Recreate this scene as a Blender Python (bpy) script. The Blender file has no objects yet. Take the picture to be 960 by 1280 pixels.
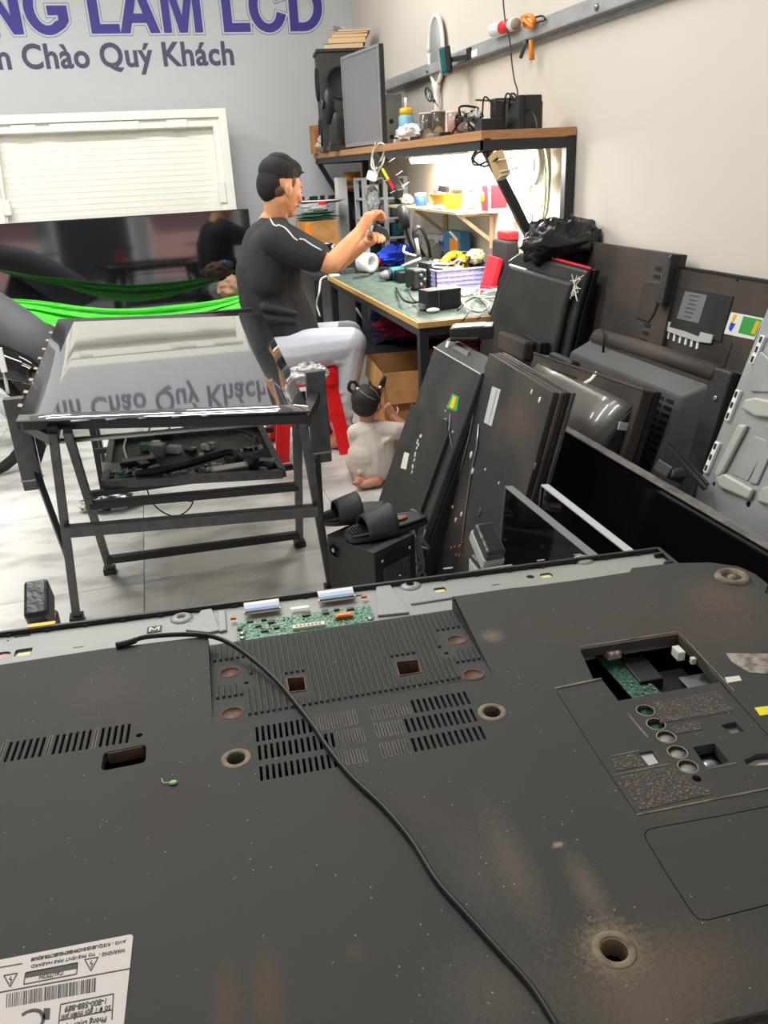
import bpy, bmesh, math, random
from mathutils import Vector, Matrix, Euler, noise
random.seed(7)
PI = math.pi
C = bpy.context.scene.collection
sc = bpy.context.scene
# ------------------------------------------------------------ camera
YAW, PITCH, ROLL, FPX, HC = .252355, .40601, -.0510802, 1004.75, 1.35
def cam_basis():
    cy, sy = math.cos(YAW), math.sin(YAW)
    f = Vector((sy*math.cos(PITCH), cy*math.cos(PITCH), -math.sin(PITCH)))
    r = Vector((cy, -sy, 0)); u = r.cross(f)
    c, s = math.cos(ROLL), math.sin(ROLL)
    return c*r+s*u, -s*r+c*u, f
CR, CU, CF = cam_basis()
cam = bpy.data.cameras.new('camera'); camo = bpy.data.objects.new('camera', cam); C.objects.link(camo)
m3 = Matrix((CR, CU, -CF)).transposed()
camo.matrix_world = Matrix.Translation((0, 0, HC)) @ m3.to_4x4()
cam.sensor_fit = 'VERTICAL'; cam.sensor_height = 32.0; cam.lens = 32.0*FPX/1280; cam.clip_start = .02
sc.camera = camo
# ------------------------------------------------------------ light and exposure
sc.view_settings.view_transform = 'Standard'; sc.view_settings.look = 'None'
sc.view_settings.gamma = 1; sc.view_settings.exposure = 0.0
w = bpy.data.worlds.new('daylight'); sc.world = w; w.use_nodes = True
bg = w.node_tree.nodes['Background']; bg.inputs[0].default_value = (.82, .9, 1, 1); bg.inputs[1].default_value = 1.1
def area(name, loc, rot, sx, sy, power, col=(1, 1, 1)):
    l = bpy.data.lights.new(name, 'AREA'); l.shape = 'RECTANGLE'; l.size = sx; l.size_y = sy
    l.energy = power; l.color = col
    o = bpy.data.objects.new(name, l); C.objects.link(o); o.location = loc; o.rotation_euler = rot; return o
for x, y, e_ in ((-1.5, 5.0, 42), (.5, 4.9, 38), (-1.0, 3.3, 42), (-.25, 1.95, 42), (.2, 2.9, 20)):
    area('ceiling_fill', (x, y, 3.12), (0, 0, 0), 1.2, .25, e_, (1, .985, .96))  # unseen overhead fill lights, added and spotted to brighten floor and walls
sun = bpy.data.lights.new('sun', 'SUN'); sun.energy = 5; sun.angle = .02; sun.color = (1, .95, .88)
suno = bpy.data.objects.new('sun', sun); C.objects.link(suno); suno.rotation_euler = Vector((.25, -.6, -.76)).to_track_quat('-Z', 'Y').to_euler(); suno.location = (0, 8, 9)
# ------------------------------------------------------------ pixel -> point of a known plane
def ray(x, y): return (x-480)*CR-(y-640)*CU+FPX*CF
O = Vector((0, 0, HC))
def Pz(x, y, z): d = ray(x, y); return O+d*((z-HC)/d.z)
def Py(x, y, Y): d = ray(x, y); return O+d*(Y/d.y)
def Px(x, y, X): d = ray(x, y); return O+d*(X/d.x)
# ------------------------------------------------------------ materials
def lin(c):
    if isinstance(c, str): c = [int(c[i:i+2], 16)/255 for i in (0, 2, 4)]
    return tuple(x/12.92 if x <= .04045 else ((x+.055)/1.055)**2.4 for x in c)+(1,)
MATS = {}
def mat(name, col, rough=.5, metal=0, col2=None, scale=20, amt=(.4, .65), bump=0, bscale=200, stretch=None, spec=.5, emit=0, trans=0, rough2=None, coat=0, detail=6):
    if name in MATS: return MATS[name]
    m = bpy.data.materials.new(name); m.use_nodes = True; nt = m.node_tree; N = nt.nodes; L = nt.links
    b = N['Principled BSDF']; b.inputs['Base Color'].default_value = lin(col)
    b.inputs['Roughness'].default_value = rough; b.inputs['Metallic'].default_value = metal
    b.inputs['Specular IOR Level'].default_value = spec; b.inputs['Coat Weight'].default_value = coat
    b.inputs['Coat Roughness'].default_value = .05
    if trans: b.inputs['Transmission Weight'].default_value = trans
    if emit: b.inputs['Emission Color'].default_value = lin(col); b.inputs['Emission Strength'].default_value = emit
    if col2 or bump or rough2:
        tc = N.new('ShaderNodeTexCoord'); mp = N.new('ShaderNodeMapping'); L.new(tc.outputs['Object'], mp.inputs[0])
        if stretch: mp.inputs['Scale'].default_value = stretch
    if col2 or rough2:
        n = N.new('ShaderNodeTexNoise'); n.inputs['Scale'].default_value = scale; n.inputs['Detail'].default_value = detail
        L.new(mp.outputs[0], n.inputs['Vector'])
        r = N.new('ShaderNodeMapRange'); r.inputs[1].default_value = amt[0]; r.inputs[2].default_value = amt[1]
        L.new(n.outputs['Fac'], r.inputs[0])
        if col2:
            x = N.new('ShaderNodeMix'); x.data_type = 'RGBA'; x.inputs[6].default_value = lin(col); x.inputs[7].default_value = lin(col2)
            L.new(r.outputs[0], x.inputs[0]); L.new(x.outputs[2], b.inputs['Base Color'])
        if rough2 is not None:
            y = N.new('ShaderNodeMapRange'); y.inputs[3].default_value = rough; y.inputs[4].default_value = rough2
            L.new(r.outputs[0], y.inputs[0]); L.new(y.outputs[0], b.inputs['Roughness'])
    if bump:
        n2 = N.new('ShaderNodeTexNoise'); n2.inputs['Scale'].default_value = bscale; n2.inputs['Detail'].default_value = 3
        L.new(mp.outputs[0], n2.inputs['Vector'])
        bp = N.new('ShaderNodeBump'); bp.inputs['Strength'].default_value = bump; bp.inputs['Distance'].default_value = .002
        L.new(n2.outputs['Fac'], bp.inputs['Height']); L.new(bp.outputs[0], b.inputs['Normal'])
    MATS[name] = m; return m
mat('black', '1b1c1d', .42); mat('black_matte', '202122', .75); mat('black_gloss', '0c0d0f', .08, spec=.6)
mat('dark_steel', '4b4d4e', .42, .2, '575959', 30); mat('dark_bar', '2a2b2c', .45, .2)
mat('grey', '77797a', .5); mat('lightgrey', 'b9bcbc', .5); mat('white', 'e9e9e6', .55); mat('offwhite', 'd6d3c6', .6)
mat('chrome', 'c9cbcc', .2, 1); mat('steel', '9a9c9e', .35, .9)
mat('red', 'e0202e', .4); mat('orange', 'f08a12', .4); mat('yellow', 'e9b91a', .45); mat('teal', '1d7f86', .4)
mat('blue', '1b49c8', .6); mat('green_tape', '6bc05a', .45); mat('cable_black', '161616', .5); mat('cable_white', 'dedcd2', .5)
mat('plastic_black', '262728', .38, col2='34312e', scale=9, amt=(.45, .7), rough2=.6)
mat('dust_black', '232425', .5, col2='453d37', scale=7, amt=(.42, .72), rough2=.8, bump=.15)
mat('dust_brown', '322d2a', .6, col2='5e4d43', scale=6, amt=(.35, .7), rough2=.85, bump=.2)
mat('pcb', '2c6b4c', .45, col2='7fae8c', scale=260, amt=(.5, .6)); mat('pcb_dark', '1d4a38', .5, col2='3f7a5c', scale=180, amt=(.5, .6))
mat('clear', 'eef2f2', .06, trans=.96, spec=.5)
mat('cardboard', 'b98a55', .85, col2='a5763f', scale=12, bump=.1); mat('wood', 'b98a5c', .6, col2='a67848', scale=14, stretch=(1, .08, 8))
# ------------------------------------------------------------ mesh helpers
WM = {}
class MB:
    def __init__(s, M=None): s.v = []; s.f = []; s.mi = []; s.M = M; s.cur = 0; s.sm = []; s.smooth = False
    def add(s, vs, fs, smooth=None):
        b = len(s.v)
        for p in vs:
            p = Vector(p); s.v.append(s.M @ p if s.M else p)
        for f in fs: s.f.append([b+i for i in f]); s.mi.append(s.cur); s.sm.append(s.smooth if smooth is None else smooth)
        return s
    def m(s, i): s.cur = i; return s
    def box(s, c, d, rot=None):
        R = Euler(rot).to_matrix() if rot is not None and not isinstance(rot, Matrix) else (rot or Matrix.Identity(3))
        c = Vector(c); h = [x/2 for x in d]
        vs = [c+R @ Vector((i*h[0], j*h[1], k*h[2])) for i in (-1, 1) for j in (-1, 1) for k in (-1, 1)]
        return s.add(vs, [(0, 1, 3, 2), (4, 6, 7, 5), (0, 4, 5, 1), (2, 3, 7, 6), (0, 2, 6, 4), (1, 5, 7, 3)], False)
    def b2(s, a, b): # box by two corners
        a, b = Vector(a), Vector(b); return s.box((a+b)/2, [abs(x) for x in (b-a)])
    def bar(s, p, q, w, h=None, up=(0, 0, 1)):
        p, q = Vector(p), Vector(q); h = h or w; d = (q-p).normalized(); up = Vector(up)
        if abs(d.dot(up)) > .98: up = Vector((0, 1, 0))
        x = d.cross(up).normalized(); z = x.cross(d)
        R = Matrix((x, d, z)).transposed(); return s.box((p+q)/2, (w, (q-p).length, h), R)
    def tube(s, pts, r, n=8, cap=True, flat=1):
        pts = [Vector(p) for p in pts]; k = len(pts); rs = r if isinstance(r, (list, tuple)) else [r]*k
        vs = []; fs = []; t0 = (pts[1]-pts[0]).normalized(); a = t0.orthogonal().normalized()
        if flat != 1: a = Vector((0, 0, 1)); a = (a-t0*a.dot(t0)).normalized()
        for i, p in enumerate(pts):
            t = (pts[min(i+1, k-1)]-pts[max(i-1, 0)])
            t = t.normalized() if t.length > 1e-9 else t0
            a = (a-t*a.dot(t)); a = a.normalized() if a.length > 1e-6 else t.orthogonal().normalized(); b = t.cross(a)
            for j in range(n):
                an = 2*PI*j/n; vs.append(p+(a*math.cos(an)*flat+b*math.sin(an))*rs[i])
        for i in range(k-1):
            for j in range(n): fs.append((i*n+j, i*n+(j+1) % n, (i+1)*n+(j+1) % n, (i+1)*n+j))
        if cap: fs.append(tuple(range(n-1, -1, -1))); fs.append(tuple((k-1)*n+j for j in range(n)))
        return s.add(vs, fs, True)
    def lathe(s, prof, c=(0, 0, 0), n=20, R=None, smooth=True, cap=None):
        cap = cap is None or cap
        c = Vector(c); vs = []; fs = []; k = len(prof)
        for r, z in prof:
            for j in range(n):
                a = 2*PI*j/n; p = Vector((max(r, 1e-5)*math.cos(a), max(r, 1e-5)*math.sin(a), z)); vs.append(c+(R @ p if R else p))
        for i in range(k-1):
            for j in range(n): fs.append((i*n+j, i*n+(j+1) % n, (i+1)*n+(j+1) % n, (i+1)*n+j))
        if cap: fs.append(tuple(range(n-1, -1, -1))); fs.append(tuple((k-1)*n+j for j in range(n)))
        return s.add(vs, fs, smooth)
    def prism(s, poly, z0, z1):
        n = len(poly); a = sum(poly[i][0]*poly[(i+1) % n][1]-poly[(i+1) % n][0]*poly[i][1] for i in range(n))
        if a < 0: poly = poly[::-1]
        vs = [(x, y, z0) for x, y in poly]+[(x, y, z1) for x, y in poly]
        fs = [tuple(range(n-1, -1, -1)), tuple(range(n, 2*n))]+[(i, (i+1) % n, n+(i+1) % n, n+i) for i in range(n)]
        return s.add(vs, fs, False)
    def ell(s, c, r, rot=None, n=14, m=9):
        R = Euler(rot).to_matrix() if rot is not None and not isinstance(rot, Matrix) else (rot or Matrix.Identity(3))
        if not isinstance(r, (list, tuple)): r = (r, r, r)
        c = Vector(c); vs = [c+R @ Vector((0, 0, -r[2]))]; fs = []
        for i in range(1, m):
            th = PI*i/m
            for j in range(n):
                a = 2*PI*j/n; vs.append(c+R @ Vector((r[0]*math.sin(th)*math.cos(a), r[1]*math.sin(th)*math.sin(a), -r[2]*math.cos(th))))
        vs.append(c+R @ Vector((0, 0, r[2]))); T = len(vs)-1
        for j in range(n):
            fs.append((0, 1+(j+1) % n, 1+j)); fs.append((T, T-n+j, T-n+(j+1) % n))
            for i in range(m-2): fs.append((1+i*n+j, 1+i*n+(j+1) % n, 1+(i+1)*n+(j+1) % n, 1+(i+1)*n+j))
        return s.add(vs, fs, True)
    def cap(s, p, q, r1, r2, n=12): # tapered capsule
        p, q = Vector(p), Vector(q); d = (q-p).normalized(); R = d.to_track_quat('Z', 'Y').to_matrix(); L = (q-p).length
        prof = [(r1*math.sin(PI/2*i/4), -r1*math.cos(PI/2*i/4)) for i in range(5)]+[(r2*math.cos(PI/2*i/4), L+r2*math.sin(PI/2*i/4)) for i in range(5)]
        return s.lathe(prof, p, n, R)
    def grid(s, fn, nu, nv, th=0, smooth=True, flip=False):
        top = [Vector(fn(i/nu, j/nv)) for i in range(nu+1) for j in range(nv+1)]
        W = nv+1; fs = [(i*W+j, (i+1)*W+j, (i+1)*W+j+1, i*W+j+1) for i in range(nu) for j in range(nv)]
        if not th: return s.add(top, [f[::-1] for f in fs] if flip else fs, smooth)
        K = len(top); nrm = []
        for i in range(nu+1):
            for j in range(W):
                du = top[min(i+1, nu)*W+j]-top[max(i-1, 0)*W+j]; dv = top[i*W+min(j+1, nv)]-top[i*W+max(j-1, 0)]
                nrm.append(du.cross(dv).normalized())
        bot = [p-n_*th for p, n_ in zip(top, nrm)]
        fs += [tuple(K+x for x in f[::-1]) for f in fs[:]]
        for i in range(nu):
            a, b = i*W, (i+1)*W; fs.append((a, K+a, K+b, b)); a, b = i*W+nv, (i+1)*W+nv; fs.append((b, K+b, K+a, a))
        for j in range(nv):
            a, b = j, j+1; fs.append((b, K+b, K+a, a)); a, b = nu*W+j, nu*W+j+1; fs.append((a, K+a, K+b, b))
        return s.add(top+bot, fs, smooth)
    def poly(s, outer, holes=(), z0=0, z1=.01): # plate with real holes
        cu = bpy.data.curves.new('t', 'CURVE'); cu.dimensions = '2D'; cu.fill_mode = 'BOTH'; cu.extrude = (z1-z0)/2
        for lp in [outer]+list(holes):
            sp = cu.splines.new('POLY'); sp.points.add(len(lp)-1)
            for i, p in enumerate(lp): sp.points[i].co = (p[0], p[1], 0, 1)
            sp.use_cyclic_u = True
        o = bpy.data.objects.new('t', cu); me = bpy.data.meshes.new_from_object(o)
        zc = (z0+z1)/2; s.add([(v.co.x, v.co.y, v.co.z+zc) for v in me.vertices], [tuple(p.vertices) for p in me.polygons], False)
        bpy.data.objects.remove(o); bpy.data.curves.remove(cu); bpy.data.meshes.remove(me); return s
    def text(s, body, size, M, th=.0004, offset=0, align='LEFT', shear=0, spacing=1, sx=1):
        cu = bpy.data.curves.new('t', 'FONT'); cu.body = body; cu.size = size; cu.extrude = th; cu.offset = offset; cu.align_x = align
        cu.shear = shear; cu.space_character = spacing; cu.resolution_u = 4
        o = bpy.data.objects.new('t', cu); me = bpy.data.meshes.new_from_object(o)
        s.add([M @ Vector((v.co.x*sx, v.co.y, v.co.z)) for v in me.vertices], [tuple(p.vertices) for p in me.polygons], False)
        bpy.data.objects.remove(o); bpy.data.curves.remove(cu); bpy.data.meshes.remove(me); return s
    def build(s, name, mats, parent=None, label=None, cat=None, group=None, kind=None, bevel=0, mods=None, seg=2):
        if not isinstance(mats, (list, tuple)): mats = [mats]
        if parent is not None: W = WM[parent.name].inverted()
        else:
            xs = [p.x for p in s.v]; ys = [p.y for p in s.v]; zs = [p.z for p in s.v]
            W = Matrix.Translation((-(min(xs)+max(xs))/2, -(min(ys)+max(ys))/2, -min(zs)))
        me = bpy.data.meshes.new(name); me.from_pydata([W @ p for p in s.v], [], s.f)
        for mm in mats: me.materials.append(MATS[mm] if isinstance(mm, str) else mm)
        for p, i, sm in zip(me.polygons, s.mi, s.sm): p.material_index = i; p.use_smooth = sm
        o = bpy.data.objects.new(name, me); C.objects.link(o)
        if parent is not None: o.parent = parent; WM[o.name] = WM[parent.name].copy()
        else: o.matrix_world = W.inverted(); WM[o.name] = W.inverted()
        if label: o['label'] = label
        if cat: o['category'] = cat
        if group: o['group'] = group
        if kind: o['kind'] = kind
        if bevel:
            b = o.modifiers.new('bevel', 'BEVEL'); b.width = bevel; b.segments = seg; b.limit_method = 'ANGLE'; b.angle_limit = .6
        return o
def thing(name, label, cat, M=None, group=None, kind=None):
    o = bpy.data.objects.new(name, None); C.objects.link(o); o.empty_display_size = .05
    M = M if isinstance(M, Matrix) else Matrix.Translation(M or (0, 0, 0)); o.matrix_world = M; WM[o.name] = M.copy()
    if label: o['label'] = label
    if cat: o['category'] = cat
    if group: o['group'] = group
    if kind: o['kind'] = kind
    return o
def frame(o, u, v): # origin, u direction, v direction -> matrix whose z is u x v
    u = Vector(u).normalized(); v = Vector(v); v = (v-u*v.dot(u)).normalized(); n = u.cross(v)
    M = Matrix((u, v, n)).transposed().to_4x4(); M.translation = Vector(o); return M
def on(M, px, py, h=0): # pixel -> local (u, v) on the plane z=h of frame M
    Mi = M.inverted(); a = Mi @ O; d = Mi.to_3x3() @ ray(px, py); t = (h-a.z)/d.z; p = a+d*t; return (p.x, p.y)
def circ(c, r, n=16, ry=None): return [(c[0]+r*math.cos(2*PI*i/n), c[1]+(ry or r)*math.sin(2*PI*i/n)) for i in range(n)]
def rect(x0, y0, x1, y1, r=0, k=3):
    if not r: return [(x0, y0), (x1, y0), (x1, y1), (x0, y1)]
    out = []
    for cx, cy, a0 in ((x1-r, y0+r, -PI/2), (x1-r, y1-r, 0), (x0+r, y1-r, PI/2), (x0+r, y0+r, PI)):
        for i in range(k+1): a = a0+PI/2*i/k; out.append((cx+r*math.cos(a), cy+r*math.sin(a)))
    return out
def smooth_path(pts, n=6): # Catmull-Rom
    P = [Vector(p) for p in pts]; P = [2*P[0]-P[1]]+P+[2*P[-1]-P[-2]]; out = []
    for i in range(1, len(P)-2):
        a, b, c, d = P[i-1:i+3]
        for k in range(n):
            t = k/n; out.append(.5*((2*b)+(c-a)*t+(2*a-5*b+4*c-d)*t*t+(3*b-3*c+d-a)*t**3))
    out.append(P[-2]); return out
def remesh(o, vox, smooth=2, name=None):
    r = o.modifiers.new('remesh', 'REMESH'); r.mode = 'VOXEL'; r.voxel_size = vox; r.use_smooth_shade = True
    if smooth: s_ = o.modifiers.new('smooth', 'SMOOTH'); s_.factor = .5; s_.iterations = smooth
    return o
# ============================================================ THE ROOM
XR, YB, ZC, XL = 1.7, 6.8, 3.2, -2.9
mat('wall_paint_r', 'd2cbc0', .8, col2='cfc7bd', scale=1.6, amt=(.45, .85), bump=.08, bscale=60)
mat('wall_paint_b', 'c9ccd0', .75, col2='c4c9cb', scale=1.2, bump=.05, bscale=60)
mat('ceiling_paint', 'e4e4e2', .9)
mat('tile_stone', 'dddcd8', .32, spec=.35, col2='b0b0ae', scale=3.4, amt=(.46, .66), stretch=(1, 2.2, 1), rough2=.42, detail=10)
mat('grout', '9b9a97', .9)
f = thing('floor', 'pale grey stone-look tiled floor', None, (0, 0, 0), kind='structure')
del_ = MB().box(((XL+XR)/2, 2.0, -.03), (XR-XL+.3, 10.2, .04)).build('grout_bed', 'grout', f)
gx = Pz(180, 700, 0).x; TS = .8; tile0 = None
for i in range(-5, 4):
    for j in range(-4, 9):
        x0, x1 = gx+i*TS, gx+(i+1)*TS; y0, y1 = .35+j*TS, .35+(j+1)*TS
        x0, x1 = max(x0, XL), min(x1, XR); y0, y1 = max(y0, -3), min(y1, YB)
        if x1-x0 < .05 or y1-y0 < .05: continue
        g = .0012; t = MB(); t.box((0, 0, -.006), (x1-x0-2*g, y1-y0-2*g, .012))
        full = abs(x1-x0-TS) < 1e-4 and abs(y1-y0-TS) < 1e-4
        if full and tile0: o = tile0.copy(); C.objects.link(o); o.parent = f
        else:
            o = t.build('tile', 'tile_stone', f)
            if full: tile0 = o
        o.location = ((x0+x1)/2, (y0+y1)/2, 0)
wb = MB().box(((XL+XR)/2, YB+.06, ZC/2), (XR-XL+.24, .12, ZC)).build('wall_back', 'wall_paint_b', kind='structure', label='pale blue-grey back wall carrying the shop lettering')
wr = MB().box((XR+.06, 1.9, ZC/2), (.12, 9.9, ZC)).build('wall_right', 'wall_paint_r', kind='structure', label='off-white right wall behind the bench and the televisions')
wl = MB().box((XL-.06, 1.9, ZC/2), (.12, 9.9, ZC)).build('wall_left', 'wall_paint_r', kind='structure', label='off-white left wall out of the frame')
ce = MB().box(((XL+XR)/2, 1.9, ZC+.05), (XR-XL+.24, 9.9, .1)).build('ceiling', 'ceiling_paint', kind='structure', label='white ceiling')
mat('asphalt', '8b8a87', .9, col2='77756f', scale=3); mat('shutter_pink', 'd9a9a6', .6); mat('shutter_grey', '9a9b9c', .6); mat('awning_red', 'c8424a', .6); mat('dark_opening', '26282a', .7); mat('facade_white', 'd2cfc8', .8)
MB().b2((-14, -13, -.06), (12, -3.1, -.012)).build('street', 'asphalt', kind='structure', label='grey street outside the open shop front')
fc = MB().b2((-14, -13.3, 0), (12, -13, 3.4)).build('facade', 'facade_white', kind='structure', label='row of shops across the street seen only as reflections')
for i in range(9):
    x = -11.5+i*2.5; MB().b2((x-.95, -13, 0), (x+.95, -12.96, 2.3)).build('shutter', ['shutter_pink', 'dark_opening', 'shutter_grey', 'shutter_pink', 'dark_opening'][i % 5], fc)
    MB().b2((x+1.1, -13, 0), (x+1.4, -12.9, 3.0)).build('pillar', 'shutter_grey', fc)
    if i % 2: MB().b2((x-1.1, -12.95, 2.35), (x+1.1, -12.3, 2.7)).build('awning', 'awning_red', fc)
for i, (x, m_) in enumerate(((-3.4, 'awning_red'), (-1.9, 'black'), (-.6, 'awning_red'), (.9, 'grey'))):
    t = thing('motorbike', ['red motorbike parked outside, seen only mirrored in the big screen, furthest left', 'black motorbike parked outside, seen only mirrored in the big screen', 'red motorbike parked outside behind the camera, right of the black one', 'grey motorbike parked outside behind the camera'][i], 'motorbike', (x, -5.2, 0))
    for yy in (-5.8, -4.6): MB().lathe([(.20, -.04), (.29, -.03), (.29, .03), (.20, .04), (.20, -.04)], (x, yy, .29), 18, Matrix.Rotation(PI/2, 3, 'Y'), cap=False).build('wheel', 'black_matte', t)
    MB().tube([(x, -5.85, .62), (x, -5.4, .74), (x, -5.1, .55), (x, -4.8, .62), (x, -4.62, .95)], [.08, .13, .12, .10, .06], 10).build('body', m_, t); MB().tube([(x, -4.6, .29), (x, -4.68, .98)], .03, 8).build('fork', 'steel', t); MB().tube([(x-.3, -4.75, 1.02), (x+.3, -4.75, 1.02)], .018, 8).build('handlebar', 'black', t); MB().tube([(x, -5.8, .29), (x, -5.3, .4), (x, -4.9, .4)], .05, 8).build('engine', 'steel', t)
mat('letter_purple', '3b378f', .6); mat('letter_dark', '4b4a66', .6); mat('letter_line', '2f2f72', .6); mat('letter_gap', 'c9cdd6', .7)
MW = Matrix(((1, 0, 0, 0), (0, 0, -1, YB), (0, 1, 0, 0), (0, 0, 0, 1)))  # text plane on the back wall
def wtext(name, body, size, x, z, m, off, th, sx=1, sp=1, align='LEFT'):
    t = MB(); t.text(body, size, Matrix.Translation((0, 0, 0)), th, off, align, spacing=sp, sx=sx)
    for i, p in enumerate(t.v): t.v[i] = MW @ Vector((p.x+x, p.y+z, p.z+th*.6))
    t.build(name, m, wb); return t
def offset_loop(lp, d): # mitred polygon offset, outward for counter-clockwise loops
    n = len(lp); out = []
    for i in range(n):
        p0, p1, p2 = Vector(lp[i-1]), Vector(lp[i]), Vector(lp[(i+1) % n]); e1 = (p1-p0).normalized(); e2 = (p2-p1).normalized()
        n1 = Vector((e1.y, -e1.x)); n2 = Vector((e2.y, -e2.x)); k = 1+n1.dot(n2); out.append(p1+(n1+n2)*(d/max(k, .35)))
    return out
def arcp(cx, cy, rx, ry, a0, a1, n=14): return [(cx+rx*math.cos(math.radians(a0+(a1-a0)*i/n)), cy+ry*math.sin(math.radians(a0+(a1-a0)*i/n))) for i in range(n+1)]
B = .105  # stem width, cap height .5
GL = {
 'N': ([(0, 0), (B, 0), (B, .32), (.27, 0), (.375, 0), (.375, .5), (.27, .5), (.27, .18), (B, .5), (0, .5)], [], .375),
 'L': ([(0, 0), (.31, 0), (.31, .09), (B, .09), (B, .5), (0, .5)], [], .31),
 'A': ([(0, 0), (.11, 0), (.14, .1), (.3, .1), (.33, 0), (.44, 0), (.275, .5), (.165, .5)], [[(.17, .19), (.22, .36), (.27, .19)]], .44),
 'M': ([(0, 0), (.09, 0), (.09, .36), (.175, 0), (.265, 0), (.35, .36), (.35, 0), (.44, 0), (.44, .5), (.3, .5), (.22, .17), (.14, .5), (0, .5)], [], .44),
 'C': (arcp(.22, .25, .22, .26, 325, 35, 1)[:0]+arcp(.22, .25, .115, .165, 320, 40, 14)[:0]+[(.43, .17)]+[(.325, .2)]+arcp(.22, .25, .115, .17, -30, -330, 18)[1:-1]+[(.325, .31), (.43, .34)]+arcp(.22, .25, .22, .26, 20, 340, 24)[1:-1], [], .43),
 'D': ([(0, 0), (.16, 0)]+arcp(.16, .25, .24, .25, -90, 90, 16)[1:]+[(0, .5)], [[(B, .09)]+[(B, .41), (.155, .41)]+arcp(.155, .25, .14, .16, 90, -90, 14)[1:]], .4),
 'G': ([(.45, .27), (.24, .27), (.24, .18), (.345, .18), (.34, .13)]+arcp(.225, .25, .12, .17, -50, -320, 16)+[(.43, .36)]+arcp(.225, .25, .225, .26, 25, 300, 22)[1:]+[(.4, .06), (.45, .12)], [], .45)}
xd = Py(411, 20, YB).x; x0_ = Py(115, 42, YB).x; zb = Py(300, 40, YB).z
ks = (Py(409, 20, YB).x-Py(115, 20, YB).x)/(.31+.44+.44+.2+.31+.43+.4+.04*4-.015)
def word(s_, x, rev=False):
    for ci, ch in enumerate(s_):
        if ch == ' ': x += .2*ks; continue
        lp, hs, wd = GL[ch]
        ar = sum(lp[i-1][0]*lp[i][1]-lp[i][0]*lp[i-1][1] for i in range(len(lp)))
        if ar < 0: lp = lp[::-1]
        for m_, d, th in (('letter_line', .026, .0006), ('letter_gap', .021, .0011), ('letter_purple', 0, .002)):
            t = MB(); hh = []
            for h in hs:
                a_ = sum(h[i-1][0]*h[i][1]-h[i][0]*h[i-1][1] for i in range(len(h)))
                h = h if a_ < 0 else h[::-1]
                hh.append([(p[0]*ks, p[1]*ks) for p in offset_loop(h, min(d, .022))])
            t.poly([(p[0]*ks, p[1]*ks) for p in offset_loop(lp, d)], hh, 0, th+.0004*ci*(d > 0)+.004*(d == 0))
            t.v = [MW @ Vector((p.x+x, p.y+zb, max(p.z, 0))) for p in t.v]; t.build('lettering', m_, wb)
        x += (wd+(.0 if ch == 'L' and s_ != 'LCD' else .04))*ks
    return x
word('LAM LCD', x0_); word('NG', Py(85, 20, YB).x-(.375+.04+.45)*ks)
t = MB(); t.text('Kính Chào Quý Khách', .205, Matrix.Identity(4), .001, .0055, 'LEFT', spacing=1.05)
xs0 = min(p.x for p in t.v); xs1 = max(p.x for p in t.v); t2 = MB().text('Kính ', .205, Matrix.Identity(4), .001, .0055, 'LEFT', spacing=1.05)
t3 = MB().text('Chào Quý Khách', .205, Matrix.Identity(4), .001, .0055, 'LEFT', spacing=1.05)
w3 = max(p.x for p in t3.v)-min(p.x for p in t3.v); X0, X1 = Py(27, 70, YB).x, Py(292, 70, YB).x; k3 = (X1-X0)/w3; zs_ = Py(160, 83, YB).z
t.v = [MW @ Vector((X1+(p.x-xs1)*k3, p.y*1.03+zs_, p.z+.001)) for p in t.v]; t.build('lettering', 'letter_dark', wb)
# conduit rail on the right wall
mat('rail_grey', 'a0a2a3', .5, 0, '929495', 12)
t = MB(); yN, yF = .5, 5.9; zr = Px(610, 71, XR).z
t.m(0).b2((XR-.012, yN, zr-.02), (XR, yF, zr+.07)).b2((XR-.05, yN, zr+.044), (XR-.012, yF, zr+.05)).b2((XR-.05, yN, zr-.0), (XR-.044, yF, zr+.044)).b2((XR-.05, yN, zr-.0), (XR-.012, yF, zr+.006))
rl = thing('wall_rail', 'long grey metal channel rail running along the right wall above the bench', 'rail', (XR-.03, 3, zr))
t.build('rail', 'rail_grey', rl)
for yy in (4.9, 3.0, 2.0): MB().lathe([(.012, 0), (.012, .004), (.006, .008)], (XR-.052, yy, zr+.022), 10, Matrix.Rotation(-PI/2, 3, 'Y')).build('bolt', 'steel', rl)
p = Px(592, 67, XR-.05); MB().box((XR-.0515, p.y, p.z), (.001, .1, .03)).build('sticker', 'white', rl, 'pale paper sticker on the rail')
# ============================================================ FOREGROUND TELEVISION, lying face down
TY = -.0794
ZT = .80
MT = Matrix.Translation((-.2, .35, ZT)) @ Matrix.Rotation(TY, 4, 'Z')
def T(px, py, h=0): return on(MT, px, py, h)
mat('tv_cover', '424442', .66, spec=.15, col2='52473f', scale=3.2, amt=(.5, .85), rough2=.76, bump=.25, bscale=900)
mat('tv_rough', '3f3a38', .8, col2='8c7a6a', scale=420, amt=(.52, .72), bump=1.0, bscale=420)
mat('tv_inside', '111212', .8); mat('chassis', '919492', .5, .1, col2='989a92', scale=5); mat('foam_tan', 'a08f78', .8)
mat('rust', '6d4a38', .7, col2='4d3a32', scale=90); mat('sticker_white', 'cdc6c0', .6); mat('print_dark', '4b4546', .7)
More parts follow.
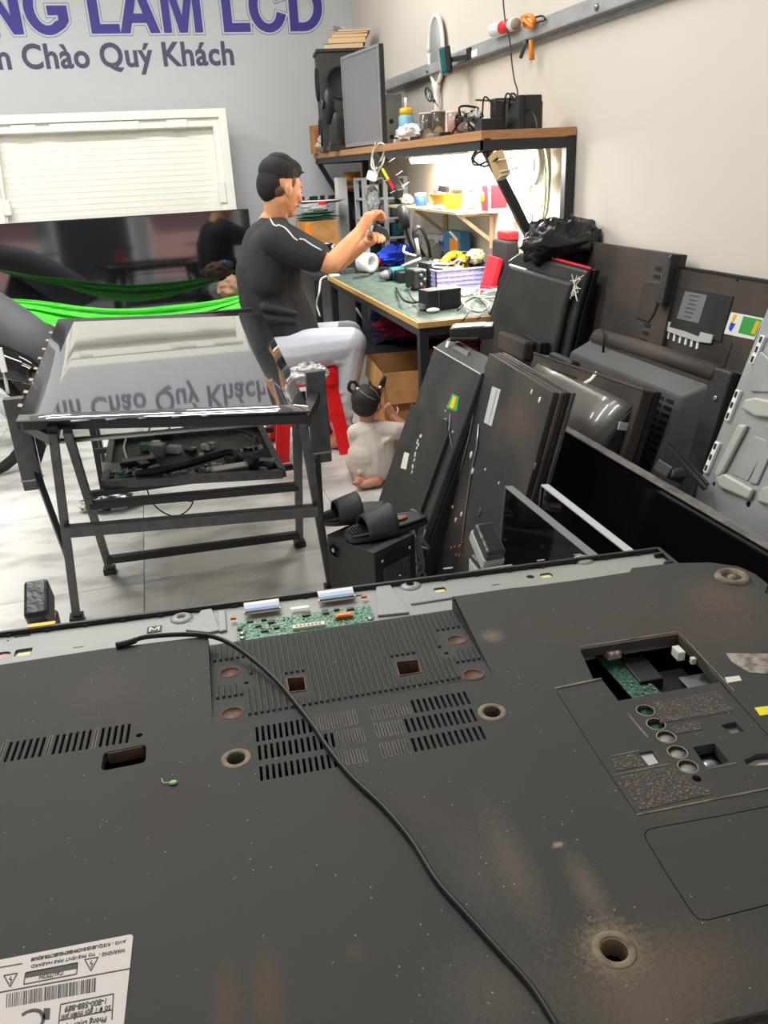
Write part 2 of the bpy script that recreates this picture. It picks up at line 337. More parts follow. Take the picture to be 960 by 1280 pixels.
# dust blown over the cover: stains with their own shape, in the cover's own coordinates
def dust_cover():
    m = MATS['tv_cover']; nt = m.node_tree; N, L = nt.nodes, nt.links; b = N['Principled BSDF']
    tc = N.new('ShaderNodeTexCoord'); src = b.inputs['Base Color'].links[0].from_socket
    spots = [(T(768, 1187), .026, 'b39a76', .6, 1), (T(800, 1255), .06, '7d6c5a', .4, 1.2), (T(735, 1110), .014, '8b7a68', .35, 3), (T(697, 1056), .006, 'b09a86', .9, .6), (T(615, 795), .016, '8d7b68', .6, 1),
             (T(900, 745), .06, '6d5b4e', .5, 1), (T(915, 780), .08, '5f4f45', .5, 1), (T(640, 1080), .02, '7b6c60', .4, 4), (T(600, 1090), .03, '655a52', .35, 2), (T(295, 948), .012, 'a89d8d', .7, 1), (T(614, 890), .012, 'a89d8d', .7, 1),
             (T(620, 1240), .05, '6b5f55', .45, 1), (T(335, 1245), .016, '6b4c33', .5, 3), (T(283, 1255), .014, '6b4c33', .45, 3), (T(445, 1190), .010, '5e4a3e', .6, 1), (T(200, 1010), .05, '463c40', .5, 1.4), (T(850, 1210), .07, '6e5f52', .5, .6), (T(130, 860), .06, '5b5350', .35, 1), (T(830, 985), .06, '5d5049', .6, .8)]
    for (p, r, c, a, st) in spots:
        mp = N.new('ShaderNodeMapping'); L.new(tc.outputs['Object'], mp.inputs[0])
        mp.vector_type = 'POINT'; mp.inputs['Location'].default_value = (-p[0]/r, -p[1]/(r*st), 0); mp.inputs['Scale'].default_value = (1/r, 1/(r*st), 1)
        ln = N.new('ShaderNodeVectorMath'); ln.operation = 'LENGTH'
        nz = N.new('ShaderNodeTexNoise'); nz.inputs['Scale'].default_value = 230; nz.inputs['Detail'].default_value = 9; nz.inputs['Roughness'].default_value = .75; L.new(tc.outputs['Object'], nz.inputs['Vector'])
        sep = N.new('ShaderNodeVectorMath'); sep.operation = 'MULTIPLY'; sep.inputs[1].default_value = (1, 1, 0); L.new(mp.outputs[0], sep.inputs[0]); L.new(sep.outputs[0], ln.inputs[0])
        ml = N.new('ShaderNodeMath'); ml.operation = 'MULTIPLY_ADD'; ml.inputs[1].default_value = 2.6; ml.inputs[2].default_value = -1.3; L.new(nz.outputs['Fac'], ml.inputs[0])
        ad = N.new('ShaderNodeMath'); ad.operation = 'ADD'; L.new(ln.outputs['Value'], ad.inputs[0]); L.new(ml.outputs[0], ad.inputs[1])
        mr = N.new('ShaderNodeMapRange'); mr.inputs[1].default_value = 1.15; mr.inputs[2].default_value = 0; mr.inputs[3].default_value = 0; mr.inputs[4].default_value = a; L.new(ad.outputs[0], mr.inputs[0])
        x = N.new('ShaderNodeMix'); x.data_type = 'RGBA'; L.new(mr.outputs[0], x.inputs[0]); L.new(src, x.inputs[6]); x.inputs[7].default_value = lin(c); src = x.outputs[2]
    # fine specks of plaster
    vo = N.new('ShaderNodeTexVoronoi'); vo.inputs['Scale'].default_value = 95; L.new(tc.outputs['Object'], vo.inputs['Vector'])
    mr = N.new('ShaderNodeMapRange'); mr.inputs[1].default_value = .075; mr.inputs[2].default_value = .05; L.new(vo.outputs['Distance'], mr.inputs[0])
    nz = N.new('ShaderNodeTexNoise'); nz.inputs['Scale'].default_value = 9; L.new(tc.outputs['Object'], nz.inputs['Vector'])
    m2 = N.new('ShaderNodeMapRange'); m2.inputs[1].default_value = .42; m2.inputs[2].default_value = .52; L.new(nz.outputs['Fac'], m2.inputs[0])
    mu = N.new('ShaderNodeMath'); mu.operation = 'MULTIPLY'; L.new(mr.outputs[0], mu.inputs[0]); L.new(m2.outputs[0], mu.inputs[1])
    x = N.new('ShaderNodeMix'); x.data_type = 'RGBA'; L.new(mu.outputs[0], x.inputs[0]); L.new(src, x.inputs[6]); x.inputs[7].default_value = lin('a79c90')
    L.new(x.outputs[2], b.inputs['Base Color'])
dust_cover()
tv = thing('television', 'huge dark grey television lying face down in the foreground, its dusty vented back up', 'television', MT)
UL = T(0, 831)[0]-.42; VB = T(960, 1262)[1]; UR = T(975, 760)[0]+.01
cover = [(UL, VB), (UR, VB)]
cr = [T(*q) for q in ((960, 730), (943, 717), (923, 708), (887, 703), (840, 704), (790, 710), (787, 715), (735, 723), (725, 727), (640, 735), (565, 746))]
pa, pb, pc, pd = T(260, 807, -.022), T(575, 761, -.022), T(616, 844), T(266, 905)
cover += [(UR, cr[0][1]-.06), (UR-.004, cr[0][1]-.02)]+cr
cover += [(cr[-1][0]+.003, cr[-1][1]), (pc[0], pc[1]), (pd[0], pd[1]), (T(260, 795)[0], T(260, 795)[1]), T(130, 811), T(0, 831), (UL, T(0, 831)[1]+.0)]
holes = []; shallow = []
def row(a, b, a2, n, dark): # slot tops run a->b, slot bottom of the first slot at a2
    A, Bp, A2 = Vector(T(*a)), Vector(T(*b)), Vector(T(*a2)); dv = Vector((0, (A2-A).y)); st = (Bp-A)/(n-1); w_ = st.length*.48
    for i in range(n):
        p = A+st*i; q = [(p.x, p.y), (p.x, p.y+dv.y), (p.x+w_, p.y+dv.y), (p.x+w_, p.y)]
        (holes if dark(i) else shallow).append(q)
row((319, 909), (440, 888), (323, 927), 18, lambda i: i < 10)
row((322, 932), (449, 910), (325, 950), 18, lambda i: i < 13)
row((324, 958), (452, 935), (327, 976), 18, lambda i: i < 13)
row((461, 884), (578, 865), (466, 900), 17, lambda i: i > 6)
row((467, 905), (586, 886), (472, 922), 17, lambda i: i > 4)
row((474, 930), (597, 908), (480, 947), 17, lambda i: i > 4)
row((-98, 945), (160, 905), (-97, 969), 32, lambda i: i % 7 != 5)
def quad(*q): return [T(*p) for p in q]
def roundpoly(P, r, k=3):
    out = []
    for i in range(len(P)):
        a, p, c = Vector(P[i-1]), Vector(P[i]), Vector(P[(i+1) % len(P)]); u = (a-p).normalized()*r; v = (c-p).normalized()*r
        for j in range(k+1): t = j/k; out.append(tuple(p+u*(1-t)**2+v*t**2))
    return out
rh = roundpoly(quad((129, 941), (183, 930), (182, 953), (126, 964)), .006); holes.append(rh)
for c, r in (((174, 919), .0035), ((295, 948), .0095), ((615, 890), .0095), ((768, 1189), .0105), ((871, 973), .0045)): holes.append(circ(T(*c), r, 14))
comp = quad((725, 812), (847, 793), (902, 852), (773, 876), (752, 849), (741, 848)); holes.append(comp)
rings = [(807, 888), (820, 905), (833, 921), (847, 940), (860, 958)]
for i, c in enumerate(rings): holes.append(circ(T(*c), .0088 if i > 1 else .009, 16))
sq1 = quad((798, 941), (815, 938), (825, 953), (811, 957)); sq2 = quad((866, 934), (893, 929), (912, 952), (884, 960)); sq3 = quad((901, 906), (919, 902), (931, 914), (914, 917)); sq4 = quad((930, 950), (946, 942), (985, 940), (985, 955), (934, 957))
holes += [sq1, sq2, sq3, sq4]
def groove(pts, wd=.0012): # a thin slot along a path, as a closed loop
    P = [Vector(T(*p)) for p in pts]; L_, R_ = [], []
    for i, p in enumerate(P):
        d = (P[min(i+1, len(P)-1)]-P[max(i-1, 0)]).normalized(); n = Vector((-d.y, d.x))*wd/2; L_.append(p+n); R_.append(p-n)
    return [tuple(p) for p in L_+R_[::-1]]
holes.append(groove([(852, 795), (880, 828), (912, 866), (950, 908), (975, 935)]))
holes.append(groove([(990, 1002), (900, 1020), (822, 1034), (810, 1037), (806, 1042), (808, 1050), (835, 1095), (866, 1142), (874, 1149), (885, 1150), (960, 1131), (985, 1125)], .001))
holes.append(groove([(697, 866), (740, 935), (795, 1017)], .0008))
mat('worn_lit_edge', '85796a', .7, col2='544c45', scale=40)  # pale wear tone that also paints in light caught on the edges
b = MB(MT); b.poly(cover, holes, -.012, 0); cv = b.build('back_cover', 'tv_cover', tv, bevel=.0009, seg=1)
b = MB(MT)
for q in shallow: b.prism([tuple(p) for p in q], -.003, .0002)
b.m(1)
for q in shallow:
    (x0, y0), (x1, y1) = q[0], q[2]; b.prism([(x0+.0007, y0-.0008), (x0+.0007, y1+.0008), (x1-.0007, y1+.0008), (x1-.0007, y0-.0008)], 0, .0004)
b.build('blind_slots', ['worn_lit_edge', 'tv_inside'], cv, kind='stuff')
# boss rings and recess walls
mat('dusty_ring', '8a7b66', .85, col2='5d564c', scale=60)
for c, r, h in (((768, 1187), .0105, .0035), ((295, 948), .0098, .002), ((615, 890), .0098, .002)):
    p = T(*c); MB(MT).lathe([(r, -.02), (r, .0004), (r*1.15, h*.3), (r*1.45, .0010), (r*1.6, 0), (r*1.6, -.004)], (p[0], p[1], 0), 20, cap=False).build('screw_recess', 'dusty_ring', cv)
p = T(915, 722); b = MB(MT); b.lathe([(.0001, .003), (.005, .003), (.006, .0), (.009, -.002), (.013, -.002), (.0145, .004), (.0175, .005), (.021, .0045), (.023, .002), (.0235, 0), (.0235, -.003)], (p[0], p[1], 0), 24).build('screw_recess', 'dusty_ring', cv)
rq_ = quad((129, 941), (183, 930)); MB(MT).bar((rq_[0][0]+.004, rq_[0][1]-.001, -.008), (rq_[1][0]-.004, rq_[1][1]-.001, -.008), .0015, .014).build('recess_wall', 'rust', cv)
# inside
b = MB(MT); b.b2((UL+.02, VB+.02, -.06), (UR-.03, T(640, 780)[1], -.055)); b.build('inner_plate', 'tv_inside', tv)
q = comp; cx = sum(p[0] for p in q)/6; cy = sum(p[1] for p in q)/6
ib = MB(MT); ib.box((cx+.012, cy+.0, -.028), (.036, .16, .0016), (0, 0, .05)); bd = ib.build('circuit_board', 'pcb_dark', tv)
random.seed(3); ib = MB(MT)
for i in range(46): ib.box((cx+.012+random.uniform(-.015, .015), cy+random.uniform(-.06, .06), -.0265), (random.uniform(.001, .004), random.uniform(.001, .005), .0016))
ib.build('solder_parts', ['steel'], bd, kind='stuff')
pz = Pz(765, 822, ZT-.02); pl = MT.inverted() @ pz
b = MB(MT); b.box((pl.x, pl.y, -.014), (.018, .013, .010), (0, 0, .1)).m(1).box((pl.x-.004, pl.y-.006, -.010), (.004, .003, .004)).box((pl.x+.003, pl.y-.006, -.010), (.004, .003, .004)); b.build('port', ['foam_tan', 'offwhite'], bd, bevel=.0008)
b = MB(MT); b.box((cx+.062, cy-.01, -.038), (.05, .09, .004)).box((cx-.045, cy+.002, -.035), (.04, .02, .02)).box((cx+.03, cy+.03, -.03), (.03, .05, .014)); b.build('inner_bracket', 'black', tv, bevel=.001, kind='stuff')
b = MB(MT); b.box((cx+.085, cy-.015, -.03), (.035, .05, .002)).m(1); pp = T(852, 808); b.box((pp[0]-.006, pp[1]-.004, -.006), (.009, .016, .012)).box((pp[0]+.004, pp[1]-.02, -.008), (.006, .006, .008)); b.build('metal_shield', ['grey', 'offwhite'], tv, bevel=.0008)
for i, c in enumerate(rings):
    p = T(*c); b = MB(MT)
    b.lathe([(.0091, -.012), (.0091, .0002), (.0097, .0004), (.0101, 0), (.0101, -.003)], (p[0], p[1], 0), 18, cap=False); s_ = b.build('socket_ring', 'foam_tan', cv, 'tan plastic ring round a connector socket' if i == 0 else None)
    b = MB(MT); b.lathe([(.0001, -.005), (.0088, -.005), (.0088, -.006), (.0001, -.006)], (p[0], p[1], 0), 16)
    if i > 1: b.v = [v+Vector((0, 0, .0015)) for v in b.v]
    b.build('socket_face', ['pcb_dark', 'pcb_dark', 'chassis', 'chassis', 'chassis'][i], cv)
for q, m_, dz in ((sq1, 'lightgrey', -.003), (sq2, 'steel', -.016), (sq3, 'grey', -.006), (sq4, 'offwhite', -.008)):
    b = MB(MT); b.prism([tuple(p) for p in q], dz-.002, dz); o = b.build('socket_face', m_, cv)
b = MB(MT); pm = T(889, 945); b.ell((pm[0], pm[1], -.016), (.013, .010, .009)); b.build('metal_post', 'steel', cv)
# textured areas, ridges and joints of the connector field
for q in (quad((814, 878), (896, 864), (917, 889), (826, 904)), quad((764, 948), (794, 942), (806, 957), (772, 964)), quad((772, 971), (846, 958), (862, 975), (893, 992), (800, 1013)), quad((836, 909), (872, 901), (878, 912), (845, 918))):
    b = MB(MT); b.prism([tuple(p) for p in q], -.002, .0005); b.build('rough_panel', 'tv_rough', cv)
mat('worn_lit_edge', '85796a', .7, col2='544c45', scale=40)
def ridge(pts, w_=.003, h=.002, m_='worn_lit_edge', name='ridge'):
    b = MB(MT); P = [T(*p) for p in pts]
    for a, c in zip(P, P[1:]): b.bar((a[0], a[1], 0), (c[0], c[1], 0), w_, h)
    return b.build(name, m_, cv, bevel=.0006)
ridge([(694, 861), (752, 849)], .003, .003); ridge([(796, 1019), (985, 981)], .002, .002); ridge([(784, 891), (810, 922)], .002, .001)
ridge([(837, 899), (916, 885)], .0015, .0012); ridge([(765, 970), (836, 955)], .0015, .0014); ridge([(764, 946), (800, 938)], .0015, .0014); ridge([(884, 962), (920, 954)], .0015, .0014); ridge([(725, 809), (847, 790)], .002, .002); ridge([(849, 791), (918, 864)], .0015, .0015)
# ribbed panel, lower towards the far edge
A_, B_, C_, D_ = [Vector((p[0], p[1], h)) for p, h in ((pa, -.022), (pb, -.022), (pc, 0), (pd, 0))]
def rp(u, v, h=0): # u along the width, v from near edge (0) to far edge (1)
    p = (D_*(1-u)+C_*u)*(1-v)+(A_*(1-u)+B_*u)*v; return Vector((p.x, p.y, p.z+h))
Mi = MT.inverted()
def rpx(px, py): # pixel -> (u, v) on the sloped panel
    n = (C_-D_).cross(A_-D_).normalized(); a = Mi @ O; d = Mi.to_3x3() @ ray(px, py); t = (D_-a).dot(n)/d.dot(n); p = a+d*t
    v = (p-D_).dot((A_-D_).normalized())/(A_-D_).length
    lo = D_+(A_-D_)*v; hi = C_+(B_-C_)*v; return ((p-lo).dot((hi-lo).normalized())/(hi-lo).length, v)
b = MB(MT); FR = frame(D_, C_-D_, A_-D_)
def fl(u, v): p = FR.inverted() @ rp(u, v); return (p.x, p.y)
rc = [rpx(*c) for c in ((287, 840), (290, 891), (568, 796), (590, 840))]
rq = [[rpx(*c) for c in q] for q in (((358, 847), (380, 845), (383, 862), (361, 865)), ((493, 825), (521, 822), (525, 838), (498, 843)))]
sm_ = [rpx(308, 853), rpx(556, 813)]
hl = [circ(fl(*c), .0115, 16) for c in rc]+[[fl(*c) for c in q] for q in rq]+[circ(fl(*c), .003, 10) for c in sm_]
b = MB(MT @ FR); b.poly([fl(0, 0), fl(1, 0), fl(1, 1), fl(0, 1)], hl, -.004, 0); rpn = b.build('ribbed_panel', 'tv_cover', tv)
b = MB(MT @ FR); NR = 47
def blocked(u, v):
    for c in rc:
        if abs(u-c[0]) < .055 and abs(v-c[1]) < .16: return True
    for c in sm_:
        if abs(u-c[0]) < .03 and abs(v-c[1]) < .08: return True
    for q in rq:
        if min(c[0] for c in q)-.012 < u < max(c[0] for c in q)+.012 and min(c[1] for c in q)-.05 < v < max(c[1] for c in q)+.05: return True
    return False
for i in range(NR):
    u = .022+.957*i/(NR-1); k = 0; N_ = 40; st = None
    for k in range(N_+1):
        v = .02+.96*k/N_; bl = blocked(u, v) or k == N_
        if not bl and st is None: st = v
        if bl and st is not None:
            if v-st > .04: a, c = fl(u, st), fl(u, v-.01); b.bar((a[0], a[1], .0012), (c[0], c[1], .0012), .0034, .0035)
            st = None
b.build('ribs', 'tv_cover', rpn, kind='stuff', bevel=.0005, seg=1)
for c in rc:
    p = fl(*c); b = MB(MT @ FR); b.lathe([(.0001, -.007), (.006, -.0065), (.0098, -.004), (.0115, -.0003), (.0125, .0008), (.0135, .0004), (.0135, -.002)], (p[0], p[1], 0), 18); b.build('screw_well', 'rust', rpn, 'rusty recessed screw well' if c is rc[0] else None)
for q in rq:
    P = [fl(*c) for c in q]; b = MB(MT @ FR); b.prism(P, -.02, -.018)
    for a, c in zip(P, P[1:]+P[:1]): b.bar((a[0], a[1], -.008), (c[0], c[1], -.008), .0015, .018)
    b.build('square_well', 'rust', rpn)
a0, b0 = T(260, 795), T(565, 746)
b = MB(MT) # side walls of the step
b.add([(a0[0], a0[1], 0), (a0[0], a0[1], -.03), (D_.x, D_.y, -.012), (D_.x, D_.y, 0)], [(0, 1, 2, 3)]).add([(b0[0], b0[1], 0), (C_.x, C_.y, 0), (C_.x, C_.y, -.03), (b0[0], b0[1], -.03)], [(0, 1, 2, 3)])
for P, Q in (((b0[0], b0[1]), T(640, 735)), (T(640, 735), T(787, 715)), ((UL, T(0, 831)[1]), a0)): b.bar((P[0], P[1]-.003, -.016), (Q[0], Q[1]-.003, -.016), .005, .03)
b.b2((UL, VB, -.05), (UR, VB+.004, -.004)); b.b2((UR-.006, VB, -.05), (UR-.002, cr[0][1]-.03, -.004))
P = [(UR-.004, cr[0][1]-.03)]+cr
for p_, q_ in zip(P, P[1:7]): b.bar((p_[0]-.003, p_[1]-.004, -.026), (q_[0]-.003, q_[1]-.004, -.026), .005, .045)
b.build('cover_side', 'tv_cover', tv)
# metal chassis strip
ZS = -.028
def S(px, py, h=ZS): return on(MT, px, py, h)
eL, eR = S(0, 797), S(814, 692); dv = (eR[1]-eL[1])/(eR[0]-eL[0])
vtop = lambda u: eL[1]+dv*(u-eL[0])
UC = S(832, 700)[0]
slots = []
for px, py, w_, h_ in ((28, 795, .022, .004), (204, 768, .02, .004), (445, 745, .02, .004), (98, 809, .014, .002), (620, 731, .012, .0025), (560, 710, .015, .004), (660, 705, .014, .003), (676, 700, .012, .003), (722, 693, .012, .003)):
    c = S(px, py); slots.append(rect(c[0]-w_/2, c[1]-h_/2, c[0]+w_/2, c[1]+h_/2))
for px, py, r in ((227, 773, .0055), (513, 732, .0065), (729, 700, .0055), (261, 773, .0018), (10, 801, .0016), (386, 756, .0012), (500, 719, .0015)): slots.append(circ(S(px, py), r, 12))
wn = [S(550, 737), S(683, 719)]
for c in wn: slots.append(rect(c[0]-.009, c[1]-.007, c[0]+.009, c[1]+.007, .004))
slots.append(circ(S(663, 721), .006, 12)); c = S(29, 815); slots.append(rect(c[0]-.011, c[1]-.009, c[0]+.011, c[1]+.009, .003)); slots.append(circ(S(3, 818), .011, 14, .007))
b = MB(MT); b.poly([(UL, vtop(UL)-.18), (UC, vtop(UC)-.2), (UC, vtop(UC)), (UL, vtop(UL))], slots, ZS-.001, ZS); ch = b.build('chassis', 'chassis', tv, bevel=.0004, seg=1)
b = MB(MT); b.b2((UL, vtop(0)-.25, ZS-.006), (UC-.01, vtop(0)-.01, ZS-.005)); b.build('diffuser_sheet', 'yellow' if 0 else 'offwhite', tv)
for px, py, m_ in ((550, 737, 'led_yellow'), (683, 719, 'led_yellow'), (29, 816, 'led_yellow'), (3, 818, 'led_pink')):
    mat('led_yellow', 'e2d78f', .6); mat('led_pink', 'd8a49c', .6); c = S(px, py); MB(MT).b2((c[0]-.008, c[1]-.006, ZS-.004), (c[0]+.008, c[1]+.006, ZS-.003)).build('led_pad', m_, ch)
for px, py in ((513, 732), (729, 700), (227, 773)): # stamped bosses round the screw holes
    c = S(px, py); MB(MT).lathe([(.006, -.002), (.0062, .0035), (.0085, .004), (.013, .0025), (.0165, 0), (.0165, -.001)], (c[0], c[1], ZS), 20).build('boss', 'chassis', ch)
def emb(poly, h=.004): b = MB(MT); b.prism([S(*p) for p in poly], ZS-.0005, ZS+h); return b.build('stamped_rib', 'chassis', ch, bevel=.0015)
emb([(232, 790), (252, 765), (265, 763), (276, 790), (262, 793)]); emb([(272, 766), (282, 765), (284, 790), (274, 792)])
emb([(472, 772), (470, 735), (487, 732), (512, 768)]); emb([(512, 753), (566, 746), (566, 749), (514, 757)], .003); emb([(540, 722), (640, 706), (641, 708), (541, 724)], .002)
c = S(238, 775); MB(MT).b2((c[0]-.012, c[1]-.006, ZS), (c[0]+.022, c[1]+.004, ZS+.0005)).build('foam_tape', 'foam_tan', ch)
# bezel round the panel: black lips
b = MB(MT); b.bar((UL, vtop(UL)+.004, ZS+.001), (UC+.004, vtop(UC)+.004, ZS+.001), .006, .012).bar((UL, vtop(UL)+.0105, ZS-.006), (UC+.010, vtop(UC)+.0105, ZS-.006), .003, .014)
b.bar((UC+.004, vtop(UC)+.006, ZS+.001), (UC+.004, vtop(UC)-.22, ZS+.001), .006, .012).bar((UC+.0115, vtop(UC)+.012, ZS-.006), (UC+.0115, vtop(UC)-.22, ZS-.006), .004, .014)
for i in range(26):
    u = UL+.03+i*.052; b.b2((u, vtop(u)-.002, ZS), (u+.008, vtop(u)+.004, ZS+.004))
for i in range(4): b.b2((UC-.012, vtop(UC)-.016-.03*i, ZS-.001), (UC+.004, vtop(UC)-.010-.03*i, ZS+.007))
b.build('bezel', 'black', tv, bevel=.0008, seg=1)
c0, c1 = S(36, 790), S(70, 785); MB(MT).b2((c0[0], c0[1]-.001, ZS+.002), (c1[0], c0[1]+.008, ZS+.008)).build('copper_tape', 'yellow', tv, 'yellowish copper tape on the bezel')
# shipping mark sticker
c = S(193, 789); b = MB(MT); b.box((c[0], c[1]+.004, ZS+.0009), (.020, .016, .0006)).m(1); 
for s1 in (-1, 1): b.bar((c[0]-.006*s1, c[1]+.009, ZS+.0014), (c[0], c[1]+.001, ZS+.0014), .0018, .0005).bar((c[0]-.006*s1, c[1]+.009, ZS+.0014), (c[0]-.006*s1, c[1]-.001, ZS+.0014), .0018, .0005)
b.build('sticker', ['black', 'white'], ch, 'small black sticker with a white mark')
# timing-controller board with two flat ribbon cables
pA, pB, pC_, pD_ = [S(*q, ZS+.004) for q in ((291, 771), (463, 744), (470, 778), (298, 802))]
FB = frame((pD_[0], pD_[1], ZS+.004), (pC_[0]-pD_[0], pC_[1]-pD_[1], 0), (pA[0]-pD_[0], pA[1]-pD_[1], 0)); WB = (Vector(pC_)-Vector(pD_)).length; HB = .046
MB_ = MT @ FB
def bx(px, py): p = on(MB_, px, py, 0); return p
b = MB(MB_); b.poly(rect(-.002, -.012, WB, HB, .002), [circ((.006, .010), .002, 10), circ((WB-.006, .012), .002, 10), circ((.005, .033), .003, 10)], 0, .0016); cb = b.build('controller_board', 'pcb', tv)
random.seed(11); b = MB(MB_)
for i in range(150):
    x, y = random.uniform(.008, WB-.01), random.uniform(.003, HB-.004)
    if .066 < x < .115 and y < .012: continue
    d = random.choice(((.002, .001), (.001, .002), (.003, .0016), (.0016, .0016))); b.m(random.choice((0, 0, 1, 2))).b2((x, y, .0016), (x+d[0], y+d[1], .0026))
b.build('board_parts', ['black', 'offwhite', 'steel'], cb, kind='stuff')
for px, py, sx_, sy_ in ((313, 778, .009, .008), (323, 784, .008, .007), (339, 779, .009, .008), (346, 786, .008, .007), (331, 790, .010, .007), (383, 770, .012, .010), (407, 767, .009, .010), (421, 764, .008, .005), (438, 763, .010, .006), (330, 776, .007, .006), (300, 788, .006, .007)):
    p = bx(px, py); MB(MB_).box((p[0], p[1], .0028), (sx_, sy_, .0024)).build('chip', 'black', cb, bevel=.0003, seg=1)
for x, y in ((.006, .012), (.006, .0), (WB-.006, .004)): MB(MB_).lathe([(.0045, .0015), (.0045, .0028), (.003, .0042), (.0001, .0044)], (x, y+.004, 0), 14).build('screw', 'steel', cb)
p = bx(386, 785); b = MB(MB_); b.box((p[0], p[1], .0035), (.044, .009, .004)).m(1)
for i in range(7): b.box((p[0]-.016+.0053*i, p[1], .0057), (.003, .004, .0008))
b.build('connector', ['offwhite', 'foam_tan'], cb, 'long cream connector')
p = bx(430, 773); b = MB(MB_); b.box((p[0], p[1], .004), (.024, .011, .005)).m(1).box((p[0], p[1]-.001, .0068), (.018, .005, .0015)); mat('copper', 'b5652e', .4, .5); b.build('connector', ['copper', 'orange'], cb, 'orange ribbon socket')
p = bx(375, 761); MB(MB_).box((p[0], p[1], .002), (.026, .007, .0008)).m(0).build('sticker', 'white', cb)
mat('ribbon_blue', 'a9c1dc', .5); mat('ribbon_pink', 'e9d9d6', .5)
for a, c in (((306, 769), (350, 762)), ((399, 754), (443, 747))):
    p, q = bx(*a), bx(*c); x0, x1 = p[0], q[0]; y0 = p[1]
    b = MB(MB_); b.b2((x0-.001, y0-.003, .0016), (x1+.001, y0+.001, .0058)); cn = b.build('ribbon_connector', 'offwhite', cb)
    MB(MB_).b2((x0+.001, y0-.0032, .005), (x1-.001, y0-.0005, .0064)).build('latch', 'black', cb)
    b = MB(MB_); yy = [0, .004, .012, .020, .027, .031]; zz = [.0045, .0075, .009, .0085, .005, .001]
    for i in range(5): b.m(0 if i < 2 else 1).add([(x0, y0+yy[i], zz[i]), (x1, y0+yy[i], zz[i]), (x1, y0+yy[i+1], zz[i+1]), (x0, y0+yy[i+1], zz[i+1])], [(0, 1, 2, 3)])
    rb = b.build('ribbon_cable', ['ribbon_blue', 'ribbon_pink'], cb); sd = rb.modifiers.new('s', 'SOLIDIFY'); sd.thickness = .0004
for px, py in ((292, 775), (455, 748)): p = bx(px, py); MB(MB_).box((p[0], p[1], .003), (.008, .005, .003)).build('clip', 'copper', cb)
# rating label, printed upside down as seen from here
qR, qL = T(167, 1168), T(0, 1197); LB = frame((qR[0], qR[1], .0004), (-1, 0, 0), (0, -1, 0)); ML = MT @ LB  # x runs left, y runs towards the viewer
def lq(px, py): return on(ML, px, py, 0)
b = MB(ML); b.prism(rect(0, 0, .34, .22, .003), 0, .0004); lab = b.build('rating_label', 'sticker_white', tv, 'white rating label with warning text and a barcode')
PR = [[], []] # dark print collected
pb_ = MB(ML)
def ptext(px, py, txt, size, wpx, off=.0001): # starts at pixel, fitted to end at wpx
    p = lq(px, py); q = lq(wpx, py+(px-wpx)*.18); b = MB(); b.text(txt, size, Matrix.Identity(4), .0001, off)
    x1 = max(v.x for v in b.v); k = (q[0]-p[0])/x1
    pb_.add([(p[0]+v.x*k, p[1]+v.y, .0007+v.z) for v in b.v], b.f)
def pline(a, c, w_=.0008): p, q = lq(*a), lq(*c); pb_.bar((p[0], p[1], .0005), (q[0], q[1], .0005), w_, .0004)
ptext(158, 1175, 'AVIS : RISQUE DE CHOC ELECTRIQUE', .0042, 40, .00002)
ptext(157, 1186, 'WARNING :', .0046, 125)
ptext(120, 1182.5, 'DO NOT EXPOSE TO RAIN', .0038, 40, .00002)
ptext(120, 1191, 'TO PREVENT FIRE HAZARD', .0038, 40, .00002)
pline((0, 1210), (28, 1205)); pline((0, 1241), (164, 1211), .0009)
def qd(pts, h0=.0003, h1=.0007): pb_.prism([lq(*p) for p in pts], h0, h1)
for a, c in (((32, 1217), (97, 1204)), ((97, 1204), (96, 1218)), ((96, 1218), (30, 1231)), ((30, 1231), (32, 1217))): pline(a, c)
qd([(32, 1216), (97, 1203.5), (97, 1211), (31.5, 1223)]); ptext(80, 1213.5, 'CAUTION', .0052, 50, .00012)
for tx, ty in ((13, 1219), (114, 1199)):
    pline((tx-8, ty+1), (tx+9, ty-2)); pline((tx-8, ty+1), (tx, ty+15)); pline((tx+9, ty-2), (tx, ty+15)); pline((tx+1, ty+2), (tx-1, ty+6), .0007); pline((tx-1, ty+6), (tx+2, ty+6), .0007); pline((tx+2, ty+6), (tx, ty+11), .0007)
random.seed(5); x = 120.
while x > 8:
    w_ = random.choice((.5, .8, 1.2, 1.8, 2.6)); y = 1223+(120-x)*.18; qd([(x, y), (x-w_, y+w_*.18), (x-w_-.6, y+w_*.18+17), (x-.6, y+17)]); x -= w_+random.choice((.6, 1, 1.5))
for a, c in (((142, 1243), (76, 1256)), ((76, 1256), (73, 1285)), ((142, 1243), (140, 1275)), ((140, 1263), (75, 1276))): pline(a, c)
ptext(135, 1248, '1-800-588-889', .0064, 82, .00015); ptext(139, 1257, 'Số ĐT gọi miễn phí', .0056, 77, .00012); ptext(134, 1271, 'Phòng Dịch vụ', .006, 82, .00012)
for i in range(4): pline((62-i*2, 1261), (61-i*2, 1275), .0012)
c = lq(36, 1280); cc = circ(c, .010, 14); 
for i in range(3, 12): pb_.bar((cc[i][0], cc[i][1], .0005), (cc[i+1][0], cc[i+1][1], .0005), .0025, .0004)
pb_.build('print', 'print_dark', lab)
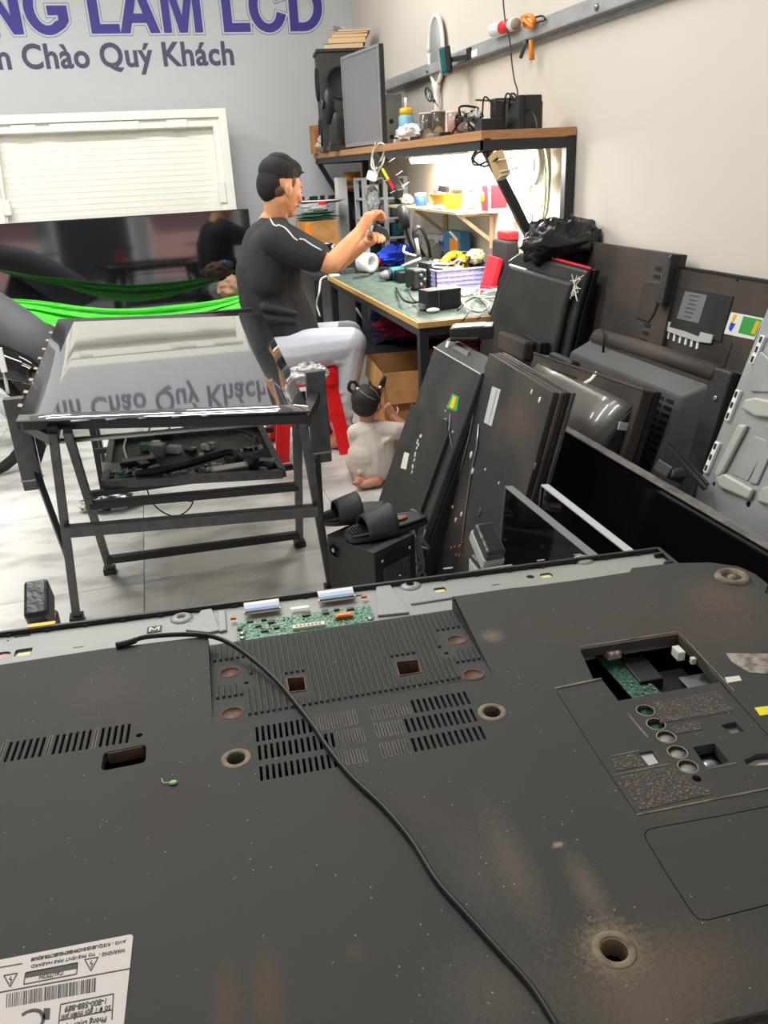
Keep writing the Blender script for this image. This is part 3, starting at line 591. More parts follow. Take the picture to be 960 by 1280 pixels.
# further marks on the cover
for q, m_, nm, lb in ((quad((943, 885), (985, 880), (985, 889), (950, 895)), 'hot_yellow', 'sticker', 'small yellow sticker'), (quad((906, 847), (924, 845), (927, 851), (909, 854)), 'offwhite', 'sticker', 'tiny white sticker')):
    mat('hot_yellow', 'e8dc1e', .5); b = MB(MT); b.prism([tuple(p) for p in q], 0, .0006); b.build(nm, m_, cv, lb)
mat('foil', 'b3aca6', .35, .5, '5e5550', 60, bump=.8, bscale=150); q = [T(*c) for c in ((907, 817), (985, 818), (985, 845), (936, 841), (915, 828))]
b = MB(MT); b.prism(q, 0, .0008); b.build('foil_tape', 'foil', cv, 'torn silvery tape')
p = T(217, 980); b = MB(MT); mat('pale_green', 'a9dc9a', .6); b.ell((p[0], p[1], .002), (.004, .0025, .002)).tube([(p[0], p[1], .002), (p[0]-.010, p[1]+.002, .002), (p[0]-.012, p[1]+.010, .001)], .0005, 4)
o = b.build('scrap', 'pale_green', None, 'tiny pale green scrap lying on the dark television cover', 'scrap')
# power cord across the television
pts = []
for px, py, h in ((145, 807, .004), (165, 802, .005), (178, 797, .004), (205, 794, .004), (235, 793, .004), (262, 795, .004), (285, 803, .004), (312, 821, .004), (345, 850, .005), (372, 882, .004), (392, 908, .004), (412, 938, .004), (440, 972, .004), (480, 1010, .004), (515, 1052, .004), (545, 1100, .004), (580, 1140, .004), (625, 1190, .004), (665, 1235, .004), (700, 1290, .004)):
    q = Pz(px, py, ZT+h); pts.append(q)
pts = smooth_path(pts, 6); b = MB(); b.tube(pts, .0024, 8, flat=1.5); cd = thing('mains_lead', 'long flat black power cord snaking across the back of the foreground television', 'cord', pts[0].copy())
b.build('cord', 'cable_black', cd); b = MB(); b.tube(pts[:9], .0036, 8, flat=1.3); b.build('strain_relief', 'cable_black', cd)
# stand that carries it
tb = thing('work_stand', 'dark steel work stand carrying the foreground television, its two clamp arms wrapped in tape', 'stand', (-.1, .75, 0))
mat('tape_wrap', '1e1f20', .35, bump=.8, bscale=60); mat('tape_white', 'a2a5a1', .4, bump=.8, bscale=60)
for v in (VB+.12, .6): b = MB(MT); b.b2((UL+.12, v-.02, -.118), (UR-.1, v+.02, -.078)); b.build('top_bar', 'dark_steel', tb)
for x in (UL+.2, UR-.2):
    b = MB(MT); b.b2((x-.02, VB+.05, -.158), (x+.02, .66, -.118)); b.build('side_bar', 'dark_steel', tb)
    for v, s_ in ((VB+.08, -1), (.62, 1)): q = MT @ Vector((x, v, -.14)); MB().bar(q, (q.x, q.y-.02*s_, .0), .035).build('leg', 'dark_steel', tb)
def clamp(px0, py0, px1, py1, z0, z1, white):
    a, c = Pz(px0, py0, z1), Pz(px1, py1, z0); b = MB(); d = Vector((c.x-a.x, c.y-a.y, 0)); return a, c
for (px, py, wt) in ((44, 742, False), (612, 668, True)):
    yy = 1.34 if not wt else 1.28; p = Py(px, py, yy); b = MB()
    W_ = .042; zt_ = p.z
    b.m(0).prism([(p.x-W_/2, yy-.03), (p.x+W_/2, yy-.03), (p.x+W_/2, yy+.05), (p.x-W_/2, yy+.05)], zt_-.30, zt_-.06); b.box((p.x, yy+.01, zt_-.03), (W_*.95, .075, .06), (.5, 0, 0))
    if wt: b.m(1).box((p.x-.001, yy+.012, zt_-.035), (W_*1.06, .081, .03), (.5, 0, 0)); b.m(1).box((p.x-.001, yy+.012, zt_-.10), (W_*1.05, .085, .06))
    b.build('clamp_arm', ['tape_wrap', 'tape_white'], tb, ('black clamp arm bound with pale tape' if wt else 'black taped clamp arm'), bevel=.006)
    b = MB(); b.bar((p.x, yy-.02, zt_-.2), (p.x, (MT @ Vector((0, .6, 0))).y-.02, ZT-.15), .03, .03); b.build('clamp_bracket', 'dark_steel', tb)
b = MB(MT); b.b2((UL+.01, VB+.01, -.078), (UC, .74, -.066)); b.b2((UL+.04, VB+.03, -.066), (UC-.02, .70, -.05)); b.build('front_panel', 'black_gloss', tv)
# ============================================================ LEFT SIDE: rack with the bare panel, hammock, big television, foam tray
rk = thing('steel_rack', 'dark steel folding rack standing on the tiles and holding the bare display panel', 'rack', (0, 2.7, 0))
fl_, fr_ = Pz(97, 776, 0), Pz(414, 738, 0); bl_, br_ = Pz(138, 716, 0), Pz(375, 682, 0)
zt = .70; tl, tr = Pz(66, 540, zt), Pz(377, 522, zt); tl2, tr2 = Pz(84, 538, zt), Pz(371, 522, zt)
for a, c in ((fl_, tl), (fr_, tr), (bl_, tl2), (br_, tr2)):
    MB().bar(a+Vector((0, 0, .02)), c, .025, .025, (0, 1, 0)).build('leg', 'dark_steel', rk, bevel=.002)
    MB().box((a.x, a.y, .012), (.044, .044, .024)).build('foot_cap', 'black', rk, bevel=.003)
def lerp(a, b, t): return a+(b-a)*t
def atz(a, c, z): return lerp(a, c, (z-a.z)/(c.z-a.z))
MB().bar(atz(fl_, tl, .37)-Vector((0, .02, 0)), atz(fr_, tr, .37)-Vector((0, .02, 0)), .03, .036).build('cross_bar', 'dark_steel', rk, bevel=.002)
for z, w_ in ((.08, .028), (.38, .028)): MB().bar(atz(bl_, tl2, z), atz(br_, tr2, z), w_, .028).build('cross_bar', 'dark_bar', rk, bevel=.004)
MB().tube([Pz(57, 553, .66), Pz(386, 524, .66)], .008, 10).build('rod', 'steel', rk, 'bright round rod')
PB = .745
fL, fR = Pz(22, 524, .735), Pz(386, 515, .735)
MB().bar(fL+Vector((.01, .03, -.026)), fR+Vector((.0, .03, -.026)), .026, .028).build('front_bar', 'dark_bar', rk, bevel=.002)
MB().bar(tl+Vector((0, .0, .0)), tl+Vector((0, .55, .02)), .03).build('side_bar', 'dark_bar', rk); MB().bar(tr, tr+Vector((0, .55, .02)), .03).build('side_bar', 'dark_bar', rk)
# uprights with clamps at either side
for sgn, px, py, X, z0, z1, mid in ((-1, 18, 500, -.475, .50, .80, (.0)), (1, 393, 466, .43, .50, .84, 0)):
    p = Px(px, py, X); b = MB(); b.b2((X-.030, p.y-.025, p.z-.29), (X+.030, p.y+.01, p.z+.01)); b.build('upright', 'dark_steel', rk, bevel=.004)
    b = MB(); b.box((X, p.y-.008, p.z-.255), (.064, .038, .006)); b.build('screw_strip', 'steel', rk)
    yy = tl.y if sgn < 0 else tr.y; leg = (fl_, tl) if sgn < 0 else (fr_, tr)
    MB().bar((X-.01*sgn, p.y, p.z-.2), atz(*leg, .24), .018).build('brace', 'dark_bar', rk)
    b = MB(); b.prism([(0, 0), (.08, 0), (.0, -.16)], -.004, .004); b.v = [Vector((X-sgn*(.03+v.x), p.y+.02+v.z, p.z-.06+v.y)) for v in b.v]; b.build('gusset', 'dark_bar', rk)
    MB().bar((X, p.y, p.z-.07), (tl if sgn < 0 else tr)-Vector((0, 0, .02)), .03).build('arm', 'dark_bar', rk)
# crumpled clear wrapping on the right upright
mat('cling', 'e8ebea', .12, trans=.55, bump=1, bscale=90); b = MB(); random.seed(2); pc0 = Px(378, 468, .40)
def crumple(c, r, n=90, seed=1, fl=.5, amp=1, sm=False, nu=26, nv=16):
    random.seed(seed); b = MB()
    def fn(u, v):
        a = 2*PI*u; q = Vector((math.cos(a)*math.sin(PI*(v*.9+.05)), math.sin(a)*math.sin(PI*(v*.9+.05)), -math.cos(PI*(v*.9+.05))*fl))
        k = 1+amp*(.35*noise.noise(q*3+Vector((seed, 0, 0)))+.22*noise.noise(q*8+Vector((0, seed, 0))))
        return Vector(c)+Vector((q.x*r[0], q.y*r[1], q.z*r[2]))*k
    b.grid(fn, nu, nv, 0); b.sm = [sm]*len(b.f); return b
crumple(pc0+Vector((.02, .0, 0)), (.06, .05, .06), seed=4).build('plastic_wrap', 'cling', rk, 'crumpled clear plastic')
# bare display panel, rising slightly towards the back
PT = math.radians(2.3); xL, xR_ = -.455, .425; y0p = fL.y-.01
MP = Matrix.Translation(((xL+xR_)/2, y0p, .742)) @ Matrix.Rotation(math.radians(.2), 4, 'Y') @ Matrix.Rotation(PT, 4, 'X'); PWd = .90
cL, cR2 = on(MP, 73, 400), on(MP, 327, 391); Lp = (cL[1]+cR2[1])/2; k0, k1 = on(MP, 20, 530), on(MP, 388, 517)
pan = thing('display_panel', 'bare mirror-like grey LCD panel lying on the steel rack, reflecting the wall lettering', 'panel', MP)
mat('panel_glass', '70747a', .02, .55, spec=1.0)
mat('panel_glass', '6f7276', .02); bs = MATS['panel_glass'].node_tree.nodes['Principled BSDF']; bs.inputs['Metallic'].default_value = .0; bs.inputs['Base Color'].default_value = lin('3c3d3f'); bs.inputs['Metallic'].default_value = .0
bs.inputs['Coat Weight'].default_value = 1; bs.inputs['IOR'].default_value = 2.2; bs.inputs['Specular IOR Level'].default_value = .8; bs.inputs['Roughness'].default_value = .01
def sag(x, y): return .0
b = MB(MP); xa, xb = cL[0], cR2[0]; xa0, xb0 = k0[0], k1[0]
def pf(u, v):
    a = Vector(k0)*(1-u)+Vector(k1)*u; c = Vector(cL)*(1-u)+Vector(cR2)*u; p = a*(1-v)+c*v; yy = max(0, .4-p.y); return Vector((p.x, p.y, .004+.002*(p.y*p.y/Lp-p.y)+.006*yy*yy/.8))
b.grid(pf, 8, 20, .003); b.build('glass', 'panel_glass', pan)
b = MB(MP)
b.bar((k0[0], k0[1]+.004, .0045), (k1[0], k1[1]+.004, .0045), .010, .004); b.build('edge_strip', 'black', pan)
for i in range(9): # driver film tabs along the left edge
    v = .12+i*.1; p = pf(0, v); MB(MP).box((p.x-.009, p.y, .002), (.012, .03, .0006), (0, .3, 0)).build('driver_film', 'foam_tan', pan)
b = MB(MP); random.seed(8)
for i in range(6):
    u = .55+random.random()*.4; p = pf(u if i > 4 else u-.4, 0); b.box((p.x, p.y, .005), (.05*random.random()+.02, .006, .003), (0, 0, random.uniform(-.05, .05)))
b.build('torn_tape', 'cling', pan, kind='stuff')
q = 0 and [on(MP, *c, .005) for c in ((338, 425), (344, 424), (366, 455), (370, 463), (357, 461), (342, 446))]; 
# second trestle under the far end of the panel
tr_ = thing('trestle', 'dark steel trestle hidden under the far end of the display panel', 'trestle', (0, 3.85, 0))
zf = .742+math.sin(PT)*1.45-.02
b = MB(); b.b2((-.42, 3.78, zf-.035), (.40, 3.815, zf)).build('top_bar', 'dark_bar', tr_)
for x in (-.38, .36):
    for y in (3.7, 3.95): MB().bar((x, y, 0), (x, 3.8, zf-.02), .028).build('leg', 'dark_bar', tr_)
# ---- parts tray resting on the rack's bars
zT = .395; tq = [Pz(*q, zT) for q in ((140, 547), (324, 530), (353, 588), (131, 601))]
mat('tray_metal', '37393a', .5, .2, '4b4d4c', 14)
ty = thing('parts_tray', 'shallow black metal tray of electronic scraps on the cross bars of the steel rack', 'tray', lerp(tq[0], tq[2], .5))
zi = zT-.02; b = MB(); b.prism([(p.x, p.y) for p in tq], zi-.004, zi); b.build('base', 'tray_metal', ty)
for a, c in zip(tq, tq[1:]+tq[:1]): MB().bar((a.x, a.y, zi+.008), (c.x, c.y, zi+.008), .024, .028).build('rim', 'dark_steel', ty)
for y_ in (tq[0].y-.05, tq[2].y+.12): MB().bar((atz(bl_, tl2, .36).x-.02, y_, zi-.014), (atz(br_, tr2, .36).x+.02, y_, zi-.014), .02).build('support_bar', 'dark_bar', rk)
zi += .0005
def tr3(px, py, h=0): return Pz(px, py, zi+h)
def lay(px, py, d, rz, h=0, tilt=(0, 0)): p = tr3(px, py, h+d[2]/2); return p, Matrix.Rotation(rz, 3, 'Z') @ Euler((tilt[0], tilt[1], 0)).to_matrix()
def simple(name, label, cat, mats, group=None): return (name, label, cat, mats, group)
tray_items = [
 ('power_supply', 'flat grey-topped power supply lying left in the tray', (173, 578), (.13, .05, .03), .05, 'black', 'grey', 0),
 ('power_supply', 'small grey block standing behind the flat power supply in the tray', (198, 562), (.055, .045, .045), -.5, 'grey', 'lightgrey', 0),
 ('power_supply', 'black adapter brick at the back of the tray', (203, 544), (.07, .06, .03), .2, 'black', 'black_matte', 0),
 ('metal_box', 'silver metal module with a white label at the right front of the tray', (287, 587), (.13, .055, .025), .08, 'steel', 'white', 0),
 ('heat_sink', 'dark finned block standing beside the silver module in the tray', (318, 582), (.03, .04, .04), .3, 'black', 'dark_steel', 0)]
for nm, lb, (px, py), d, rz, m1, m2, h in tray_items:
    p, R = lay(px, py, d, rz, h); t = thing(nm, lb, 'electronics', Matrix.Translation(p-Vector((0, 0, d[2]/2))) @ R.to_4x4()); M = WM[t.name]
    b = MB(M); b.box((0, 0, d[2]/2), d).build('case', m1, t, bevel=.002)
    b = MB(M); b.box((0, 0, d[2]+.0004), (d[0]*.86, d[1]*.8, .0008)).build('top_label', m2, t)
    if nm == 'heat_sink':
        for i in range(4): MB(M).box((-d[0]/2+.004+i*.0075, 0, d[2]+.004), (.002, d[1]*.9, .008)).build('fin', 'black', t)
bo = [('circuit board strip with pale connectors along the front of the tray', (230, 593), (.16, .035, .004), .09, 'offwhite', 'foam_tan'), ('long silver bar of a board along the front of the tray', (217, 596), (.09, .012, .012), .1, 'steel', 'steel'),
      ('teal circuit board strip at the back right of the tray', (308, 564), (.13, .02, .005), .12, 'teal', 'offwhite'), ('green crowded circuit board at the left front corner of the tray', (152, 592), (.11, .085, .004), .3, 'pcb', 'steel'),
      ('greenish circuit board in the middle of the tray', (262, 586), (.09, .07, .004), -.1, 'pcb', 'white'), ('small greenish board at the right end of the tray', (338, 578), (.035, .03, .003), .4, 'pcb', 'offwhite')]
for i, (lb, (px, py), d, rz, m1, m2) in enumerate(bo):
    p, R = lay(px, py, d, rz, .003+.004*(i % 3)); t = thing('circuit_board', lb, 'circuit board', Matrix.Translation(p) @ R.to_4x4(), 'circuit boards in the parts tray'); M = WM[t.name]
    MB(M).box((0, 0, 0), d).build('board', m1, t); random.seed(i); b = MB(M)
    for k in range(26): b.m(k % 3).box((random.uniform(-.45, .45)*d[0], random.uniform(-.4, .4)*d[1], d[2]/2+.004), (random.uniform(.006, .018), random.uniform(.004, .012), random.uniform(.006, .014)))
    b.build('components', [m2, 'black', 'steel'], t, kind='stuff')
p = tr3(118+22, 585, .02); b = MB(); b.box((p.x, p.y, p.z), (.07, .05, .004), (.5, .3, .2)); b.build('plastic_bag', 'cling', None, 'crumpled clear plastic bag at the left corner of the tray', 'bag')
cabs = [('thick bundle of black cables lying across the tray', [(170, 592), (200, 588), (235, 580), (262, 572), (290, 565), (300, 575)], .014, 'cable_black', .03), ('thin black cable looping at the back of the tray', [(185, 540), (192, 528), (206, 527), (216, 538), (240, 532), (270, 534), (310, 540), (320, 550)], .003, 'cable_black', .03),
        ('black plug and cord coiled in the right back corner of the tray', [(300, 538), (315, 545), (322, 548), (326, 556), (318, 560)], .005, 'cable_black', .01), ('white cable hanging down into the left part of the tray', [(158, 547), (155, 560), (160, 578), (158, 590)], .004, 'cable_white', .012)]
for lb, pp, r, m_, h in cabs: MB().tube(smooth_path([tr3(x, y, h+.006*math.sin(i*2)) for i, (x, y) in enumerate(pp)], 4), r, 7).build('cable', m_, None, lb, 'cable', 'cables in the parts tray')
random.seed(21); nm = 0
SC = [(n_, m_) for m_ in (('black', 'black'), ('cream', 'offwhite'), ('silver', 'steel'), ('light grey', 'lightgrey'), ('green', 'pcb'), ('dark grey', 'dark_steel')) for n_ in ('large', 'medium', 'small')]
for i in range(18):
    k_ = (1.5, 1.1, .75)[i % 3]; px = random.uniform(150, 335); py = random.uniform(562, 598)-(px-150)*.03; d = (.036*k_, .022*k_, .018*k_); p = tr3(px, py, .004)
    MB().box((p.x, p.y, p.z+d[2]/2), d, (0, 0, random.uniform(0, 3))).build('scrap_part', SC[i][1][1], None, '%s %s electronic scrap block lying in the parts tray' % (SC[i][0], SC[i][1][0]), 'electronics', 'loose scraps in the parts tray', bevel=.001)
# cord hanging under the rack
c0 = [Pz(184, 612, .34), Pz(190, 628, .3), Pz(205, 641, .28), Pz(222, 645, .27), Pz(238, 634, .29), Pz(244, 615, .34)]
MB().tube(smooth_path(c0, 5), .0026, 6).build('hanging_cable', 'cable_black', None, 'thin black cable sagging in a loop below the parts tray', 'cable')
p = Pz(238, 621, .33); MB().box(p, (.016, .014, .035), (0, .3, 0)).build('plug', 'black', None, 'black plug dangling below the parts tray', 'plug', bevel=.003)
# crumpled packaging on the floor
p0 = Pz(125, 637, 0); b = crumple((p0.x+.05, p0.y, .028), (.13, .07, .03), seed=6, fl=1); b.v = [Vector((v.x, v.y, max(v.z, .001))) for v in b.v]
mat('foil_pack', '1c1c1e', .25, .3, 'd9d9d7', 16, amt=(.47, .53)); b.build('packaging', 'foil_pack', None, 'crumpled silvery black packaging on the tiles beneath the rack', 'packaging')
p1 = Pz(104, 634, 0); MB().box((p1.x+.02, p1.y, .01), (.07, .05, .02), (0, 0, .3)).build('carton_scrap', 'cardboard', None, 'small orange-brown carton scrap beside the crumpled packaging', 'carton', bevel=.002)
# ---- foam tray leaning on the back wall
mat('styrofoam', 'efefe6', .85, bump=.35, bscale=70)
yF = 6.62; q0, q1 = Py(-6, 153, yF), Py(280, 139, yF); Wf = 1.66
FS = frame((q1.x-Wf, yF-.18, .30), (1, 0, 0), (0, .12, 1)); Hf = (Matrix(FS).inverted() @ q1).y; xr = Py(292, 262, yF-.15).x
fm = thing('foam_tray', 'big white polystyrene packing tray leaning on the back wall behind the black television', 'packaging', FS)
w2 = xr-(q1.x-Wf); outer = [(-.07, 0), (w2+.01, 0), (Wf, Hf), (0, Hf)]; inner = [(.02, .1), (w2-.10, .1), (Wf-.10, Hf-.11), (.10, Hf-.11)]
b = MB(FS); b.prism(outer, 0, .02); b.build('back', 'styrofoam', fm)
b = MB(FS); b.poly(outer, [inner], .02, .085); b.build('rim', 'styrofoam', fm, bevel=.012)
mid = [(.045, .12), (w2-.055, .12), (Wf-.055, Hf-.055), (.06, Hf-.055)]; b = MB(FS); b.poly(outer, [mid], .085, .11); b.build('lip', 'styrofoam', fm, bevel=.008)
for (u0, u1, s_) in ((.2, .36, 0), (.45, 1.05, 0), (1.24, 1.38, 0)): MB(FS).b2((u0, Hf-.115, .05), (u1, Hf-.06, .1)).build('notch_block', 'styrofoam', fm, bevel=.006)
for v0, v1 in ((.85, 1.0), (.6, .75), (.3, .5)): MB(FS).b2((Wf-.12-.0*(Hf-v0), v0, .05), (Wf-.07, v1, .1)).build('notch_block', 'styrofoam', fm, bevel=.006); MB(FS).b2((.05, v0, .05), (.1, v1-.05, .1)).build('notch_block', 'styrofoam', fm, bevel=.006)
for i in range(30):
    v = .14+i*(Hf-.28)/30; MB(FS).b2((.09, v, .02), (Wf-.13-.03*(1-v/Hf), v+.012, .0215)).build('ridge', 'styrofoam', fm)
# ---- big glossy television in front of it
yT = 5.75; qR = Py(311, 261, yT); qL = Py(0, 273, yT); zbot = .12
FTV = frame((qR.x-1.67, yT, qR.z-.95), (1, 0, (qR.z-qL.z)/(qR.x-qL.x)*.0), (0, .03, 1)); Hh = .95
bt = thing('television', 'huge television with a glossy black screen standing against the back wall under the lettering', 'television', FTV)
mat('screen_gloss', '0a0c0f', .05, spec=.9, coat=1); MATS['screen_gloss'].node_tree.nodes['Principled BSDF'].inputs['IOR'].default_value = 1.8
b = MB(FTV); b.b2((0, 0, -.045), (1.67, Hh, 0)); b.build('body', 'black', bt, bevel=.004)
b = MB(FTV); b.grid(lambda u, v: Vector((.006+1.658*u, .02+(Hh-.026)*v, .001+.004*math.sin(PI*v))), 10, 8, 0); b.build('screen', 'screen_gloss', bt)
b = MB(FTV); b.poly(rect(0, 0, 1.67, Hh, .004), [rect(.006, .02, 1.664, Hh-.006)], 0, .004); b.build('bezel', 'black', bt)
sd = thing('tv_bench', 'low black cabinet under the huge glossy television, mostly hidden', 'cabinet', (qR.x-.83, 5.8, 0)); zb_ = qR.z-.955
b = MB(); b.b2((qR.x-1.7, 5.6, .03), (qR.x-.06, 6.05, zb_-.002)).build('body', 'black', sd); 
for x in (qR.x-1.65, qR.x-.12): MB().b2((x, 5.62, 0), (x+.05, 5.67, .03)).build('leg', 'black', sd)
# brown cushion and blue cloth at the end of the bench beside the man
mat('brown_leather', '8f6a54', .6); p = Py(290, 362, 5.0)
hk = crumple((p.x+.03, 5.03, p.z+.0), (.11, .08, .075), seed=9, fl=1); ob = hk.build('cushion', 'brown_leather', None, 'brown cushion lying in the green hammock behind the seated man', 'cushion'); ob.modifiers.new('s', 'SUBSURF').levels = 1
mat('light_blue', '8fb4dd', .7); p = Py(300, 348, 5.02); crumple((p.x+.04, 5.02, p.z-.01), (.06, .05, .035), seed=12, fl=1).build('cloth', 'light_blue', None, 'light blue cloth on top of the brown cushion', 'cloth')
# ---- green hammock
mat('hammock_green', '31b82c', .7, col2='5fd63c', scale=30, stretch=(.2, 1, 6), bump=.5, bscale=120)
hm = thing('hammock', 'bright green cloth hammock sagging in front of the huge black television', 'hammock', (-.3, 4.95, 0))
up = [Py(*q, 4.95) for q in ((-60, 362), (0, 373), (53, 377), (106, 383), (160, 385), (213, 382), (266, 377), (305, 369), (330, 360))]
lo = [Py(*q, 4.75) for q in ((-60, 374), (0, 389), (35, 397), (66, 408), (115, 420), (160, 425), (213, 418), (266, 402), (305, 388), (330, 372))]
U_, L_ = smooth_path(up, 5), smooth_path(lo, 5)
def hf(u, v):
    i = min(int(u*(len(U_)-1)), len(U_)-2); t = u*(len(U_)-1)-i; a = lerp(U_[i], U_[i+1], t); c = lerp(L_[i], L_[i+1], t); p = lerp(a, c, v)
    return p+Vector((0, .03*math.sin(v*19+u*5)*math.sin(PI*v)+.05*math.sin(PI*v), .006*math.sin(v*31+u*9)))
b = MB(); b.grid(hf, 44, 26, .004); b.build('cloth', 'hammock_green', hm)
e0, e1 = U_[0], U_[-1]
for e, sx_ in ((e0, -1), (e1, 1)):
    X = e.x+sx_*(.25 if sx_ < 0 else .12); MB().tube([e, (X, 4.85, e.z+.10)], .008, 6).build('rope', 'hammock_green', hm)
    MB().tube([(X, 4.85, .0), (X, 4.85, e.z+.14)], .016, 8).build('post', 'dark_bar', hm); MB().b2((X-.02, 4.5, 0), (X+.02, 5.2, .03)).build('foot', 'dark_bar', hm)
# ---- motorbike tail at the left edge
mat('seat_grey', '55585b', .6, col2='4a4c50', scale=6, bump=.2, bscale=300); mk = thing('motorbike', 'dark grey motorbike seat and glossy black tail at the left edge behind the steel rack', 'motorbike', (-.95, 4.2, 0))
def M3(px, py, y=4.35): return Py(px, py, y)
b = MB(); sp = [M3(-120, 350, 4.45), M3(-60, 372, 4.4), M3(0, 410, 4.35), M3(45, 440, 4.3), M3(62, 462, 4.3)]; sp = smooth_path(sp, 4)
b.tube(sp, [.10+.05*math.sin(PI*i/(len(sp)-1)) for i in range(len(sp))], 14).build('seat', 'seat_grey', mk)
b = MB(); sp = smooth_path([M3(-110, 420, 4.3), M3(-50, 440, 4.25), M3(0, 452, 4.2), M3(30, 462, 4.15), M3(44, 470, 4.12)], 4)
b.tube(sp, [.12-.07*i/(len(sp)-1) for i in range(len(sp))], 14).build('tail_fairing', 'black_gloss', mk)
w0 = M3(-40, 520, 4.25); b = MB()
for i in range(1): b.tube([(w0.x+.26*math.cos(2*PI*k/28), 4.25+.03*math.sin(2*PI*k/28), .28+.26*math.sin(2*PI*k/28)) for k in range(29)], .028, 8).build('wheel', 'black_matte', mk)
for (q, r, m_) in ((((-20, 478), (0, 490), (24, 506)), .010, 'cable_white'), (((-10, 500), (4, 512), (12, 520)), .02, 'lightgrey'), (((2, 448), (6, 470), (10, 492)), .008, 'chrome')):
    MB().tube([M3(*c, 4.0) for c in q], r, 8).build('frame_tube', m_, mk)
MB().bar((w0.x, 4.25, .28), sp[4], .03).build('shock_absorber', 'steel', mk)
p = M3(2, 450, 4.0); MB().box(p, (.025, .02, .11)).build('side_panel', 'white', mk, 'white panel')
# ============================================================ WORKBENCH AND SHELF along the right wall
ZD, ZSH = .75, 1.458; DX0, DY0, DY1 = 1.01, 3.2, 5.02
mat('bench_mat', '5a7065', .4, col2='435249', scale=16, amt=(.4, .7), rough2=.6); mat('bench_edge', 'c79a57', .55); mat('frame_black', '26282a', .5)
wbn = thing('workbench', 'workbench with worn green top and yellow wooden edge along the right wall', 'bench', (1.35, 4.1, 0))
MB().b2((DX0, DY0, ZD-.025), (1.69, DY1, ZD-.001)).build('tabletop', 'bench_edge', wbn, bevel=.001)
MB().b2((DX0+.012, DY0+.012, ZD-.001), (1.69, DY1-.01, ZD)).build('bench_mat', 'bench_mat', wbn)
for x in (DX0+.03, 1.65):
    for y in (DY0+.03, DY1-.03): MB().b2((x-.02, y-.02, 0), (x+.02, y+.02, ZD-.06)).build('leg', 'frame_black', wbn, bevel=.002)
for a, c in (((DX0+.01, DY0+.01), (DX0+.04, DY1-.01)), ((1.63, DY0+.01), (1.66, DY1-.01)), ((DX0+.04, DY0+.01), (1.63, DY0+.04)), ((DX0+.04, DY1-.04), (1.63, DY1-.01))): MB().b2((*a, ZD-.06), (*c, ZD-.025)).build('apron', 'frame_black', wbn)
sh = thing('wall_shelf', 'long wooden shelf on black steel brackets above the workbench', 'shelf', (1.5, 4.9, ZSH))
SX, SY0, SY1 = 1.29, 3.2, 6.6
MB().b2((SX, SY0, ZSH-.034), (1.695, SY1, ZSH)).build('board', 'wood', sh, bevel=.001)
for y in (SY0+.02, SY1-.06):
    MB().b2((SX+.01, y-.018, ZSH-.075), (1.66, y+.018, ZSH-.028)).build('arm', 'frame_black', sh, bevel=.002)
    MB().b2((1.655, y-.02, ZD+.02 if y < 4 else .77), (1.695, y+.02, ZSH-.028)).build('post', 'frame_black', sh, bevel=.002)
    MB().bar((SX+.03, y, ZSH-.07), (1.665, y, .79), .03, .035).build('strut', 'frame_black', sh, bevel=.002)
MB().b2((SX+.01, SY0, ZSH-.07), (SX+.04, SY1-.02, ZSH-.028)).build('front_rail', 'frame_black', sh)
# fluorescent tube under the shelf
mat('tube_glow', 'fffdf4', .5, emit=16); tb_ = thing('tube_light', 'glowing white fluorescent tube fixed beneath the wooden shelf', 'lamp', (1.52, 4.4, 1.37))
MB().b2((1.49, 3.86, 1.385), (1.55, 4.86, 1.41)).build('batten', 'white', tb_)
MB().tube([(1.52, 3.9, 1.372), (1.52, 4.82, 1.372)], .018, 12).build('tube', 'tube_glow', tb_)
area('tube_light_glow', (1.5, 4.1, 1.35), (0, -.5, 0), .06, 1.3, 42, (1, .99, .93))
# small shelf with wooden brackets
mat('pale_board', 'd9cfa5', .6); mat('pale_wood', 'c9b391', .6)
ss = thing('small_shelf', 'small cream shelf on two wooden brackets between the bench and the long shelf', 'shelf', (1.6, 4.6, 1.1)); SZ = 1.125
MB().b2((1.47, 3.98, SZ-.014), (1.695, 5.2, SZ)).build('board', 'pale_board', ss, bevel=.001)
for y in (4.05, 4.75):
    MB().b2((1.675, y-.012, SZ-.19), (1.697, y+.012, SZ-.014)).build('bracket_post', 'pale_wood', ss); MB().bar((1.51, y, SZ-.02), (1.68, y, SZ-.15), .018, .018).build('bracket_brace', 'pale_wood', ss)
    MB().b2((1.5, y-.012, SZ-.03), (1.69, y+.012, SZ-.014)).build('bracket_arm', 'pale_wood', ss)
# ------------------------------------------------------------ things on the long shelf
def bx_(name, label, cat, c, d, m_, rot=0, bev=.003, group=None, parent=None):
    R = Matrix.Rotation(rot, 3, 'Z'); b = MB(); b.box((c[0], c[1], c[2]+d[2]/2), d, R); return b.build(name, m_, parent, label, cat, group, bevel=bev)
Z0 = ZSH+.0005
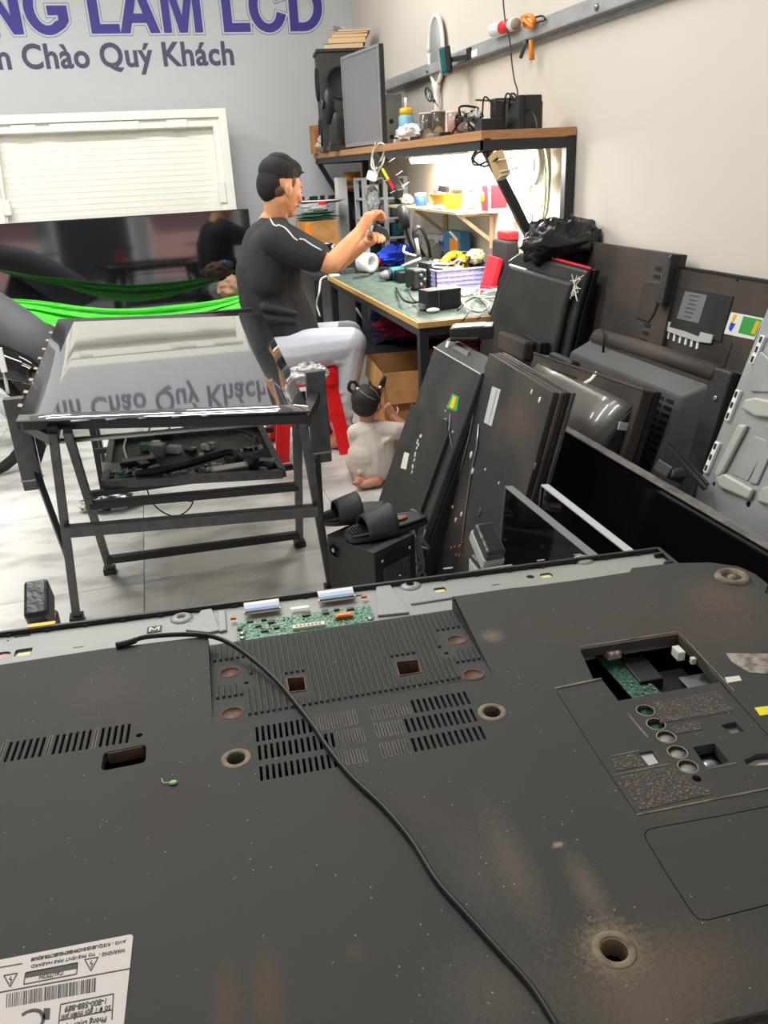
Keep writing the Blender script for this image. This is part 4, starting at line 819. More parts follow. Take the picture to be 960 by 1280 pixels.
# monitor standing on end
ma, mb2 = Py(423, 75, 4.75), Py(474, 53, 4.3); y_a, y_b = 5.5, 4.92
pA_ = Py(437, 187, y_a); pA2 = Py(423, 76, y_a); pB_ = Py(483, 181, y_b); pB2 = Py(473, 54, y_b)
vx = (pB_-pA_); vx.z = 0; MM = frame((pA_.x-.02, pA_.y, Z0+.012), vx, (0, 0, 1)); wM = vx.length; hM = pB2.z-Z0-.012
mo = thing('monitor', 'flat monitor with a dull grey screen standing on end on the long shelf', 'monitor', MM)
mat('screen_grey', '6f6e74', .25, spec=.6); mat('bezel_grey', '8b8c8e', .35, .3)
b = MB(MM); b.prism([(0, 0), (wM, 0), (wM-.0, hM), (0, hM)], -.03, 0); b.build('body', 'plastic_black', mo, bevel=.004)
b = MB(MM); b.poly(rect(0, 0, wM, hM, .004), [rect(.012, .02, wM-.014, hM-.014)], 0, .005); b.build('bezel', 'bezel_grey', mo, bevel=.001)
b = MB(MM); b.b2((.012, .02, 0), (wM-.014, hM-.014, .0015)); b.build('screen', 'screen_grey', mo)
b = MB(MM); b.b2((wM*.2, -.012, -.028), (wM*.8, 0, -.002)).b2((wM*.35, .1, -.06), (wM*.8, hM*.75, -.03)); b.build('back_hump', 'black', mo, bevel=.004)
# big floor speaker on the shelf
yS = 6.0; s0 = Py(401, 68, yS); zS = Py(430, 60, 6.0).z
FSp = Matrix.Translation((s0.x+.14, yS+.15, Z0)) @ Matrix.Rotation(-.12, 4, 'Z')
sp = thing('speaker', 'tall black loudspeaker at the far end of the long shelf behind the monitor', 'speaker', FSp)
hS = zS-Z0; b = MB(FSp); b.b2((-.14, -.14, 0), (.2, .14, hS-.02)); b.build('cabinet', 'dust_black', sp, bevel=.004)
b = MB(FSp); b.b2((-.15, -.15, hS-.02), (.21, .15, hS)); b.build('top_board', 'dust_black', sp, bevel=.003)
RX = Matrix.Rotation(-PI/2, 3, 'Y')
for z, r in ((hS-.2, .095), (.12, .085)):
    b = MB(FSp); b.lathe([(r*1.1, 0), (r*1.08, .012), (r*.95, .012), (r*.85, -.004), (r*.35, -.03), (.0001, -.02)], (-.141, 0, z), 24, RX); b.build('cone', 'black_matte', sp)
    b = MB(FSp); b.lathe([(r*1.1, 0), (r*1.08, .012), (r*.95, .012), (r*.85, -.004), (r*.35, -.03), (.0001, -.02)], (-.06 if 0 else -.0, -.141, z), 24, Matrix.Rotation(PI/2, 3, 'X')); b.build('cone', 'black_matte', sp)
# books on the speaker
mat('paper_edge', 'd8bd95', .8, col2='c9a97c', scale=80, stretch=(1, 1, 20)); zb0 = Z0+hS
cov = ['3b2f2b', 'c9a27c', 'd9b48a', '9b3b3b', 'c9c9c9']; th_ = [.034, .036, .018, .014, .012]; lbs = ['thick tan-edged book at the bottom of the stack on the tall speaker', 'thick cream-edged book second from the bottom of the stack', 'thin book with a dark spot in the middle of the stack', 'thin red-covered book near the top of the stack', 'grey-covered thin book on top of the stack on the speaker']
for i in range(5):
    bk = thing('book', lbs[i], 'book', Matrix.Translation((FSp.translation.x+.055+.012*i, FSp.translation.y-.01, zb0+.0004)) @ Matrix.Rotation(-.25+.03*(i % 3), 4, 'Z'), 'books stacked on the speaker'); M = WM[bk.name]
    b = MB(M); b.b2((-.13+.012*i, -.10, .002), (.13, .10, th_[i]-.002)); b.build('pages', 'paper_edge', bk)
    mat('cover%d' % i, cov[i], .6); b = MB(M); b.b2((-.133+.012*i, -.103, 0), (.133, .103, .002)).b2((-.133+.012*i, -.103, th_[i]-.002), (.133, .103, th_[i])).b2((.13, -.103, .002), (.133, .103, th_[i]-.002)); b.build('cover', 'cover%d' % i, bk)
    zb0 += th_[i]+.0005
b = MB(); b.grid(lambda u, v: Vector((FSp.translation.x-.03+.24*u, FSp.translation.y-.08+.16*v, zb0+.004+.02*(1-u)**3+.006*math.sin(u*9+v*5))), 8, 5, .0008); b.build('paper', 'white', None, 'loose white paper curling on top of the stack of books', 'paper')
# small fan / webcam shape in front of the speaker, boxes, tape
yy = 5.72; p = Py(414, 150, yy)
fn_ = thing('small_speaker', 'small rounded black speaker pod standing in front of the tall speaker', 'speaker', (p.x, yy, Z0))
zt2 = Py(411, 119, yy).z; b = MB(); b.ell((p.x-.015, yy, (zt2+p.z)/2+.01), (.045, .05, (zt2-p.z)/2+.04)); b.build('pod', 'black', fn_)
b = MB(); b.cap((p.x+.035, yy, Z0+.05), (p.x+.03, yy, p.z+.01), .055, .045); b.b2((p.x-.03, yy-.05, Z0), (p.x+.1, yy+.05, Z0+.03)); b.build('stand', 'plastic_black', fn_)
b = MB(); b.lathe([(.03, 0), (.028, .01), (.018, .004), (.0001, .002)], (p.x-.055, yy-.02, (zt2+p.z)/2+.02), 16, RX); b.build('cone', 'dark_steel', fn_)
p = Py(391, 157, 6.45); cbx = thing('carton', 'small brown carton standing upright at the left end of the long shelf', 'box', (p.x+.04, 6.45, Z0))
b = MB(); b.b2((p.x-.01, 6.4, Z0), (p.x+.13, 6.55, p.z)); b.build('body', 'cardboard', cbx, bevel=.001); b = MB(); b.b2((p.x+.0, 6.398, Z0+.01), (p.x+.05, 6.4, p.z-.03)); mat('label_red', 'a8584a', .7); b.build('printed_patch', 'label_red', cbx)
p = Py(402, 178, 6.15); b = crumple((p.x+.03, 6.17, Z0+.055), (.065, .05, .05), seed=3, fl=1); b.v = [Vector((v.x, v.y, max(v.z, Z0))) for v in b.v]; mat('bag_mix', 'b9b3a0', .35, col2='c97f92', scale=25, amt=(.55, .6), bump=.6, bscale=80); b.build('plastic_bag', 'bag_mix', None, 'clear and pink crumpled plastic bag beside the brown carton', 'bag')
p = Py(405, 173, 6.15); crumple((p.x+.03, 6.14, Z0+.105), (.035, .03, .018), seed=5, fl=1).build('plastic_bag', 'teal', None, 'small teal wrapper on top of the clear crumpled bag', 'bag')
p = Py(419, 178, 5.8); b = MB(); b.lathe([(.022, -.03), (.045, -.03), (.045, .03), (.022, .03), (.022, -.03)], (p.x+.01, 5.8, Z0+.0455), 22, Matrix.Rotation(PI/2.3, 3, 'X') @ Matrix.Rotation(0, 3, 'Z'), cap=False); b.build('tape_roll', 'green_tape', None, 'roll of light green tape on the shelf below the monitor', 'tape')
# items right of the monitor
def item(px, ptop, X): p = Px(px, ptop, X); return p.y, p.z
y, zt1 = item(489, 118, 1.6); dv_ = thing('metal_charger', 'grey metal device with two sockets standing between the monitor and the blue canister', 'electronics', (1.6, y, Z0))
b = MB(); b.b2((1.55, y-.03, Z0), (1.66, y+.06, zt1)); b.build('case', 'steel', dv_, bevel=.003)
for z in (.06, .15): MB().lathe([(.014, 0), (.014, .003), (.008, .004), (.0001, .001)], (1.585, y-.031, Z0+z), 12, Matrix.Rotation(PI/2, 3, 'X')).build('socket', 'black', dv_)
y, zt1 = item(507, 122, 1.52); cn_ = thing('canister', 'blue canister with a yellow screw lid on the long shelf', 'canister', (1.52, y, Z0)); zz = zt1-Z0; mat('pale_blue', '7fb3cf', .35)
MB().lathe([(.001, 0), (.044, 0), (.046, .006), (.046, zz*.58), (.038, zz*.64)], (1.52, y, Z0), 20).build('body', 'pale_blue', cn_)
MB().lathe([(.04, zz*.64), (.041, zz*.72), (.036, zz*.78), (.001, zz*.79)], (1.52, y, Z0), 20).build('lid', 'yellow', cn_); MB().lathe([(.011, zz*.78), (.009, zz), (.001, zz)], (1.52, y, Z0), 10).build('nozzle', 'white', cn_)
for (px, pt, r, lb, m_) in ((534, 141, .042, 'clear plastic jar left of the magnifying glass', 'clear'), (548, 138, .036, 'tall clear tumbler holding the magnifying glass', 'clear'), (570, 139, .045, 'pinkish clear box-shaped container left of the cable tangle', 'pinkclear')):
    mat('pinkclear', 'e3bdb3', .2, trans=.5); y, zt1 = item(px, pt, 1.48); j = thing('jar', lb, 'jar', (1.48, y, Z0)); hh = zt1-Z0
    MB().lathe([(r*.8, .001), (r*.86, 0), (r, hh), (r*.95, hh), (r*.8, .004), (.001, .004)], (1.48, y, Z0), 18).build('body', m_, j)
    MB().lathe([(r, hh-.006), (r*1.04, hh-.003), (r*1.04, hh), (r, hh)], (1.48, y, Z0), 18, cap=False).build('rim', 'white', j)
y, zt1 = item(512, 158, 1.42); b = crumple((1.42, y, Z0+.045), (.07, .13, .045), seed=8, fl=1); b.v = [Vector((v.x, v.y, max(v.z, Z0))) for v in b.v]; mat('bag_white', 'd9dde0', .3, bump=.6, bscale=70); b.build('plastic_bag', 'bag_white', None, 'white crumpled plastic bag in front of the blue canister', 'bag')
p = Px(536, 118, 1.46); q = Px(552, 138, 1.47); mg = thing('magnifying_glass', 'black-rimmed magnifying glass standing handle down in the tall clear tumbler', 'magnifier', q)
d = (p-q).normalized(); R_ = Matrix.Rotation(0, 3, 'Z'); up_ = d.cross(Vector((1, 0, 0))).normalized(); FR_ = frame(p, d, up_)
ring = [FR_ @ Vector((.048*math.cos(2*PI*i/22), .026*math.sin(2*PI*i/22), 0)) for i in range(23)]; MB().tube(ring, .0055, 7).build('rim', 'black', mg)
b = MB(FR_); b.lathe([(.001, 0), (.024, 0), (.024, .002), (.001, .002)], (0, 0, 0), 16); b.build('lens', 'clear', mg); MB().tube([p-d*.045, p-d*.085], [.009, .007], 8).build('handle', 'black', mg); MB().tube([p-d*.085, q-d*.02], .003, 6).build('shank', 'steel', mg)
for i, (px, pt) in enumerate(((498, 170), (520, 172), (541, 165), (556, 172), (585, 168))):
    y, zt1 = item(px, pt, 1.36); b = MB(); b.box((1.36, y, Z0+.010), (.05, .03+.02*(i % 2), .02), (0, 0, i)); b.build('gadget_part', ['lightgrey', 'black', 'steel', 'black', 'dark_steel'][i], None, ['small pale module at the front of the long shelf', 'small black module beside the white bag', 'small silver part before the jars', 'small black plug before the pinkish container', 'small dark module before the cable tangle'][i], 'electronics', 'small parts along the shelf edge', bevel=.002)
# tangle of chargers
def tangle(c, r, n, rad, m_, seed, label, name='cable_tangle', cat='cable', zmin=None, kind=None):
    random.seed(seed); pts = []
    for i in range(n): pts.append((c[0]+r[0]*random.uniform(-1, 1), c[1]+r[1]*random.uniform(-1, 1), max((c[2]+r[2]*random.uniform(-1, 1)), zmin if zmin is not None else -9)))
    return MB().tube(smooth_path(pts, 6), rad, 6).build(name, m_, None, label, cat)
yA, _ = item(594, 150, 1.45); tangle((1.43, yA, Z0+.06), (.06, .1, .055), 22, .005, 'cable_black', 5, 'tangle of black and grey cables on the shelf left of the adapters', zmin=Z0+.006)
tangle((1.44, yA+.02, Z0+.06), (.04, .07, .045), 12, .007, 'lightgrey', 6, 'grey cable coiled inside the black cable tangle', zmin=Z0+.008)
yA, zt1 = item(602, 150, 1.5); crumple((1.45, yA-.02, Z0+.05), (.04, .05, .04), seed=14, fl=1).build('adapter', 'lightgrey', None, 'silver-grey rounded adapter half buried in the cable tangle', 'adapter')
ad = [((612, 162), (.10, .08, .045), 'flat black adapter at the front of the adapter pile', 1.38), ((628, 130), (.09, .06, .135), 'upright black box adapter with a flap of tape', 1.55), ((655, 140), (.12, .09, .10), 'broad black adapter in the middle of the pile', 1.52), ((668, 137), (.09, .035, .12), 'slim black adapter leaning at the right of the pile', 1.5), ((677, 135), (.08, .035, .12), 'glossy black adapter at the right end of the long shelf', 1.52)]
for i, ((px, pt), d, lb, X) in enumerate(ad):
    y, _ = item(px, pt, X); y = max(y, SY0+.05); t = thing('power_adapter', lb, 'adapter', (X, y, Z0), 'black adapters piled on the long shelf')
    MB().box((X, y, Z0+d[2]/2), d, (0, 0, .05*i)).build('case', 'black', t, bevel=.004); MB().tube(smooth_path([(X-.04, y, Z0+d[2]*.8), (X-.07, y+.03, Z0+d[2]+.01), (X-.06, y+.08, Z0+d[2]*.6), (X-.05, y+.1, Z0+.01)], 5), .004, 6).build('lead', 'cable_black', t)
MB().tube(smooth_path([Px(595, 125, 1.5), Px(615, 126, 1.52), Px(640, 128, 1.5), Px(665, 140, 1.5), Px(672, 160, 1.45)], 5), .004, 6).build('adapter_lead', 'cable_black', None, 'black lead arching over the adapter pile', 'cable')
# ------------------------------------------------------------ on the wall above the shelf
rk2 = thing('electric_racket', 'white oval electric mosquito racket hanging on the right wall', 'racket', Px(545, 60, 1.68)); c = Px(545, 63, 1.67)
rv = [(c.x, c.y+.115*math.cos(2*PI*i/30), c.z+.165*math.sin(2*PI*i/30)) for i in range(31)]; MB().tube(rv, .011, 8).build('frame', 'white', rk2)
mat('mesh_grey', 'a2a4a6', .5, .3, bump=.8, bscale=400); MB().lathe([(.001, -.001), (.11, -.001), (.11, .001), (.001, .001)], c, 24, Matrix(((0, 0, 1), (1, 0, 0), (0, 1.45, 0)))).build('net', 'mesh_grey', rk2)
MB().tube([(c.x, c.y, c.z-.16), (c.x, c.y, c.z-.20), (c.x, c.y-.0, c.z-.24), (c.x, c.y, c.z-.44)], [.03, .016, .016, .015], 10).build('handle', 'white', rk2)
lt = thing('work_light', 'small teal and black work light clipped to the wall rail', 'lamp', Px(558, 78, 1.6)); c = Px(556, 76, 1.58); ML_ = Matrix.Translation(c) @ Matrix.Rotation(-.35, 4, 'Z') @ Matrix.Rotation(-.12, 4, 'Y')
mat('teal_dark', '1c6a6c', .4); b = MB(ML_); b.box((0, 0, 0), (.05, .07, .12)); b.build('case', 'teal_dark', lt, bevel=.012); b = MB(ML_); b.box((-.024, 0, 0), (.006, .05, .095)); b.build('lens', 'offwhite', lt, bevel=.002)
b = MB(ML_); b.box((.02, -.01, 0), (.03, .075, .125)); b.build('frame', 'black', lt, bevel=.01); b = MB(); b.bar(c+Vector((.02, -.02, .0)), (1.66, c.y-.18, c.z-.0), .022).box((1.655, c.y-.17, c.z+.01), (.03, .05, .05)); b.build('clip', 'black', lt, bevel=.003)
ct = thing('sealant_tube', 'white sealant tube with a red band lying on the wall rail', 'tube', Px(633, 35, 1.63)); a, c = Px(616, 38, 1.63), Px(644, 30, 1.63); d = (c-a).normalized()
MB().tube([a, c], .026, 16).build('body', 'white', ct); MB().tube([lerp(a, c, .45), lerp(a, c, .85)], .0263, 16).build('band', 'red', ct, 'red printed band'); MB().tube([c, c+d*.02], [.022, .02], 14).build('end_cap', 'foam_tan', ct)
pl = thing('pliers', 'orange handled pliers hanging over the wall rail', 'pliers', Px(663, 50, 1.64)); a = Px(660, 28, 1.64)
MB().tube(smooth_path([Px(653, 22, 1.63), Px(662, 19, 1.62), Px(668, 27, 1.63), Px(658, 33, 1.63), Px(655, 25, 1.61), Px(666, 34, 1.62)], 5), .009, 8).build('cord_winding', 'orange', pl); MB().tube([Px(664, 50, 1.645), Px(665, 75, 1.645)], [.010, .012], 8, flat=.6).build('handle', 'orange', pl); MB().tube([Px(658, 50, 1.65), Px(651, 72, 1.65)], [.009, .008], 8).build('handle', 'dark_steel', pl, 'grey handle')
MB().tube(smooth_path([Px(668, 22, 1.63), Px(678, 20, 1.65), Px(681, 25, 1.64), Px(670, 28, 1.63)], 5), .004, 6).build('wire_loop', 'cable_black', pl)
pts = [Px(626, -60, 1.62), Px(629, 0, 1.62), Px(632, 28, 1.61), Px(637, 50, 1.6), Px(640, 80, 1.58), Px(643, 100, 1.55), Px(647, 115, 1.53), Px(644, 130, 1.52)]
MB().tube(smooth_path(pts, 5), .0032, 6).build('hanging_cable', 'cable_black', None, 'thin black cable hanging down the right wall to the adapter pile', 'cable')
# ------------------------------------------------------------ hanging under the shelf
ex = thing('socket_block', 'beige socket block strapped to the shelf strut', 'socket', Px(625, 207, 1.33)); a, c = Px(619, 192, 1.33), Px(629, 222, 1.35); mat('beige', 'c2a67a', .6)
MB().bar(a, c, .055, .045, (1, 0, 0)).build('block', 'beige', ex, bevel=.003); MB().bar(lerp(a, c, .95), lerp(a, c, 1.0), .056, .046, (1, 0, 0)).build('end_face', 'offwhite', ex)
for t_ in (.3, .75): q = lerp(a, c, t_); MB().tube([q+Vector((-.02, -.03, .0)), q+Vector((.05, -.04, .01)), q+Vector((.08, 0, .02))], .003, 5).build('cable_tie', 'cable_white', ex)
MB().tube(smooth_path([Px(612, 190, 1.33), Px(600, 186, 1.33), Px(590, 196, 1.31), Px(593, 206, 1.31), Px(604, 204, 1.33), Px(618, 194, 1.33), Px(600, 190, 1.31), Px(592, 200, 1.31), Px(606, 208, 1.33), Px(622, 198, 1.31)], 6), .0045, 6).build('cable_loop', 'cable_black', None, 'black cable looped beside the beige socket block', 'cable')
ps = thing('power_strip', 'black power strip with a yellow and red sticker hanging from the shelf by wire', 'power strip', Px(487, 220, 1.3)); a, c = Px(474, 196, 1.3), Px(500, 243, 1.36)
MB().bar(a, c, .07, .05, (1, 0, 0)).build('body', 'plastic_black', ps, bevel=.005)
d = (c-a).normalized(); yb, rb_ = lerp(a, c, .45), lerp(a, c, .72); 
MB().bar(lerp(a, c, .32)+Vector((-.028, -.03, 0)), lerp(a, c, .6)+Vector((-.028, -.03, 0)), .012, .012, (1, 0, 0)).build('sticker', 'hot_yellow', ps, 'yellow sticker'); MB().bar(lerp(a, c, .62)+Vector((-.028, -.03, 0)), lerp(a, c, .85)+Vector((-.028, -.03, 0)), .012, .012, (1, 0, 0)).build('sticker', 'red', ps, 'red sticker')
for t_ in (.2, .55, .85): q = lerp(a, c, t_); MB().tube([q+Vector((-.05, -.03, -.02)), q+Vector((0, -.04, .0)), q+Vector((.06, -.03, .03))], .0025, 5).build('wire', 'cable_white', ps)
MB().tube(smooth_path([Px(470, 178, 1.3), Px(466, 190, 1.29), Px(464, 205, 1.29), Px(468, 212, 1.29), Px(476, 200, 1.29), Px(482, 183, 1.3), Px(473, 180, 1.28), Px(466, 196, 1.28), Px(470, 216, 1.29), Px(478, 205, 1.29), Px(484, 182, 1.32)], 6), .0045, 6).build('cable_loop', 'cable_white', None, 'white cable looped over the shelf edge below the monitor', 'cable')
p = Px(465, 220, 1.28); MB().box(p, (.045, .05, .05), (.3, .2, .4)).build('plug_adapter', 'white', None, 'white cube plug adapter hanging on the white looped cable', 'adapter', bevel=.008)
# white hose coil on the wall
hc = thing('hose_coil', 'coil of pale hose with a white reel hanging on the lit wall under the shelf', 'hose', Px(675, 225, 1.67)); c = Px(676, 212, 1.655); mat('hose_pale', 'd6d8b4', .35)
for k, (ry, rz_, dz) in enumerate(((.085, .15, 0), (.095, .17, -.03), (.10, .2, -.07), (.075, .19, -.09))):
    MB().tube([(c.x-.004*k, c.y+ry*math.cos(2*PI*i/26)*(1-.2*(math.sin(2*PI*i/26) < -.5)), c.z+dz+rz_*math.sin(2*PI*i/26)) for i in range(27)], .006, 6).build('hose', 'hose_pale', hc)
b = MB(); b.lathe([(.02, -.012), (.055, -.012), (.055, .012), (.02, .012), (.02, -.012)], (c.x-.02, c.y, c.z+.02), 22, Matrix(((0, 0, 1), (1, 0, 0), (0, 1.5, 0))), cap=False); b.build('reel', 'white', hc)
p = Px(664, 272, 1.55); MB().tube([(p.x, p.y+.016*math.cos(i*PI/8), p.z+.016*math.sin(i*PI/8)) for i in range(17)], .002, 5).build('key_ring', 'black', None, 'small black ring hanging from the near shelf strut', 'ring')
# ------------------------------------------------------------ on the small shelf
zS_ = SZ+.0005
def so(px, X=1.58): return Px(px, 255, X).y
mat('yellow_box', 'e2a91d', .4); y = so(558, 1.56); yb_ = thing('yellow_tub', 'shallow yellow tub heaped with parts on the small shelf', 'tub', (1.56, y, zS_))
MB().lathe([(.001, .002), (.07, 0), (.085, .07), (.088, .075), (.08, .072), (.066, .01), (.001, .01)], (1.56, y, zS_), 24, Matrix.Diagonal((.9, 2.0, 1)).to_3x3()).build('body', 'yellow_box', yb_)
pal = ['black', 'dark_steel', 'red', 'offwhite', 'black_matte', 'blue', 'teal', 'grey']
random.seed(31)
TUBC = ['black', 'dark metal', 'red', 'cream', 'matte black', 'blue', 'teal', 'grey']
for i in range(8):
    u_, v_ = random.uniform(-.05, .05), random.uniform(-.13, .13); s_ = random.uniform(.026, .04); MB().box((1.56+u_, y+v_, zS_+.075+random.uniform(0, .035)), (s_, s_*1.6, s_), (random.random(), random.random(), random.random()*3)).build('small_part', pal[i % 8], None, 'small %s part heaped in the yellow tub' % TUBC[i], 'electronics', 'parts heaped in the yellow tub', bevel=.002)
y = so(526, 1.55); jb = thing('jar', 'small jar with a bright blue band at the left of the yellow tub', 'jar', (1.55, y, zS_)); MB().lathe([(.001, 0), (.032, 0), (.034, .055), (.001, .056)], (1.55, y, zS_), 16).build('body', 'blue', jb); MB().lathe([(.034, .056), (.034, .07), (.001, .072)], (1.55, y, zS_), 16).build('lid', 'white', jb)
y = so(509, 1.55); crumple((1.55, y, zS_+.03), (.035, .06, .03), seed=19, fl=1).build('paper_scrap', 'offwhite', None, 'crumpled white paper left of the blue banded jar', 'paper')
y = so(548, 1.5); crumple((1.5, y, zS_+.012), (.02, .09, .012), seed=20, fl=1).build('paper_scrap', 'offwhite', None, 'crumpled white scrap in front of the yellow tub', 'paper')
for px, h_, r, m1, m2, lb in ((589, .10, .018, 'clear', 'teal', 'clear bottle with a turquoise cap on the small shelf'), (597, .115, .016, 'white', 'offwhite', 'slim white bottle beside the red and white box'), (572, .085, .02, 'blue', 'blue', 'round dark blue spool behind the yellow tub')):
    y = so(px, 1.6); t = thing('bottle' if 'bottle' in lb else 'spool', lb, 'bottle' if 'bottle' in lb else 'spool', (1.6, y, zS_)); MB().lathe([(.001, 0), (r, 0), (r, h_*.65), (r*.5, h_*.8), (.001, h_*.8)], (1.6, y, zS_), 14).build('body', m1, t); MB().lathe([(r*.55, h_*.8), (r*.55, h_), (.001, h_)], (1.6, y, zS_), 12).build('cap', m2, t)
y = so(617, 1.58); rb = thing('carton', 'red and white printed carton at the right end of the small shelf', 'box', (1.6, y, zS_)); MB().b2((1.54, y-.06, zS_), (1.66, y+.08, zS_+.13)).build('body', 'white', rb, bevel=.001); MB().b2((1.538, y-.03, zS_+.01), (1.54, y+.045, zS_+.12)).build('red_panel', 'red', rb, 'red printed panel'); MB().b2((1.54, y-.062, zS_+.02), (1.62, y-.06, zS_+.12)).build('red_panel', 'red', rb)
MB().lathe([(.001, 0), (.03, 0), (.03, .001), (.001, .001)], (1.5375, y+.04, zS_+.065), 18, RX).build('round_print', 'yellow', rb)
# ============================================================ THINGS ON THE WORKBENCH
ZB_ = ZD+.0008
def D(px, py, h=0): return Pz(px, py, ZB_+h)
mat('lavender', 'b4b1dd', .45); mat('psu_black', '1f2021', .5)
p = D(552, 388); t = thing('power_supply', 'small black power supply box at the front corner of the workbench', 'electronics', (p.x+.02, p.y+.05, ZB_)); M = Matrix.Translation((p.x+.01, p.y+.05, ZB_)) @ Matrix.Rotation(.18, 4, 'Z')
b = MB(M); b.box((0, 0, .045), (.17, .09, .088)); b.build('case', 'psu_black', t, bevel=.004); b = MB(M); b.box((-.03, -.0455, .045), (.002, .001, .086)).box((-.088, .0, .02), (.02, .05, .02)); b.build('front_strip', 'grey', t)
b = MB(); b.ell((p.x-.05, p.y-.03, ZB_+.010), (.03, .025, .010)); b.build('solder_pile', 'white', None, 'small white heap beside the front black power supply', 'solder')
p = D(530, 362); t = thing('power_supply', 'larger black transformer box in the middle of the workbench', 'electronics', (p.x, p.y+.06, ZB_)); M = Matrix.Translation((p.x+.11, p.y+.05, ZB_)) @ Matrix.Rotation(.1, 4, 'Z')
b = MB(M); b.box((0, 0, .065), (.20, .13, .13)); b.build('case', 'psu_black', t, bevel=.004); b = MB(M); b.box((-.14, 0, .055), (.08, .12, .10)); b.build('coil_block', 'dust_black', t, bevel=.01)
for i in range(4): b = MB(M); b.ell((-.14+.02*(i % 2), -.065, .03+.022*i), (.010, .008, .010)); b.build('terminal', 'steel', t)
# lavender basket
q = D(563, 360); r_ = D(622, 352); bk = thing('basket', 'lavender plastic basket full of cables on the workbench', 'basket', (1.5, q.y+.1, ZB_)); BX0, BX1, BYc, BW = q.x+.02, 1.66, q.y-.02, .26; BYc = min(q.y, 4.1)
b = MB(); nx = 12
def wall(a, c, name='side'):
    a, c = Vector(a), Vector(c); b = MB(); L = (c-a).length; d = (c-a)/L
    for z in (.006, .028, .05, .072, .094): b.bar(a+Vector((0, 0, z)), c+Vector((0, 0, z)), .004, .008)
    k = max(3, int(L/.03))
    for i in range(k+1): b.bar(a+d*(L*i/k)+Vector((0, 0, .002)), a+d*(L*i/k)+Vector((0, 0, .1)), .005, .005)
    return b.build(name, 'lavender', bk)
ya, yb2 = 3.98, 4.28
cs = [(1.36, ya, ZB_), (1.66, ya, ZB_), (1.66, yb2, ZB_), (1.36, yb2, ZB_)]
for a, c in zip(cs, cs[1:]+cs[:1]): wall(a, c)
MB().b2((1.36, ya, ZB_), (1.66, yb2, ZB_+.004)).build('base', 'lavender', bk); b = MB()
for a, c in zip(cs, cs[1:]+cs[:1]): b.bar(Vector(a)+Vector((0, 0, .1)), Vector(c)+Vector((0, 0, .1)), .012, .008)
b.build('rim', 'lavender', bk, bevel=.002)
b = MB()
for a, c in zip(cs, cs[1:]+cs[:1]): b.bar(Vector(a)*.98+Vector((1.51, 4.13, ZB_))*.02+Vector((0, 0, .045)), Vector(c)*.98+Vector((1.51, 4.13, ZB_))*.02+Vector((0, 0, .045)), .002, .085)
b.build('liner', 'lavender', bk)
for i, (c, r, m_, sd, lb) in enumerate((((1.5, 4.12, ZB_+.10), (.1, .1, .06), 'cable_black', 41, 'black cable tangle heaped in the lavender basket'), ((1.46, 4.12, ZB_+.11), (.08, .1, .06), 'cable_white', 42, 'white cable tangle in the lavender basket'), ((1.56, 4.14, ZB_+.12), (.06, .08, .06), 'chrome', 43, 'silvery cable coil in the lavender basket'), ((1.5, 4.15, ZB_+.10), (.09, .09, .05), 'orange', 44, 'orange wire strands in the lavender basket'))): tangle(c, r, 16, .006 if i < 2 else .004, m_, sd, lb, zmin=ZB_+.02)
mat('cream_glow', 'dcd8a0', .4); crumple((1.6, 4.05, ZB_+.15), (.045, .045, .035), seed=23, fl=1).build('cloth', 'cream_glow', None, 'pale yellowish crumpled lump on top of the lavender basket', 'cloth')
crumple((1.62, 4.12, ZB_+.11), (.05, .06, .04), seed=24, fl=1).build('cloth', 'black', None, 'black crumpled lump at the right of the lavender basket', 'cloth')
# white and red leads between the supplies
for i, (pp, m_, r, lb) in enumerate((([(532, 366), (560, 358), (590, 362), (640, 356)], 'cable_white', .006, 'white cable running along the bench behind the small power supply'), ([(530, 360), (538, 352), (548, 362), (560, 356), (575, 364), (560, 368)], 'red', .004, 'red test lead looping in front of the lavender basket'),
    ([(560, 350), (566, 330), (580, 318), (600, 320)], 'cable_white', .004, 'white cable rising from the bench into the lavender basket'), ([(495, 360), (505, 375), (520, 378), (535, 372)], 'cable_black', .006, 'thick dark cable curving beside the transformer box'), ([(575, 372), (585, 385), (600, 390), (612, 380), (600, 372)], 'cable_white', .005, 'white cable coil right of the small power supply'),
    ([(590, 385), (582, 396), (578, 402)], 'cable_black', .003, 'short black lead dropping over the bench edge'), ([(606, 385), (600, 396), (596, 400)], 'cable_black', .003, 'second short black lead dropping over the bench edge'))):
    MB().tube(smooth_path([D(x, y, .012+.02*(k % 2)+(.1 if i == 2 and k > 1 else 0)) for k, (x, y) in enumerate(pp)], 6), r, 7).build('cable', m_, None, lb, 'cable', 'cables on the workbench')
p = D(570, 372); MB().box((p.x+.04, p.y+.03, ZB_+.012), (.26, .045, .024), (0, 0, .55)).build('power_strip', 'white', None, 'white power strip lying behind the small power supply', 'power strip', bevel=.003)
q = D(604, 378); tangle((q.x+.05, q.y+.03, ZB_+.025), (.07, .09, .02), 16, .004, 'lightgrey', 51, 'grey and white wires heaped near the red housing', zmin=ZB_+.005)
p = D(616, 366); t = thing('plastic_housing', 'red plastic housing leaning at the right end of the workbench', 'housing', (p.x, p.y, ZB_)); b = MB(); b.box((p.x, p.y+.02, ZB_+.085), (.03, .10, .17), (.1, .25, .2)); b.build('shell', 'red', t, bevel=.006); b = MB(); b.box((p.x-.02, p.y-.01, ZB_+.02), (.05, .11, .03), (0, 0, .2)); b.build('foot', 'red', t, bevel=.004)
